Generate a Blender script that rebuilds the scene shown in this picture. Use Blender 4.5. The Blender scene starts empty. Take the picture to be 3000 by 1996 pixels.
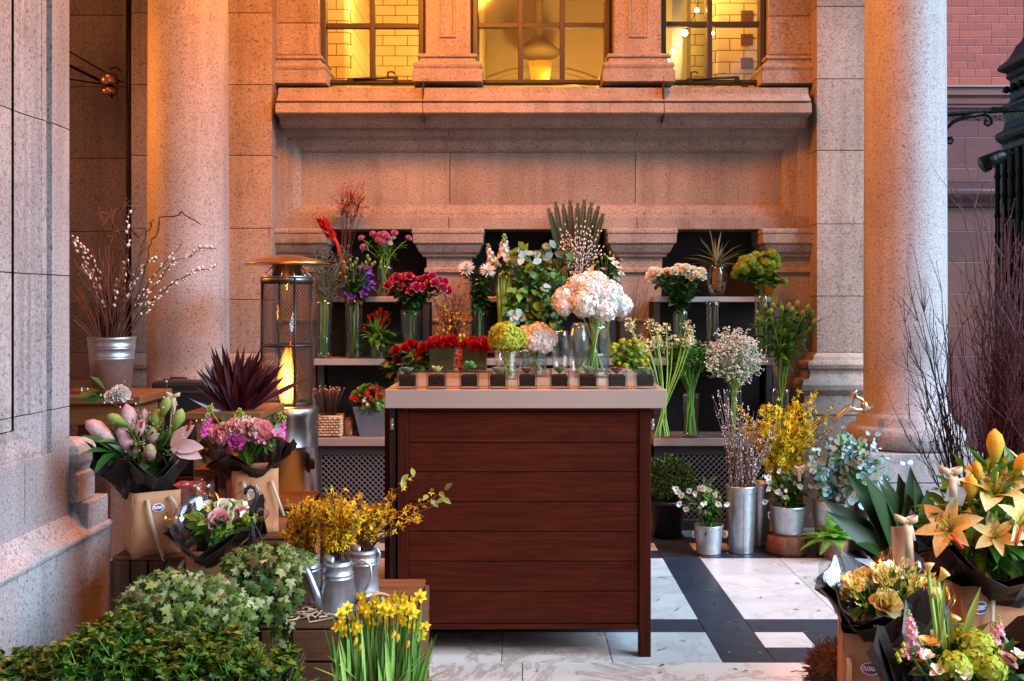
SKY, SUN, EXPO = .07, 4.2, 1.22
SEL, SAZ, SUNC, SANG = 35, 116, (.62, .81, 1), 45
DUST, OZ = 0.3, 3.0
CEIL, REAR = -3, 1.0
WARM = (1, .27, .03)
LAMPS = [('portico lamp two', (-.5,4.8,4.25), 250, .35), ('bay lamp', (-2.9,5.8,4.2), 45, .2), ('wall lamp one', (-.9,5.9,4.25), 26, .3), ('wall lamp two', (.2,5.9,4.25), 26, .3), ('wall lamp three', (1.2,5.9,4.25), 26, .3)]
SPOTS = [('portico spot', (.7,1.5,3.2), (1.4,2.5,.6), 100, 50, .1), ('side lamp', (-4.2,5.75,2.9), (1.5,6.0,1.6), 210, 60, .5), ('front lamp', (.2,.6,3.4), (-.25,4.05,.95), 100, 34, .3)]
import bpy, math, random
from mathutils import Vector, Matrix
R = random.Random(11)
C = bpy.context.scene.collection
F, CX, HY, H = 2400.0, 1190.0, 705.0, 1.377      # focal length in measured units, eye point, eye height
V = Vector
Z = V((0, 0, 1))
def P(px, py, Y): return V(((px-CX)*Y/F, Y, H-(py-HY)*Y/F))
def zz(py, Y): return H-(py-HY)*Y/F
def xx(px, Y): return (px-CX)*Y/F
def G(py): return H*F/(py-HY)
def rv(a=1.0): return V((R.uniform(-a, a), R.uniform(-a, a), R.uniform(-a, a)))
def rdir():
    while True:
        v = rv()
        if .05 < v.length < 1: return v.normalized()

# ------------------------------------------------------------------ mesh builder
class MB:
    def __init__(s): s.v = []; s.f = []; s.m = []; s.s = []
    def add(s, vs, fs, m=0, sm=False):
        o = len(s.v); s.v += [tuple(v) for v in vs]
        for f in fs: s.f.append(tuple(i+o for i in f)); s.m.append(m); s.s.append(sm)
        return s
    def bx(s, x0, x1, y0, y1, z0, z1, m=0):
        vs = [(x0,y0,z0),(x1,y0,z0),(x1,y1,z0),(x0,y1,z0),(x0,y0,z1),(x1,y0,z1),(x1,y1,z1),(x0,y1,z1)]
        return s.add(vs, [(0,3,2,1),(4,5,6,7),(0,1,5,4),(1,2,6,5),(2,3,7,6),(3,0,4,7)], m)
    def box(s, c, size, rot=None, m=0):
        hx, hy, hz = size[0]/2, size[1]/2, size[2]/2
        vs = [V((x,y,z)) for z in (-hz,hz) for x,y in ((-hx,-hy),(hx,-hy),(hx,hy),(-hx,hy))]
        if rot is not None: vs = [rot @ v for v in vs]
        vs = [v+V(c) for v in vs]
        return s.add(vs, [(0,3,2,1),(4,5,6,7),(0,1,5,4),(1,2,6,5),(2,3,7,6),(3,0,4,7)], m)
    def bar(s, a, b, w, t, m=0, up=Z):
        a, b = V(a), V(b); d = (b-a); L = d.length; d.normalize()
        x = d.cross(up)
        if x.length < 1e-4: x = d.orthogonal()
        x.normalize(); y = x.cross(d)
        rot = Matrix((x, d, y)).transposed()
        return s.box((a+b)/2, (w, L, t), rot, m)
    def tube(s, pts, r, n=6, m=0, cap=True, sm=True):
        pts = [V(p) for p in pts]; k = len(pts)
        rs = r if isinstance(r, (list, tuple)) else [r]*k
        vs = []; fs = []; x = None
        for i, p in enumerate(pts):
            d = (pts[min(i+1,k-1)]-pts[max(i-1,0)])
            d = d.normalized() if d.length > 1e-9 else Z.copy()
            x = d.orthogonal().normalized() if x is None else (x-d*x.dot(d))
            if x.length < 1e-6: x = d.orthogonal()
            x = x.normalized(); y = d.cross(x)
            for j in range(n):
                a = 2*math.pi*j/n; vs.append(p+(x*math.cos(a)+y*math.sin(a))*rs[i])
        for i in range(k-1):
            for j in range(n):
                fs.append((i*n+j, i*n+(j+1)%n, (i+1)*n+(j+1)%n, (i+1)*n+j))
        if cap: fs += [tuple(range(n))[::-1], tuple(range((k-1)*n, k*n))]
        return s.add(vs, fs, m, sm)
    def lathe(s, prof, n=28, c=(0,0,0), m=0, sm=True, wob=None, closed=False):
        vs = []; fs = []; k = len(prof); c = V(c)
        for i, (r, z) in enumerate(prof):
            for j in range(n):
                a = 2*math.pi*j/n
                rr = r*(1+(wob(a, z) if wob else 0))
                vs.append(c+V((rr*math.cos(a), rr*math.sin(a), z)))
        for i in range(k-1):
            for j in range(n): fs.append((i*n+j, i*n+(j+1)%n, (i+1)*n+(j+1)%n, (i+1)*n+j))
        if closed:
            for j in range(n): fs.append(((k-1)*n+j, (k-1)*n+(j+1)%n, (j+1)%n, j))
        else:
            if prof[0][0] > 1e-5: fs.append(tuple(range(n))[::-1])
            if prof[-1][0] > 1e-5: fs.append(tuple(range((k-1)*n, k*n)))
        return s.add(vs, fs, m, sm)
    def rect(s, x0, x1, yf, yb, prof, m=0, capb=True):
        """moulded rectangular stack: prof is a list of (offset, z)"""
        vs = []; fs = []
        for o, z in prof: vs += [(x0-o,yf-o,z),(x1+o,yf-o,z),(x1+o,yb+o,z),(x0-o,yb+o,z)]
        k = len(prof)
        for i in range(k-1):
            for j in range(4): fs.append((i*4+j, i*4+(j+1)%4, (i+1)*4+(j+1)%4, (i+1)*4+j))
        fs += [(3,2,1,0), (k*4-4,k*4-3,k*4-2,k*4-1)]
        return s.add(vs, fs, m)
    def rings(s, x0, x1, z0, z1, y, prof, m=0, fill=True):
        """a sunk panel in a wall facing -y: prof is a list of (inset, depth)"""
        vs = []; fs = []
        for i, d in prof: vs += [(x0+i,y+d,z0+i),(x1-i,y+d,z0+i),(x1-i,y+d,z1-i),(x0+i,y+d,z1-i)]
        k = len(prof)
        for i in range(k-1):
            for j in range(4): fs.append((i*4+j, i*4+(j+1)%4, (i+1)*4+(j+1)%4, (i+1)*4+j))
        if fill: fs.append((k*4-4,k*4-3,k*4-2,k*4-1))
        return s.add(vs, fs, m)
    def leaf(s, p, d, up, L, W, shape='oval', bend=.3, fold=.15, m=0, twist=0):
        d = V(d).normalized(); x = d.cross(up)
        if x.length < 1e-3: x = d.orthogonal()
        x.normalize(); n = x.cross(d); p = V(p)
        if twist:
            q = Matrix.Rotation(twist, 3, d); x = q @ x; n = q @ n
        if shape in POLY:
            out, cz = POLY[shape]
            vs = [p+d*(.34*L)+n*(cz*L)] + [p+d*(y*L)+x*(u*W)-n*(bend*L*y*y) for u, y in out]
            k = len(out)
            return s.add(vs, [(0, i+1, (i+1) % k+1) for i in range(k)], m)
        vs = []; fs = []; pr = PROF[shape]; k = len(pr)
        for t, w in pr:
            c = p+d*(L*t*(1-.25*abs(bend)*t))-n*(bend*L*t*t); e = n*(fold*w*W)
            vs += [c-x*(w*W/2)+e, c, c+x*(w*W/2)+e]
        for i in range(k-1):
            a = i*3; fs += [(a,a+1,a+4,a+3), (a+1,a+2,a+5,a+4)]
        return s.add(vs, fs, m, True)
    def octa(s, c, r, m=0, k=1.0, ax=None):
        c = V(c); ax = (ax or Z); a = ax.orthogonal().normalized(); b = ax.cross(a)
        vs = [c+ax*(r*k), c+a*r, c+b*r, c-a*r, c-b*r, c-ax*(r*k)]
        return s.add(vs, [(0,1,2),(0,2,3),(0,3,4),(0,4,1),(5,2,1),(5,3,2),(5,4,3),(5,1,4)], m, True)
    def ball(s, c, r, m=0, n=10, wob=0, sq=1):
        k = n//2+1; pr = []
        for i in range(k+1):
            a = -math.pi/2+math.pi*i/k; pr.append((max(1e-6, r*math.cos(a)), r*math.sin(a)*sq))
        return s.lathe(pr, n, c, m, True, (lambda a, z: R.uniform(-wob, wob)) if wob else None)
    def join(s, o, M=None):
        off = len(s.v); s.v += [tuple(M @ V(v)) for v in o.v] if M else list(o.v)
        s.f += [tuple(i+off for i in f) for f in o.f]; s.m += o.m; s.s += o.s
        return s
PROF = {'oval': [(0,.12),(.3,.85),(.6,.95),(1,.04)], 'lance': [(0,.25),(.25,.9),(.6,.75),(1,.02)],
        'strap': [(0,.7),(.3,1),(.65,.9),(1,.05)], 'petal': [(0,.3),(.35,.85),(.75,1),(1,.5)],
        'frond': [(0,.6),(.4,1),(.75,.7),(1,.05)], 'round': [(0,.15),(.3,.95),(.7,1),(1,.25)], 'lily': [(0,.3),(.2,.7),(.45,1),(.7,.85),(.88,.45),(1,.03)],
        'small': [(0,.2),(.5,1),(1,.08)], 'long': [(0,.5),(.2,.9),(.4,1),(.6,.95),(.8,.7),(1,.03)]}
POLY = {'ivy': ([(0,0),(.3,-.1),(.52,.12),(.3,.3),(.5,.58),(.2,.58),(0,1),(-.2,.58),(-.5,.58),(-.3,.3),(-.52,.12),(-.3,-.1)], .05)}

# ------------------------------------------------------------------ objects
def O(name, mb, mats, parent=None, world=False, bev=0, sol=0, label=None, kind=None, loc=None):
    me = bpy.data.meshes.new(name)
    vs = mb.v
    if world and parent is not None:
        l = wloc(parent); vs = [(v[0]-l.x, v[1]-l.y, v[2]-l.z) for v in vs]
    me.from_pydata(vs, [], mb.f)
    mats = mats if isinstance(mats, (list, tuple)) else [mats]
    for m in mats: me.materials.append(m)
    me.polygons.foreach_set('material_index', mb.m); me.polygons.foreach_set('use_smooth', mb.s)
    me.update()
    o = bpy.data.objects.new(name, me); C.objects.link(o)
    if parent is not None: o.parent = parent
    if loc is not None: o.location = loc
    if sol:
        k = o.modifiers.new('thickness', 'SOLIDIFY'); k.thickness = sol; k.offset = 0
    if bev:
        b = o.modifiers.new('edge', 'BEVEL'); b.width = bev; b.segments = 2; b.limit_method = 'ANGLE'; b.angle_limit = .6
    if label: o['label'] = label
    if kind: o['kind'] = kind
    return o
def wloc(o):
    l = o.location.copy()
    while o.parent is not None: o = o.parent; l += o.location
    return l
def tag(o, label, cat, group=None, kind=None):
    if label: o['label'] = label
    if cat: o['category'] = cat
    if group: o['group'] = group
    if kind: o['kind'] = kind
    return o
def T(name, label, cat, loc=(0,0,0), group=None, rz=0):
    o = bpy.data.objects.new(name, None); C.objects.link(o); o.empty_display_size = .1
    o.location = loc; o.rotation_euler = (0, 0, rz)
    return tag(o, label, cat, group)
def one(name, mb, mats, label, cat, loc=(0,0,0), group=None, **k):
    """a thing that is a single mesh built in world space around loc"""
    l = V(loc); mb.v = [(v[0]-l.x, v[1]-l.y, v[2]-l.z) for v in mb.v]
    o = O(name, mb, mats, **k); o.location = l
    return tag(o, label, cat, group)
def dup(root, loc, label=None, rz=None, group=None):
    def cp(o, par):
        c = o.copy(); C.objects.link(c)
        if par is not None: c.parent = par
        for ch in list(o.children): cp(ch, c)
        return c
    r = cp(root, None); r.location = loc
    if rz is not None: r.rotation_euler.z = rz
    if label: r['label'] = label
    if group: r['group'] = group
    return r
def basis(d, roll=0):
    d = V(d).normalized(); x = d.orthogonal().normalized(); y = d.cross(x)
    return Matrix((x, y, d)).transposed().to_4x4() @ Matrix.Rotation(roll, 4, 'Z')
def bloom(parent, name, me, wpos, d, size, roll=None):
    """one flower head: an object of its own that shares the mesh of its kind"""
    o = bpy.data.objects.new(name, me); C.objects.link(o); o.parent = parent
    o.matrix_local = Matrix.Translation(V(wpos)-wloc(parent)) @ basis(d, R.uniform(0, 6.28) if roll is None else roll) @ Matrix.Scale(size, 4)
    return o
def mesh_of(name, mb, mats):
    me = bpy.data.meshes.new(name); me.from_pydata(mb.v, [], mb.f)
    for m in (mats if isinstance(mats, (list, tuple)) else [mats]): me.materials.append(m)
    me.polygons.foreach_set('material_index', mb.m); me.polygons.foreach_set('use_smooth', mb.s); me.update()
    return me

# ------------------------------------------------------------------ materials
def new(name):
    m = bpy.data.materials.new(name); m.use_nodes = True
    nt = m.node_tree; return m, nt, nt.nodes['Principled BSDF'], nt.nodes['Material Output']
def nd(nt, t, **k):
    n = nt.nodes.new(t)
    for a, b in k.items():
        if hasattr(n, a): setattr(n, a, b)
        else: n.inputs[a.replace('_', ' ')].default_value = b
    return n
def ramp(nt, cols, fac=None, const=False):
    n = nt.nodes.new('ShaderNodeValToRGB'); e = n.color_ramp.elements
    if const: n.color_ramp.interpolation = 'CONSTANT'
    k = len(cols)
    for i, c in enumerate(cols):
        pos = i/max(1, k-1) if not isinstance(c[0], tuple) else c[1]
        col = c if not isinstance(c[0], tuple) else c[0]
        if const and not isinstance(c[0], tuple): pos = i/k
        el = e[i] if i < 2 else e.new(pos)
        el.position = pos; el.color = (*col, 1)
    if k == 1: e[1].position = 1; e[1].color = (*cols[0], 1)
    if fac is not None: nt.links.new(fac, n.inputs[0])
    return n.outputs[0]
def noise(nt, scale, detail=3, rough=.55, vec=None, dist=0):
    n = nd(nt, 'ShaderNodeTexNoise', Scale=scale, Detail=detail, Roughness=rough, Distortion=dist)
    if vec is None:
        t = nt.nodes.new('ShaderNodeTexCoord'); vec = t.outputs['Object']
    nt.links.new(vec, n.inputs['Vector']); return n.outputs['Fac']
def mul(nt, a, b, fac=1.0, mode='MULTIPLY'):
    n = nt.nodes.new('ShaderNodeMix'); n.data_type = 'RGBA'; n.blend_type = mode
    n.inputs[0].default_value = fac
    for s, x in ((6, a), (7, b)):
        if isinstance(x, tuple): n.inputs[s].default_value = (*x, 1)
        else: nt.links.new(x, n.inputs[s])
    return n.outputs[2]
def bumpn(nt, h, strength, dist=.01):
    n = nd(nt, 'ShaderNodeBump', Strength=strength, Distance=dist); nt.links.new(h, n.inputs['Height']); return n.outputs[0]
def pm(name, cols, rough=.5, metal=0, trl=0, spec=.5, var=None, bump=None, coat=0):
    """cols: one colour, or several spread over the separate leaves, petals or pieces of a mesh"""
    m, nt, b, out = new(name); L = nt.links
    cols = [cols] if not isinstance(cols[0], (tuple, list)) else cols
    if len(cols) > 1:
        g = nt.nodes.new('ShaderNodeNewGeometry'); c = ramp(nt, cols, g.outputs['Random Per Island'])
    else: c = cols[0]
    if var:
        f = noise(nt, var[0], 4); k = ramp(nt, [(1-var[1],)*3, (1+var[1]*.6,)*3], f); c = mul(nt, c, k)
    if isinstance(c, tuple): b.inputs['Base Color'].default_value = (*c, 1)
    else: L.new(c, b.inputs['Base Color'])
    b.inputs['Roughness'].default_value = rough; b.inputs['Metallic'].default_value = metal
    b.inputs['Specular IOR Level'].default_value = spec; b.inputs['Coat Weight'].default_value = coat
    if bump: L.new(bumpn(nt, noise(nt, bump[0], 4), bump[1]), b.inputs['Normal'])
    if trl:
        t = nt.nodes.new('ShaderNodeBsdfTranslucent'); x = nd(nt, 'ShaderNodeMixShader'); x.inputs[0].default_value = trl
        if isinstance(c, tuple): t.inputs[0].default_value = (*c, 1)
        else: L.new(c, t.inputs[0])
        L.new(b.outputs[0], x.inputs[1]); L.new(t.outputs[0], x.inputs[2]); L.new(x.outputs[0], out.inputs[0])
    return m
def pg(name, stops, axis='r', lo=0, hi=1.1, trl=.3, rough=.5):
    """petal whose own colour runs from its throat (or base) to its tip"""
    m, nt, b, out = new(name); L = nt.links; tc = nt.nodes.new('ShaderNodeTexCoord')
    if axis == 'r':
        v = nd(nt, 'ShaderNodeVectorMath', operation='LENGTH'); L.new(tc.outputs['Object'], v.inputs[0]); f = v.outputs['Value']
    else:
        v = nt.nodes.new('ShaderNodeSeparateXYZ'); L.new(tc.outputs['Object'], v.inputs[0]); f = v.outputs[2]
    mr = nd(nt, 'ShaderNodeMapRange'); mr.inputs[1].default_value = lo; mr.inputs[2].default_value = hi; L.new(f, mr.inputs[0])
    c = ramp(nt, stops, mr.outputs[0]); g = nt.nodes.new('ShaderNodeNewGeometry')
    c = mul(nt, c, ramp(nt, [(.84,.82,.80), (1.06,1.06,1.06)], g.outputs['Random Per Island'])); c = mul(nt, c, ramp(nt, [(.86,.84,.82), (1.08,1.08,1.08)], noise(nt, 6, 4)))
    L.new(c, b.inputs['Base Color']); b.inputs['Roughness'].default_value = rough; b.inputs['Specular IOR Level'].default_value = .25
    L.new(bumpn(nt, noise(nt, 14, 3), .25, .03), b.inputs['Normal'])
    t = nt.nodes.new('ShaderNodeBsdfTranslucent'); L.new(c, t.inputs[0]); x = nd(nt, 'ShaderNodeMixShader'); x.inputs[0].default_value = trl
    L.new(b.outputs[0], x.inputs[1]); L.new(t.outputs[0], x.inputs[2]); L.new(x.outputs[0], out.inputs[0]); return m
def granite(name, base, dark, scale=75, light=(.62,.55,.52)):
    m, nt, b, out = new(name); L = nt.links
    f = noise(nt, scale, 3, .7); f2 = noise(nt, scale*2.3, 2, .6); f3 = noise(nt, 1.4, 5, .6)
    c = ramp(nt, [(dark, .30), (base, .46), (base, .58), (light, .72)], f)
    c = mul(nt, c, ramp(nt, [((.55,.5,.48), .36), ((1.0,1.0,1.0), .46)], f2))
    c = mul(nt, c, ramp(nt, [((.66,.62,.60), .25), ((1.0,.99,.98), .5), ((1.12,1.10,1.09), .75)], f3)); c = mul(nt, c, ramp(nt, [((.62,.56,.52), .30), ((1,1,1), .42)], noise(nt, 3.3, 6, .7)), .6)
    tc = nt.nodes.new('ShaderNodeTexCoord'); mp = nd(nt, 'ShaderNodeMapping'); mp.inputs['Scale'].default_value = (7, 7, .6)
    L.new(tc.outputs['Object'], mp.inputs['Vector'])
    c = mul(nt, c, ramp(nt, [((.60,.57,.56), .32), ((1,1,1), .55)], noise(nt, 1, 5, .65, mp.outputs[0])), .65)
    g = nt.nodes.new('ShaderNodeNewGeometry')
    c = mul(nt, c, ramp(nt, [(.80,.79,.79), (1.10,1.09,1.07)], g.outputs['Random Per Island']))
    L.new(c, b.inputs['Base Color']); b.inputs['Roughness'].default_value = .62
    L.new(bumpn(nt, f, .25, .004), b.inputs['Normal'])
    return m
def marble(name, cols, vein, rough=.28, VA=.35):
    m, nt, b, out = new(name); L = nt.links
    tc = nt.nodes.new('ShaderNodeTexCoord'); g = nt.nodes.new('ShaderNodeNewGeometry')
    ad = nd(nt, 'ShaderNodeVectorMath', operation='MULTIPLY_ADD'); L.new(g.outputs['Random Per Island'], ad.inputs[0])
    ad.inputs[1].default_value = (17, 9, 5); L.new(tc.outputs['Object'], ad.inputs[2]); v = ad.outputs[0]
    c = ramp(nt, cols, noise(nt, 2.6, 6, .6, v, .8))
    ve = noise(nt, 2.2, 9, .7, v, .7)
    c = mul(nt, c, ramp(nt, [((1,1,1), .47), (vein, .5), ((1,1,1), .54)], ve), VA)
    c = mul(nt, c, ramp(nt, [((.74,.66,.55), .28), ((1,1,1), .46)], noise(nt, 5, 6, .7, v)), .6)
    c = mul(nt, c, ramp(nt, [(.88,.88,.88), (1.06,1.06,1.06)], g.outputs['Random Per Island']))
    L.new(c, b.inputs['Base Color']); L.new(ramp(nt, [(rough,)*3, (rough+.3,)*3], noise(nt, 9, 4, .6, v)), b.inputs['Roughness'])
    L.new(bumpn(nt, ve, .06, .003), b.inputs['Normal'])
    return m
def wood(name, cols, axis=0, scale=1.0, rough=.45, coat=0, cath=1.0):
    """long grain along an axis with cathedral figure; every plank of a mesh gets its own offset"""
    m, nt, b, out = new(name); L = nt.links
    tc = nt.nodes.new('ShaderNodeTexCoord'); g = nt.nodes.new('ShaderNodeNewGeometry')
    ad = nd(nt, 'ShaderNodeVectorMath', operation='MULTIPLY_ADD'); L.new(g.outputs['Random Per Island'], ad.inputs[0])
    ad.inputs[1].default_value = (7.3, 3.1, 5.7); L.new(tc.outputs['Object'], ad.inputs[2])
    mp = nd(nt, 'ShaderNodeMapping'); s = [9*scale]*3; s[axis] = 1.0*scale; mp.inputs['Scale'].default_value = s
    L.new(ad.outputs[0], mp.inputs['Vector'])
    w = nd(nt, 'ShaderNodeTexNoise', Scale=1.1, Detail=1.5, Roughness=.4, Distortion=.5); L.new(mp.outputs[0], w.inputs['Vector'])
    k = nd(nt, 'ShaderNodeMath', operation='MULTIPLY'); L.new(w.outputs['Fac'], k.inputs[0]); k.inputs[1].default_value = 52*cath
    sn = nd(nt, 'ShaderNodeMath', operation='SINE'); L.new(k.outputs[0], sn.inputs[0])
    mp2 = nd(nt, 'ShaderNodeMapping'); s2 = [120*scale]*3; s2[axis] = 3*scale; mp2.inputs['Scale'].default_value = s2
    L.new(ad.outputs[0], mp2.inputs['Vector']); fi = noise(nt, 1, 3, .6, mp2.outputs[0])
    mx = nd(nt, 'ShaderNodeMath', operation='MULTIPLY_ADD'); L.new(sn.outputs[0], mx.inputs[0]); mx.inputs[1].default_value = .085; L.new(fi, mx.inputs[2])
    c = ramp(nt, cols, mx.outputs[0])
    c = mul(nt, c, ramp(nt, [(.68,.66,.66), (1.15,1.12,1.1)], g.outputs['Random Per Island']))
    c = mul(nt, c, ramp(nt, [(.75,.75,.75), (1.1,1.1,1.1)], noise(nt, 2.3, 4)))
    L.new(c, b.inputs['Base Color']); b.inputs['Roughness'].default_value = rough; b.inputs['Coat Weight'].default_value = coat; b.inputs['Specular IOR Level'].default_value = .12
    b.inputs['Coat Roughness'].default_value = .25
    L.new(bumpn(nt, mx.outputs[0], .25, .002), b.inputs['Normal'])
    return m
def thin_glass(name, tint=(.95,.97,.96), base=.05, edge=.55, rough=.02):
    m, nt, b, out = new(name); L = nt.links; nt.nodes.remove(b)
    t = nd(nt, 'ShaderNodeBsdfTransparent'); t.inputs[0].default_value = (*tint, 1)
    gl = nd(nt, 'ShaderNodeBsdfGlossy'); gl.inputs['Roughness'].default_value = rough
    lw = nd(nt, 'ShaderNodeLayerWeight'); lw.inputs[0].default_value = .25
    mr = nd(nt, 'ShaderNodeMapRange'); mr.inputs[3].default_value = base; mr.inputs[4].default_value = edge
    L.new(lw.outputs['Facing'], mr.inputs[0])
    x = nd(nt, 'ShaderNodeMixShader'); L.new(mr.outputs[0], x.inputs[0]); L.new(t.outputs[0], x.inputs[1]); L.new(gl.outputs[0], x.inputs[2])
    L.new(x.outputs[0], out.inputs[0]); return m
def brickm(name, cols, mortar, w, h, msize=.006, squash=1.0, sqf=2, offset=.5, rough=.25, rot=None, bump=.4, scale=1.0):
    m, nt, b, out = new(name); L = nt.links
    tc = nt.nodes.new('ShaderNodeTexCoord'); mp = nd(nt, 'ShaderNodeMapping')
    if rot: mp.inputs['Rotation'].default_value = rot
    L.new(tc.outputs['Object'], mp.inputs['Vector'])
    k = nt.nodes.new('ShaderNodeTexBrick'); L.new(mp.outputs[0], k.inputs['Vector'])
    k.inputs['Scale'].default_value = scale; k.inputs['Mortar Size'].default_value = msize; k.inputs['Brick Width'].default_value = w
    k.inputs['Row Height'].default_value = h; k.offset = offset; k.squash = squash; k.squash_frequency = sqf
    k.inputs['Color1'].default_value = (*cols[0], 1); k.inputs['Color2'].default_value = (*cols[1], 1); k.inputs['Mortar'].default_value = (*mortar, 1)
    k.inputs['Mortar Smooth'].default_value = .3
    c = mul(nt, k.outputs['Color'], ramp(nt, [(.78,.76,.76), (1.12,1.1,1.1)], noise(nt, 7, 5)))
    L.new(c, b.inputs['Base Color']); b.inputs['Roughness'].default_value = rough
    iv = nd(nt, 'ShaderNodeMath', operation='SUBTRACT'); iv.inputs[0].default_value = 1; L.new(k.outputs['Fac'], iv.inputs[1])
    L.new(bumpn(nt, iv.outputs[0], bump, .005), b.inputs['Normal']); return m
def glow(name, col, strength):
    m, nt, b, out = new(name); b.inputs['Base Color'].default_value = (*col, 1)
    b.inputs['Emission Color'].default_value = (*col, 1); b.inputs['Emission Strength'].default_value = strength; return m
# ------------------------------------------------------------------ material library
GRA = granite('granite pink', (.36,.300,.262), (.085,.065,.056), 80, (.48,.42,.385))
GRG = granite('granite grey', (.38,.36,.375), (.10,.092,.10), 80, (.49,.47,.485))
GAP = pm('joint shadow gap', (.03,.02,.018), .9)
MAW = marble('marble white', [(.38,.38,.36), (.50,.53,.54), (.58,.62,.65)], (.50,.44,.37), .22)  # cool cast of the daylight is mixed into this marble's colour
MAT = marble('marble tan', [(.42,.36,.31), (.58,.52,.47), (.66,.61,.56)], (.33,.24,.19), .35, .6)  # tan marble with stronger veins, for the front and left tiles
MAB = marble('marble black', [(.012,.017,.028), (.022,.029,.046), (.038,.047,.070)], (1.3,1.3,1.4), .22)  # bluish sky reflection is put into the black marble's colour
WDC = wood('stained oak', [(.015,.0026,.0006), (.066,.0088,.0014), (.125,.022,.0050)], 0, 1.3, .6, .0, 1.0)
WDV = wood('stained oak upright', [(.015,.0026,.0006), (.056,.0076,.0013), (.095,.016,.0036)], 2, 1.0, .6, .0, .5)
WCR = wood('crate wood', [(.06,.024,.011), (.15,.065,.030), (.23,.11,.055)], 0, 1.4, .7)
WCV = wood('crate upright wood', [(.05,.022,.013), (.12,.055,.033), (.20,.10,.06)], 2, 1.4, .75)
WTB = wood('pale table wood', [(.13,.055,.022), (.23,.105,.045), (.31,.16,.075)], 0, 1.2, .55)
BRK = pm('bark', [(.06,.03,.02), (.12,.06,.035)], .9, var=(30,.5), bump=(40,.6))
STEEL = pm('brushed steel', (.55,.54,.53), .30, 1, var=(6,.15), bump=(60,.02))
TOP = pm('brushed counter metal', (.54,.42,.37), .34, .6, var=(5,.12), bump=(90,.03))
SHF = pm('shelf edge metal', (.50,.46,.45), .38, .6, var=(6,.15))
GAL = pm('galvanised zinc', (.50,.54,.58), .38, .85, var=(26,.45), bump=(20,.05))
GALD = pm('dull galvanised zinc', (.42,.45,.48), .48, .75, var=(18,.5), bump=(20,.08))
COP = pm('warm brushed metal', (.62,.40,.22), .28, 1, var=(8,.2))
BRS = pm('old brass', (.50,.33,.20), .38, 1, var=(30,.4))
BLK = pm('black paint', (.014,.013,.014), .45, var=(9,.3))
IRON = pm('gloss black iron', (.004,.0035,.004), .32, spec=.10, var=(20,.3), bump=(24,.7))
DGR = pm('dark grey metal', (.055,.052,.056), .45, .3, var=(8,.2))
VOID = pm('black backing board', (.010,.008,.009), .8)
PLA = pm('black plastic pot', (.013,.014,.020), .42, var=(12,.3))
TER = pm('terracotta', (.36,.10,.055), .8, var=(18,.3), bump=(60,.1))
GREYP = pm('grey planter', (.12,.125,.15), .6, var=(8,.15))
SOIL = pm('dark soil', [(.030,.012,.009), (.055,.024,.018)], 1.0, spec=.1, var=(90,.6), bump=(120,.9))
KRA = pm('kraft paper', (.43,.185,.078), .72, var=(6,.14), bump=(11,.35))
KRD = pm('kraft tag card', (.40,.20,.11), .75, var=(10,.12))
RIB = pm('cream ribbon', [(.50,.36,.22), (.58,.44,.29)], .6, trl=.15)
WRP = pm('black wrapping paper', [(.007,.005,.005), (.013,.009,.008)], .42, spec=.35, var=(5,.4), bump=(22,.5))
CEL = thin_glass('cellophane', (.93,.93,.94), .06, .35, .12)
GLS = thin_glass('vase glass', (.94,.96,.95), .03, .38)
RIMG = thin_glass('glass edge', (.90,.95,.93), .30, .6, .05)
WAT = thin_glass('water', (.80,.86,.80), .03, .25, .03)
PANE = thin_glass('window pane', (.93,.93,.90), .035, .4)
FROST = thin_glass('misted pane', (.86,.83,.74), .05, .4, .08)
WINF = pm('window frame paint', (.045,.030,.020), .45, var=(8,.3))
STEM = pm('green stem', [(.07,.20,.02), (.13,.32,.035), (.19,.36,.05)], .5)
STEMP = pm('pale green stem', [(.18,.36,.05), (.28,.46,.09)], .45)
TWIG = pm('brown twig', [(.04,.016,.010), (.085,.035,.02)], .7)
TWIGR = pm('red twig', [(.030,.006,.008), (.060,.012,.014), (.10,.024,.026)], .4, spec=.3)
TWIGD = pm('dark twig', [(.02,.012,.012), (.04,.022,.02)], .6)
LEAFD = pm('dark leaf', [(.012,.045,.010), (.026,.085,.016), (.05,.14,.025)], .42, trl=.15)
LEAFM = pm('mid leaf', [(.035,.13,.010), (.07,.22,.016), (.13,.30,.028)], .5, trl=.2)
LEAFY = pm('yellow green leaf', [(.14,.22,.03), (.24,.32,.05), (.30,.36,.08)], .5, trl=.25)
LEAFO = pm('olive leaf', [(.035,.05,.012), (.07,.085,.025), (.10,.10,.035)], .55, trl=.15)
LEAFB = pm('box leaf', [(.014,.036,.004), (.038,.085,.007), (.085,.15,.014), (.12,.20,.03)], .42, spec=.3, trl=.15)
IVYL = pm('ivy leaf', [(.014,.036,.005), (.042,.088,.010), (.09,.14,.016), (.24,.26,.07), (.028,.07,.010), (.42,.40,.18), (.05,.10,.016)], .5, spec=.22, trl=.12)
EUC = pm('eucalyptus leaf', [(.12,.24,.23), (.26,.42,.41), (.42,.58,.57), (.20,.34,.30)], .6, trl=.15)
FERN = pm('fern leaf', [(.10,.32,.02), (.17,.44,.035), (.25,.52,.06)], .5, trl=.3)
MARO = pm('maroon leaf', [(.014,.005,.008), (.035,.008,.014), (.08,.014,.025), (.02,.007,.012)], .30, trl=.08)
BLUEL = pm('glossy dark leaf', [(.008,.026,.004), (.014,.042,.006), (.022,.058,.010)], .38, spec=.22, trl=.1)
PSTEM = pm('dried grey flower', [(.06,.055,.075), (.10,.09,.11), (.15,.14,.15)], .8)
PW = lambda n, *c, t=.3: pm(n, list(c), .55, trl=t, spec=.3)
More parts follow.
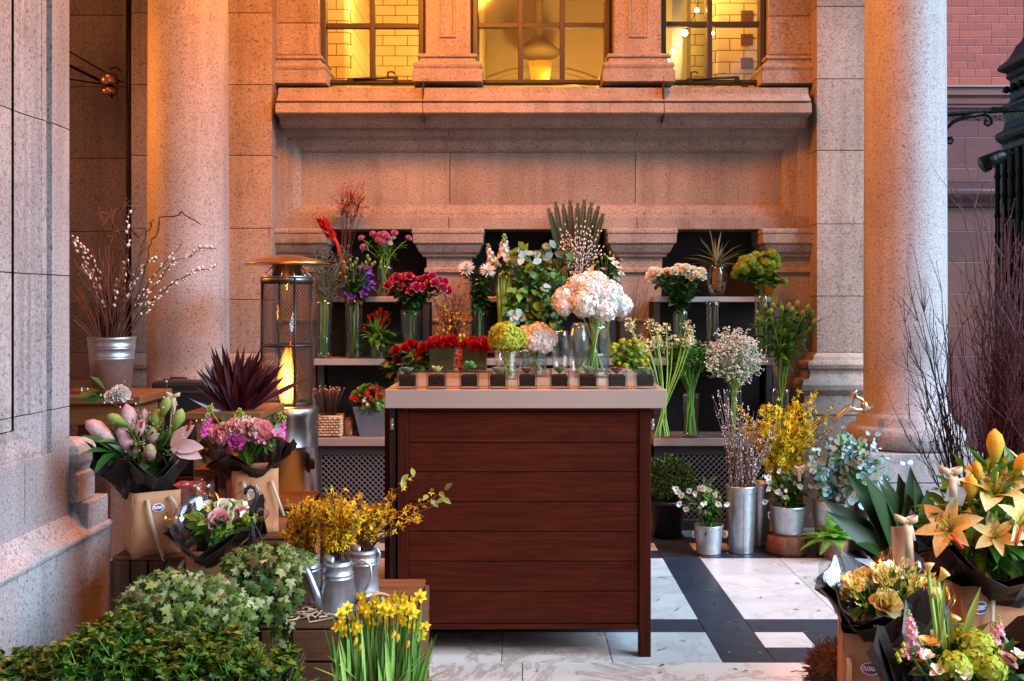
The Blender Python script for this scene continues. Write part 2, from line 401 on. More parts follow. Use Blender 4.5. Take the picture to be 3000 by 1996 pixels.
WHT = PW('white petal', (.74,.73,.68), (.84,.83,.78), (.80,.77,.70))
CRM = PW('cream petal', (.82,.76,.56), (.86,.82,.68), (.84,.79,.60))
PCH = pg('peach petal', [((.45,.45,.06),0),((.82,.60,.16),.28),((.86,.70,.30),.7),((.88,.77,.44),1)])
YEL = PW('yellow petal', (.84,.66,.02), (.88,.74,.05), (.82,.58,.012))
YLO = PW('golden petal', (.80,.44,.008), (.85,.56,.012), (.62,.28,.006), (.45,.15,.004))
YLB = PW('bright golden petal', (.82,.55,.01), (.86,.66,.03), (.70,.42,.01))
TRU = PW('deep yellow trumpet', (.84,.52,.01), (.86,.58,.015))
RED = PW('red petal', (.30,.003,.008), (.48,.008,.014), (.40,.006,.010))
SCA = PW('scarlet petal', (.55,.02,.015), (.62,.05,.02), (.45,.01,.01))
HOT = pg('hot pink petal', [((.45,.015,.07),0),((.62,.04,.14),.55),((.78,.30,.38),.95)])
PNK = pg('pale pink petal', [((.70,.26,.28),0),((.80,.44,.44),.5),((.86,.64,.60),1)])
PKM = PW('pink petal', (.72,.28,.36), (.80,.42,.46), (.75,.34,.40))
LIL = pg('lily pink petal', [((.40,.42,.14),0),((.80,.60,.52),.3),((.80,.52,.50),.65),((.66,.26,.34),1)], 'z', -.5, .6)
MAG = PW('magenta petal', (.58,.06,.36), (.66,.13,.44), (.50,.04,.30))
PUR = PW('purple petal', (.10,.02,.30), (.16,.04,.42), (.22,.07,.46))
MAU = PW('mauve petal', (.50,.16,.40), (.60,.28,.50), (.66,.16,.34))
COR = PW('coral petal', (.75,.16,.10), (.82,.28,.20), (.78,.22,.16))
ORA = PW('orange brown petal', (.42,.06,.015), (.55,.11,.02), (.36,.04,.012))
LIM = PW('lime petal', (.22,.34,.02), (.32,.44,.04), (.40,.50,.08))
LIM2 = PW('yellow lime petal', (.36,.42,.03), (.46,.52,.06), (.28,.36,.02))
BUDG = pg('green lily bud', [((.16,.26,.04),0),((.32,.42,.08),.5),((.46,.46,.16),1)], 'z', -.5, .6)
BUDP = pg('pink green lily bud', [((.34,.38,.10),0),((.56,.34,.26),.35),((.66,.40,.34),.6),((.44,.42,.14),1)], 'z', -.5, .6)
BUDY = pg('yellow lily bud', [((.40,.38,.05),0),((.72,.46,.04),.35),((.74,.42,.03),1)], 'z', -.5, .6)
CAT = pm('catkin', [(.62,.58,.52), (.74,.71,.66)], .9)
ROPE = pm('raffia', [(.34,.21,.12), (.46,.30,.18), (.55,.38,.24)], .85)
COIR = pm('coir fibre', [(.09,.03,.014), (.17,.065,.03), (.22,.09,.04)], .9)
STK = pm('sticker blue', (.03,.05,.16), .4)
STR = pm('sticker red', (.40,.02,.03), .4)
STW = pm('white lettering', (.78,.80,.84), .5)
FLAME = None

# ------------------------------------------------------------------ flower heads (unit size, facing +z)
def petal(mb, tilt, a, L, W, shape='petal', bend=.3, fold=.2, m=0, r0=0, z0=0, twist=0):
    ra = V((math.cos(a), math.sin(a), 0)); d = ra*math.cos(tilt)+Z*math.sin(tilt)
    mb.leaf(ra*r0+Z*z0, d, -ra*math.sin(tilt)+Z*math.cos(tilt), L, W, shape, bend, fold, m, twist)
def f_rose(open_=0.0):
    mb = MB(); mb.ball((0,0,-.1), .3, 0, 8, 0, 1.3)
    for cnt, t, L, W, b in ((3,87,.95,.6,-.04),(4,84,1.05,.78,.02),(5,78-6*open_,1.1,.95,.12),(5,69-12*open_,1.08,1.05,.26),(5,55-18*open_,.98,1.05,.34)):
        o = R.uniform(0,6)
        for i in range(cnt):
            petal(mb, math.radians(t+R.uniform(-5,5)), o+6.283*i/cnt, L, W, 'petal', b+R.uniform(-.03,.05), .34, 0, .10, -.55)
    return mb
def f_ball(n=110, s=.27, flat=1.0, ruff=.5, r0=.86):
    """a head of many small florets, as on hydrangea or snowball"""
    mb = MB(); mb.ball((0,0,0), .66, 0, 10, .05, flat)
    for i in range(n):
        y = 1-2*(i+.5)/n; a = i*2.39996; r = math.sqrt(1-y*y)
        u = V((r*math.cos(a), r*math.sin(a), y*flat)); d = u.normalized()+rv(.35)
        c = u*(r0+R.uniform(-.16,.12)); X = d.normalized().orthogonal().normalized(); X = Matrix.Rotation(R.uniform(0,6), 3, d) @ X; Y = d.normalized().cross(X)
        for k in range(4):
            e = X*math.cos(k*1.571)+Y*math.sin(k*1.571)
            g = d.normalized().cross(e)
            tip = c+e*s+d.normalized()*(R.uniform(-.25,.45)*ruff*s)
            mb.add([c, c+(e+g)*s*.55+d*.05*s, tip, c+(e-g)*s*.55+d*.05*s], [(0,1,2,3)], 0, True)
    return mb
def f_carn(n=70, hemi=True):
    mb = MB(); mb.ball((0,0,0), .55, 0, 8, .05, .7)
    for i in range(n):
        a = i*2.39996; t = math.acos(1-(i+.5)/n*(1.0 if hemi else 1.8)); petal(mb, math.pi/2-t+R.uniform(-.2,.2), a, .95+R.uniform(-.1,.1), .5, 'petal', R.uniform(-.3,.3), R.uniform(-.3,.3), 0, .02, -.05, R.uniform(-1.2,1.2))
    return mb
def f_mum():
    mb = MB(); mb.ball((0,0,.05), .22, 1, 8, .1, .6)
    for cnt, t, L in ((9,72,.55),(13,50,.8),(16,28,.98),(16,6,1.05),(14,-16,1.0)):
        for i in range(cnt): petal(mb, math.radians(t+R.uniform(-8,8)), 6.283*i/cnt+R.uniform(-.15,.15), L, .2, 'strap', -.22, .35, 0, .05, 0)
    return mb
def f_lily(open_=35, tight=False, bd=.6):
    mb = MB(); o = R.uniform(0,1)
    for i in range(6): petal(mb, math.radians(open_+R.uniform(-5,5)+(4 if i%2 else -4)), o+6.283*i/6, 1.15, .46 if i%2 else .60, 'lily', bd if not tight else .1, .22, 0, .05, -.1)
    for i in range(6):
        a = o+.5+6.283*i/6; e = V((.26*math.cos(a), .26*math.sin(a), .62)); mb.tube([(0,0,0), e*.6, e], .018, 4, 1); mb.box(e, (.05,.16,.05), None, 2)
    mb.tube([(0,0,0), (.02,0,.75)], .03, 5, 1); return mb
def f_bud(k=.26):
    mb = MB(); mb.lathe([(.02,-.5),(.10*k/.26,-.42),(.19*k/.26,-.15),(k,.12),(.19*k/.26,.38),(.03,.55)], 9, (0,0,0), 0, True, lambda a, z: .10*math.cos(3*a)); return mb
def f_tulip():
    mb = MB()
    for i in range(6): petal(mb, math.radians(80 if i%2 else 84), 6.283*i/6, 1.15, .62, 'oval', .05, .3, 0, .14 if i%2 else .08, -.5)
    return mb
def f_daff():
    mb = MB()
    for i in range(6): petal(mb, math.radians(8+R.uniform(-12,12)), 6.283*i/6, .98, .62, 'oval', R.uniform(-.1,.25), .14, 0, .08, 0)
    mb.lathe([(.16,-.1),(.20,.2),(.25,.45),(.36,.62)], 12, (0,0,0), 1, True, lambda a, z: .12*math.sin(6*a) if z > .4 else 0)
    mb.tube([(0,0,0),(0,0,-.35)], [.1,.07], 5, 2); return mb
def f_lis(n=7):
    mb = MB()
    for i in range(n): petal(mb, math.radians(R.uniform(35,75)), 2.4*i, 1.0, .8, 'round', R.uniform(.2,.6), .2, 0, .05, -.3)
    return mb
def f_stock(n=26, gr=.25):
    """a tall spike of ruffled florets with green buds at the tip (2 units tall)"""
    mb = MB()
    for i in range(n):
        t = i/n; a = 2.4*i; r = .42*(1-t*.75); s = .34*(1-.62*t); c = V((r*math.cos(a), r*math.sin(a), -.9+2.0*t))
        d = V((math.cos(a), math.sin(a), .5)).normalized(); X = d.orthogonal().normalized(); Y = d.cross(X)
        if t > 1-gr: mb.octa(c*.9+Z*.1, s*.6, 1, 1.5); continue
        for k in range(5):
            e = X*math.cos(k*1.26+i)+Y*math.sin(k*1.26+i); g = d.cross(e); mb.add([c, c+(e+g*.7)*s*.6, c+e*s+d*R.uniform(-.1,.15), c+(e-g*.7)*s*.6], [(0,1,2,3)], 0, True)
    mb.tube([(0,0,-1.1),(0,0,1.0)], .05, 5, 1); return mb
def f_ran():
    mb = MB(); mb.ball((0,0,0), .42, 0, 8, .05, .8)
    for cnt, t in ((5,70),(7,50),(8,25),(8,0)):
        for i in range(cnt): petal(mb, math.radians(t), 6.283*i/cnt+t, .85, .62, 'round', -.15, .3, 0, .1, -.2)
    return mb
B = {}
def fm(key, mb, mats): B[key] = mesh_of(key, mb, mats)
for k, m in (('hot',HOT),('crm',CRM),('wht',WHT),('red',RED),('pnk',PNK),('pch',PCH)):
    fm('rose_'+k, f_rose(), m); fm('rose2_'+k, f_rose(.9), m)
for k, m, n, s, ru in (('wht',WHT,230,.205,1.1),('lim',LIM,170,.2,.8),('lim2',LIM2,170,.2,.8),('pnk',PKM,130,.24,.9)): fm('hyd_'+k, f_ball(n, s, .88, ru), m)
for k, m in (('red',RED),('mag',MAG),('pkm',PKM),('pnk',PNK),('wht',WHT)): fm('carn_'+k, f_carn(), m)
fm('mum', f_mum(), [WHT, LIM2])
fm('lily_pch', f_lily(62), [PCH, LIM2, COIR]); fm('lily2_pch', f_lily(50, bd=.5), [PCH, LIM2, COIR])
for k, m in (('grn',BUDG),('pnk',BUDP),('yel',BUDY),('lil',LIL)): fm('bud_'+k, f_bud(), m)
fm('lilyc', f_lily(70, True), [LIL, LIM2, COIR])
fm('tulip', f_tulip(), SCA); fm('daff', f_daff(), [YEL, TRU, STEM])
for k, m in (('pur',PUR),('wht',WHT),('mau',MAU),('cor',COR),('sca',SCA),('pch',PCH),('crm',CRM)): fm('lis_'+k, f_lis(), m)
for k, m in (('wht',WHT),('mag',MAG),('pkm',PKM)): fm('stock_'+k, f_stock(), [m, STEMP])
fm('ran', f_ran(), MAU); fm('ranw', f_ran(), WHT)
fm('hell', f_lis(5), CRM)

# ------------------------------------------------------------------ plant helpers
def stemc(mb, a, b, r, m=0, n=5, sag=.0, k=5, wig=0.0, taper=.75):
    a, b = V(a), V(b); d = b-a; side = V((d.x, d.y, 0))
    pts = []
    for i in range(k+1):
        t = i/k; p = a+d*t
        p += Z*(sag*d.length*math.sin(math.pi*t))*1.0-side*(.18*math.sin(math.pi*t))
        if wig and 0 < i: p += rv(wig)
        pts.append(p)
    mb.tube(pts, [r*(1-(1-taper)*i/k) for i in range(k+1)], n, m, False); return pts
def cloud(mb, c, rad, n, L, W, shape='oval', m=0, shell=.45, upw=.3, bend=.3, jit=.6, keep=None):
    c = V(c); rad = V(rad)
    for _ in range(n):
        u = rdir(); t = shell+(1-shell)*R.random()**.6; q = V((u.x*rad.x, u.y*rad.y, u.z*rad.z))*t
        if keep and not keep(c+q): continue
        d = (u+rv(jit)+Z*upw).normalized(); s = R.uniform(.65, 1.25)
        mb.leaf(c+q, d, (Z+rv(.6)+u*.6), L*s, W*s, shape, bend+R.uniform(-.15,.2), .15, m, R.uniform(-.5,.5))
def facing(base, p, cam=.9, up=.35, own=.9):
    d = (V(p)-V(base)).normalized()*own+V((0,-1,0))*cam+Z*up+rv(.25); return d.normalized()
def bunch(name, label, cat, base, heads, leaf=None, smat=None, group=None, sr=.0022, foot=None, cam=.7, loose=.012, nofol=False):
    """cut flowers: heads = [(part name, mesh key, px, py, Y, size)], leaf = (n, L, W, shape, material, tmin, tmax)"""
    base = V(base); foot = V(foot) if foot is not None else base
    root = T(name, label, cat, foot, group)
    mb = MB(); tips = []
    for pn, key, px, py, Y, sz in heads:
        p = P(px, py, Y); d = facing(base, p, cam)
        bloom(root, pn, B[key], p, d, sz)
        tips.append(p-d*sz*.3)
    for p in tips:
        j = base+V((R.uniform(-1,1)*loose, R.uniform(-1,1)*loose, 0))
        pts = stemc(mb, j, p, sr, 0)
        if (foot-base).length > .02:
            e = foot+V((-(j-base).x*1.5+R.uniform(-.6,.6)*loose, R.uniform(-1,1)*loose, .006)); mb.tube([e, j], [sr, sr], 5, 0, False)
        if leaf:
            n, L, W, sh, mt, t0, t1 = leaf
            for _ in range(n):
                t = R.uniform(t0, t1); i = min(4, int(t*5)); q = pts[i].lerp(pts[i+1], t*5-i); s = R.uniform(.7,1.25)
                d = rdir(); d.z = d.z*.5+.35; mb.leaf(q, d, Z+rv(.4), L*s, W*s, sh, R.uniform(.1,.5), .15, 1)
    if not nofol and mb.v: O('foliage', mb, [smat or STEM, (leaf[4] if leaf else STEM)], root, True, kind='stuff')
    return root
def mass(px0, px1, py0, py1, Y, n, dy=.05, ell=True):
    """n points spread inside a measured patch of the photo, at depth Y +- dy"""
    out = []; cx, cy = (px0+px1)/2, (py0+py1)/2; rx, ry = (px1-px0)/2, (py1-py0)/2
    g = 0
    while len(out) < n and g < 9999:
        g += 1; a, b = R.uniform(-1,1), R.uniform(-1,1)
        if ell and a*a+b*b > 1: continue
        out.append((cx+a*rx, cy+b*ry, Y+R.uniform(-dy,dy)))
    return out
def vase(loc, rb, rt, h, wat=.4, label=None, group=None, square=False, bulge=0, th=.003, fill=None):
    x, y, z = loc; mb = MB(); name = 'glass_vase'
    if square:
        for s, (r0, r1, m0) in enumerate(((rb, rt, 0),)):
            mb.rect(x-rt, x+rt, y-rt, y+rt, [(0,z),(0,z+h)]); mb.f.pop(); mb.m.pop(); mb.s.pop()
            t = -th; mb.rect(x-rt, x+rt, y-rt, y+rt, [(t,z+.008),(t,z+h)]); mb.f.pop(); mb.m.pop(); mb.s.pop()
    else:
        n = 9; pr = []
        f = lambda t: rb+(rt-rb)*t+bulge*math.sin(math.pi*t)
        pr = [(.001, 0)]+[(f(i/n), h*i/n) for i in range(n+1)]+[(f(i/n)-th, max(.01, h*i/n)) for i in range(n, -1, -1)]+[(.001,.01)]
        mb.lathe(pr, 24, (x,y,z))
    o = one(name, mb, GLS, label, 'vase', loc, group)
    if wat:
        w = MB(); hh = h*wat
        if square: w.rect(x-rt, x+rt, y-rt, y+rt, [(-th-.001,z+.01),(-th-.001,z+hh)])
        else: w.lathe([(f(i/6*wat)-th-.001, .011+(hh-.011)*i/6) for i in range(7)], 24, (x,y,z))
        O('water', w, fill or WAT, o, True)
    return o
# ------------------------------------------------------------------ ground and paving
g = MB(); g.bx(-40, 40, -20, 60, -.3, -.012); O('ground', g, pm('street paving', (.16,.155,.15), .8, var=(3,.3)), kind='structure')
fl = MB(); J = .0016
def tile(x0, x1, y0, y1, m): fl.bx(x0+J, x1-J, y0+J, y1-J, -.008, 0, m)
fl.bx(-4.5, 3.4, -1.2, 7.0, -.02, -.004, 3)
ya = [G(1525), G(1490), G(1455), G(1425), G(1368), G(1325), G(1285), G(1267), G(1250), G(1236)]
L0, L1, L2, L3 = .797, 1.0, 1.21, 1.43
# rear rows
for y0, y1, kind in ((ya[3],ya[4],0),(ya[4],ya[5],0),(ya[5],ya[6],0),(ya[6],ya[7],1),(ya[7],ya[8],2),(ya[8],ya[9],1),(ya[9],7.0,0)):
    for x0, x1 in ((-4.5,-3.4),(-3.4,-2.6),(-2.6,-1.8),(-1.8,-.9),(-.9,-.35),(-.35,.22),(.22,L0),(L0,L1),(L1,L3),(L3,2.05),(2.05,2.7),(2.7,3.4)):
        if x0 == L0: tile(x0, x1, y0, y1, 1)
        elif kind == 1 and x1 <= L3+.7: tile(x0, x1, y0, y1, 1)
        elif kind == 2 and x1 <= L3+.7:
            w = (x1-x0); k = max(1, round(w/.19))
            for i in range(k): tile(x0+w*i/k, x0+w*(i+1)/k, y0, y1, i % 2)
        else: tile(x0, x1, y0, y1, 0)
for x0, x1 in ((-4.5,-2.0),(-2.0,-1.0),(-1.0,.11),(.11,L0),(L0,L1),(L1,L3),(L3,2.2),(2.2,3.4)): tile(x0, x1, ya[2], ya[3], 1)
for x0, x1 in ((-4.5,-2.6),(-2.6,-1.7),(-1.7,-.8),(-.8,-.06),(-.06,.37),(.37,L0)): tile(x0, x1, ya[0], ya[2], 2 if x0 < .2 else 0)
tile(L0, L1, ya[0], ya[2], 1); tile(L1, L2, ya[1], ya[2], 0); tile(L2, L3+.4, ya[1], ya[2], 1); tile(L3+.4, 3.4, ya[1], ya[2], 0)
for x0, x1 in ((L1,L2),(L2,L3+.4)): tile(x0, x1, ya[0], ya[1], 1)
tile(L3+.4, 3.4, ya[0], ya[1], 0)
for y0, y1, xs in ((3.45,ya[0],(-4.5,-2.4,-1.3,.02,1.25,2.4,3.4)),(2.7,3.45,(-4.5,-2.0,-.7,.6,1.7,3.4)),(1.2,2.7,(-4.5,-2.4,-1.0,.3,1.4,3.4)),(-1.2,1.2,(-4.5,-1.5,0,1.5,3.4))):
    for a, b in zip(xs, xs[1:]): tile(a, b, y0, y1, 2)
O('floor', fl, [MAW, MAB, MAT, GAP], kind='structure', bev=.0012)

# ------------------------------------------------------------------ stone building at the back of the portico
W = 6.77; ZT = 4.45
bld = T('stone_building', 'pink granite building front with three lit windows above a long moulded ledge', 'building', (0, W, 0))
X = lambda px, Y=W: xx(px, Y)
def zw(py, Y=W): return zz(py, Y)
wl = MB()
# panel zone blocks, joints at three places; each block is a slab with its own moulded sunk border
xj = [X(628), X(1033), X(1466), X(1890)]
z0, z1 = zw(528), zw(282)
for i in range(3):   # surround top and bottom strips
    a, b = xj[i]+(.002 if i else 0), xj[i+1]-(.002 if i < 2 else 0)
    wl.bx(a, b, W, W+.25, zw(315), zw(201)); wl.bx(a, b, W, W+.25, z0, zw(500))
    x0 = max(a, X(690)); x1 = min(b, X(1808)); wl.bx(x0, x1, W+.088, W+.25, zw(485), zw(337))
wl.bx(X(628), X(657), W, W+.25, zw(500), zw(315)); wl.bx(X(1835), X(1890), W, W+.25, zw(500), zw(315))
wl.bx(X(657), X(1835), W+.10, W+.3, zw(500), zw(315), 1)
O('wall', wl, [GRA, GAP], bld, True, bev=.003)
pb = MB(); pb.rings(X(657), X(1835), zw(500), zw(315), W, [(-.004,.0),(0,.024),(.012,.026),(.014,.040),(.040,.044),(.070,.058),(.086,.074),(.088,.088),(.098,.090)], 0, False)
O('panel_moulding', pb, GRA, bld, True)
# ledge under the windows, three lengths of stone
Yl = W-.24
prof = [(0,zz(202,W-.145)),(.140,zz(202,W-.145)),(.145,zz(203.5,W-.145)),(.147,zz(216,W-.147)),(.154,zz(220,W-.154)),(.172,zz(224.5,W-.172)),(.208,zz(228,Yl)),(.212,zz(230,Yl)),(.196,zz(231,Yl)),(.196,zz(235,Yl)),(.222,zz(236.5,Yl)),(.226,zz(258,Yl)),(.214,zz(261,Yl)),(.12,zz(262,Yl)),(.10,zz(268,Yl)),(.09,zz(276,Yl)),(.05,zz(283,Yl)),(.03,zw(291)),(.028,zw(299)),(0,zw(301))]
xc = [X(632,Yl), X(972,Yl), X(1530,Yl), X(1871,Yl)]
for i in range(3):
    a, b = xc[i]+.002, xc[i+1]-.002; m = MB(); k = len(prof)
    m.add([(a, W-f, z) for f, z in prof]+[(b, W-f, z) for f, z in prof], [(j, j+1, k+j+1, k+j) for j in range(k-1)]+[tuple(range(k)), tuple(range(k, 2*k))[::-1]])
    O('cornice', m, GRA, bld, True)
m = MB(); m.bx(xc[1]-.003, xc[1]+.003, W-.2, W, zw(290), zw(200)); m.bx(xc[2]-.003, xc[2]+.003, W-.2, W, zw(290), zw(200)); m.bx(X(628), X(1880), W+.03, W+.2, zw(208), zw(200)); O('ledge_bed', m, GAP, bld, True)
# piers between the upper windows
zs = zw(198); bp = lambda o: [(.080+o,zs),(.080+o,zw(170)),(.066+o,zw(169)),(.074+o,zw(164)),(.078+o,zw(159)),(.068+o,zw(153)),(.046+o,zw(152)),(.038+o,zw(147)),(.036+o,zw(141)),(.050+o,zw(140)),(.052+o,zw(136)),(.042+o,zw(132)),(.010+o,zw(131)),(0+o,zw(127)),(0+o,ZT)]
for x0, x1 in ((982,1083),(1412,1519)):
    m = MB(); m.rect(X(x0), X(x1), W-.06, W+.25, bp(0)); m.rings(X(x0)+.09, X(x1)-.09, zw(94), ZT-.4, W-.0605, [(0,0),(.006,-.012),(.016,-.012),(.024,.0),(.03,.004)], 0, True)
    O('pier', m, GRA, bld, True, bev=.003)
for x0, x1, e in ((630,735,0),(1768,1878,1)):
    m = MB(); m.rect(X(x0), X(x1), W-.03, W+.25, [(p-(.02 if i < 13 else 0), z) for i, (p, z) in enumerate(bp(0)[:-1])]+[(0,zw(56 if e==0 else 40)-.002)]); m.rect(X(x0), X(x1), W-.03, W+.25, [(0,zw(56 if e==0 else 40)+.002),(0,ZT)])
    O('pier', m, GRA, bld, True, bev=.003)
# capitals and piers of the lower openings
def cap(x0, x1):
    m = MB(); zt = zw(528)-.001
    pr = [(0,0),(0,zw(742)),(.016,zw(741)),(.016,zw(736)),(0,zw(734)),(0,zw(630)),(.02,zw(627)),(.02,zw(619)),(.004,zw(616)),(.006,zw(594)),(.03,zw(591)),(.032,zw(587)),(.05,zw(581)),(.066,zw(570)),(.07,zw(565)),(.085,zw(561)),(.088,zw(541)),(.094,zw(538)),(.094,zw(532)),(.088,zt),(.0,zt)]
    m.rect(X(x0), X(x1), W-.0, W+.25, pr); O('pier', m, GRA, bld, True, bev=.002)
cap(600, 726); cap(984, 1082); cap(1427, 1522); cap(1780, 1900)
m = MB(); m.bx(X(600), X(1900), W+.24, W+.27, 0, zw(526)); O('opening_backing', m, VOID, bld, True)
# tall corner pilasters behind the columns
YP = 6.6
def pilaster(px0, px1, joints, name='pilaster'):
    m = MB(); a, b = xx(px0, YP), xx(px1, YP); zj = [zz(p, YP) for p in joints]
    zb = zz(812, YP); lv = [zb]+sorted(zj)+[ZT]
    for q0, q1 in zip(lv, lv[1:]): m.bx(a, b, YP, W+.3, q0+.0018, q1-.0018)
    m.bx(a+.006, b-.006, YP+.008, W+.3, 0, ZT, 1)
    m.rect(a, b, YP, W+.3, [(.12,0),(.12,zz(952,YP)),(.125,zz(950,YP)),(.11,zz(908,YP)),(.115,zz(905,YP)),(.13,zz(895,YP)),(.13,zz(883,YP)),(.11,zz(873,YP)),(.07,zz(871,YP)),(.06,zz(860,YP)),(.06,zz(852,YP)),(.075,zz(847,YP)),(.08,zz(838,YP)),(.07,zz(831,YP)),(.035,zz(829,YP)),(.03,zz(820,YP)),(.0,zz(812,YP))])
    O(name, m, [GRA, GAP], bld, True, bev=.003)
pilaster(302, 625, [30-165,30,195,358,526,690]); pilaster(1880, 2115, [-150,15,182,347,516,682])
# set-back wall of the left bay, with the same courses
m = MB(); YB = 7.0; a, b = xx(-700, YB), xx(300, YB)
lv = [zz(812,YB)]+[zz(p, YB) for p in (700,533,365,200,35,-130)]+[ZT]
for q0, q1 in zip(lv, lv[1:]): m.bx(a, b, YB, YB+.2, q0+.002, q1-.002)
m.bx(a, b+.05, YB+.012, YB+.2, 0, ZT, 1)
m.rect(a, b, YB, YB+.2, [(.10,0),(.10,zz(908,YB)),(.12,zz(895,YB)),(.12,zz(883,YB)),(.10,zz(873,YB)),(.06,zz(868,YB)),(.06,zz(852,YB)),(.07,zz(840,YB)),(.0,zz(812,YB))])
O('wall', m, [GRA, GAP], bld, True, bev=.003)
m = MB(); m.bx(-4.6, -4.4, 2.0, 7.3, 0, ZT)
if REAR: m.bx(-4.6, REAR, -3.2, -3.0, 0, ZT)  # unseen rear wall, added behind the camera to block frontal sky light
O('side_wall_and_sky_block', m, GRA, bld, True)
m = MB(); m.bx(-4.6, 2.75, CEIL, 9.3, ZT, ZT+.3); m.bx(-4.4, 2.75, 5.75, 6.25, ZT-.35, ZT-.001); O('ceiling', m, GRA, bld, True)
# ------------------------------------------------------------------ windows and the lit rooms behind
YF = W+.10
def window(x0, x1, bars, rail, pane):
    m = MB(); a, b = xx(x0,YF), xx(x1,YF); zb = zz(192,YF)-.01; e = .035
    m.bx(a, a+e, YF-.05, YF+.03, zb, ZT-.2); m.bx(b-e, b, YF-.05, YF+.03, zb, ZT-.2); m.bx(a+e, b-e, YF-.05, YF+.03, zb, zb+.024)
    m.bx(a-.05, a, YF-.02, YF+.05, zb, ZT-.2); m.bx(b, b+.05, YF-.02, YF+.05, zb, ZT-.2)
    for p in bars: m.bx(xx(p-6,YF), xx(p+6,YF), YF-.028, YF+.02, zb+.02, ZT-.2)
    m.bx(a+e, b-e, YF-.02, YF+.018, zz(rail+6,YF), zz(rail-6,YF)); m.bx(a+e, b-e, YF-.02, YF+.018, zz(rail-136,YF), zz(rail-148,YF))
    f = O('window', m, WINF, bld, True, bev=.004)
    p = MB(); p.bx(a+e, b-e, YF-.002, YF+.002, zb+.02, ZT-.2); O('pane', p, pane, f, True)
    return f
w1 = window(741, 977, (858,), 61, PANE); w2 = window(1088, 1402, (1198,1294), 60, FROST); w3 = window(1519, 1757, (1632,), 57, PANE)
for w, a, b, c in ((w1, 800, 915, 893), (w3, 1580, 1700, 1590)):
    m = MB(); m.tube([P(a,183,YF-.06), P(b,178,YF-.06)], .008, 6); q = P(c,178,YF-.06); m.tube([q, q+V((0,-.01,.03)), q+V((.03,-.015,.034)), q+V((.045,-.015,.02))], .006, 6); m.box(P(a+8,186,YF-.06),(.03,.02,.03)); m.box(P(b-4,183,YF-.06),(.03,.02,.03))
    O('window_stay', m, BLK, w, True)
GT = brickm('cream glazed tile', [(.74,.66,.44),(.70,.60,.38)], (.10,.06,.03), .20, .083, .0035, 1, 2, .5, .18, (math.radians(90),0,0))
GTY = brickm('cream glazed tile return', [(.74,.66,.44),(.70,.60,.38)], (.10,.06,.03), .20, .083, .0035, 1, 2, .5, .18, (math.radians(90),0,math.radians(90)))
GTD = brickm('dark glazed tile', [(.18,.10,.06),(.14,.07,.05)], (.10,.06,.03), .20, .083, .0035, 1, 2, .5, .18, (math.radians(90),0,0))
TAN = pm('tan plaster', (.60,.54,.42), .7, var=(1.2,.35)); PLC = pm('warm plaster', (.55,.46,.30), .8, var=(2,.15))
room = T('tiled_interior', 'warmly lit rooms with cream glazed brick walls behind the upper windows', 'room interior', (0, 8.2, 2.6))
m = MB(); m.bx(-2.4, 2.6, 9.0, 9.1, 2.3, 4.6); m.bx(-2.5,-2.4, W+.3, 9.1, 2.3, 4.6); m.bx(2.6,2.7, W+.3, 9.1, 2.3, 4.6); O('room_wall', m, PLC, room, True)
m = MB(); m.bx(-2.5, 2.7, W+.26, 9.1, 2.2, 2.3); O('room_floor', m, pm('room floor', (.2,.12,.07), .5), room, True)
xp = xx(808, 7.5); xe = 855
yb = xp*F/(855-CX)
def tilewall(x0, x1, y0, y1, mats=None, r=.0):
    m = MB()
    m.add([(x0,y0,2.3),(x1-r,y0,2.3),(x1-r,y0,4.6),(x0,y0,4.6)], [(0,1,2,3)], 0)
    n = 5
    if r:
        for i in range(n):
            t0, t1 = math.pi/2*i/n, math.pi/2*(i+1)/n
            p = lambda t: (x1-r+r*math.sin(t), y0+r-r*math.cos(t))
            (ax,ay),(bx_,by) = p(t0), p(t1); m.add([(ax,ay,2.3),(bx_,by,2.3),(bx_,by,4.6),(ax,ay,4.6)], [(0,1,2,3)], 0, True)
    m.add([(x1,y0+r,2.3),(x1,y1,2.3),(x1,y1,4.6),(x1,y0+r,4.6)], [(0,1,2,3)], 1)
    return m
O('tiled_wall', tilewall(-2.4, xp, 7.5, yb, r=.05), [GT, GTY], room, True)
m = MB(); m.add([(xp,yb,2.3),(-.35,yb,2.3),(-.35,yb,4.6),(xp,yb,4.6)], [(0,1,2,3)]); m.bx(-.35,-.25,6.95,yb+.1,2.3,4.6,1); O('tiled_wall', m, [GT, PLC], room, True)
x3 = xx(1641, 7.35); m = MB()
m.add([(x3+.05,7.35,2.3),(2.6,7.35,2.3),(2.6,7.35,4.6),(x3+.05,7.35,4.6)], [(0,1,2,3)])
for i in range(5):
    p = lambda t: (x3+.05-.05*math.sin(t), 7.4-.05*math.cos(t)); (ax,ay),(bx_,by) = p(math.pi/2*i/5), p(math.pi/2*(i+1)/5)
    m.add([(ax,ay,2.3),(ax,ay,4.6),(bx_,by,4.6),(bx_,by,2.3)], [(0,1,2,3)], 0, True)
m.add([(x3,7.4,2.3),(x3,7.4,4.6),(x3,7.7,4.6),(x3,7.7,2.3)], [(0,1,2,3)], 1)
k = 0; z = 2.3+.003
while z < 4.5:
    if k % 2: m.bx(xx(1706,7.34), xx(1733,7.34), 7.344, 7.36, z, z+.078, 2)
    z += .083; k += 1
O('tiled_pier', m, [GT, GTY, GTD], room, True)
m = MB(); m.bx(xx(1590,8.2), xx(1628,8.2), 8.2, 8.5, 2.3, 4.6); m.bx(xx(1555,8.4), xx(1588,8.4), 8.4, 8.6, 2.3, 4.6, 1); O('tiled_pier', m, [GT, TAN], room, True)
m = MB(); xm = xx(1245, 8.6); n = 20    # tan back wall of the middle room, with a shallow arch band
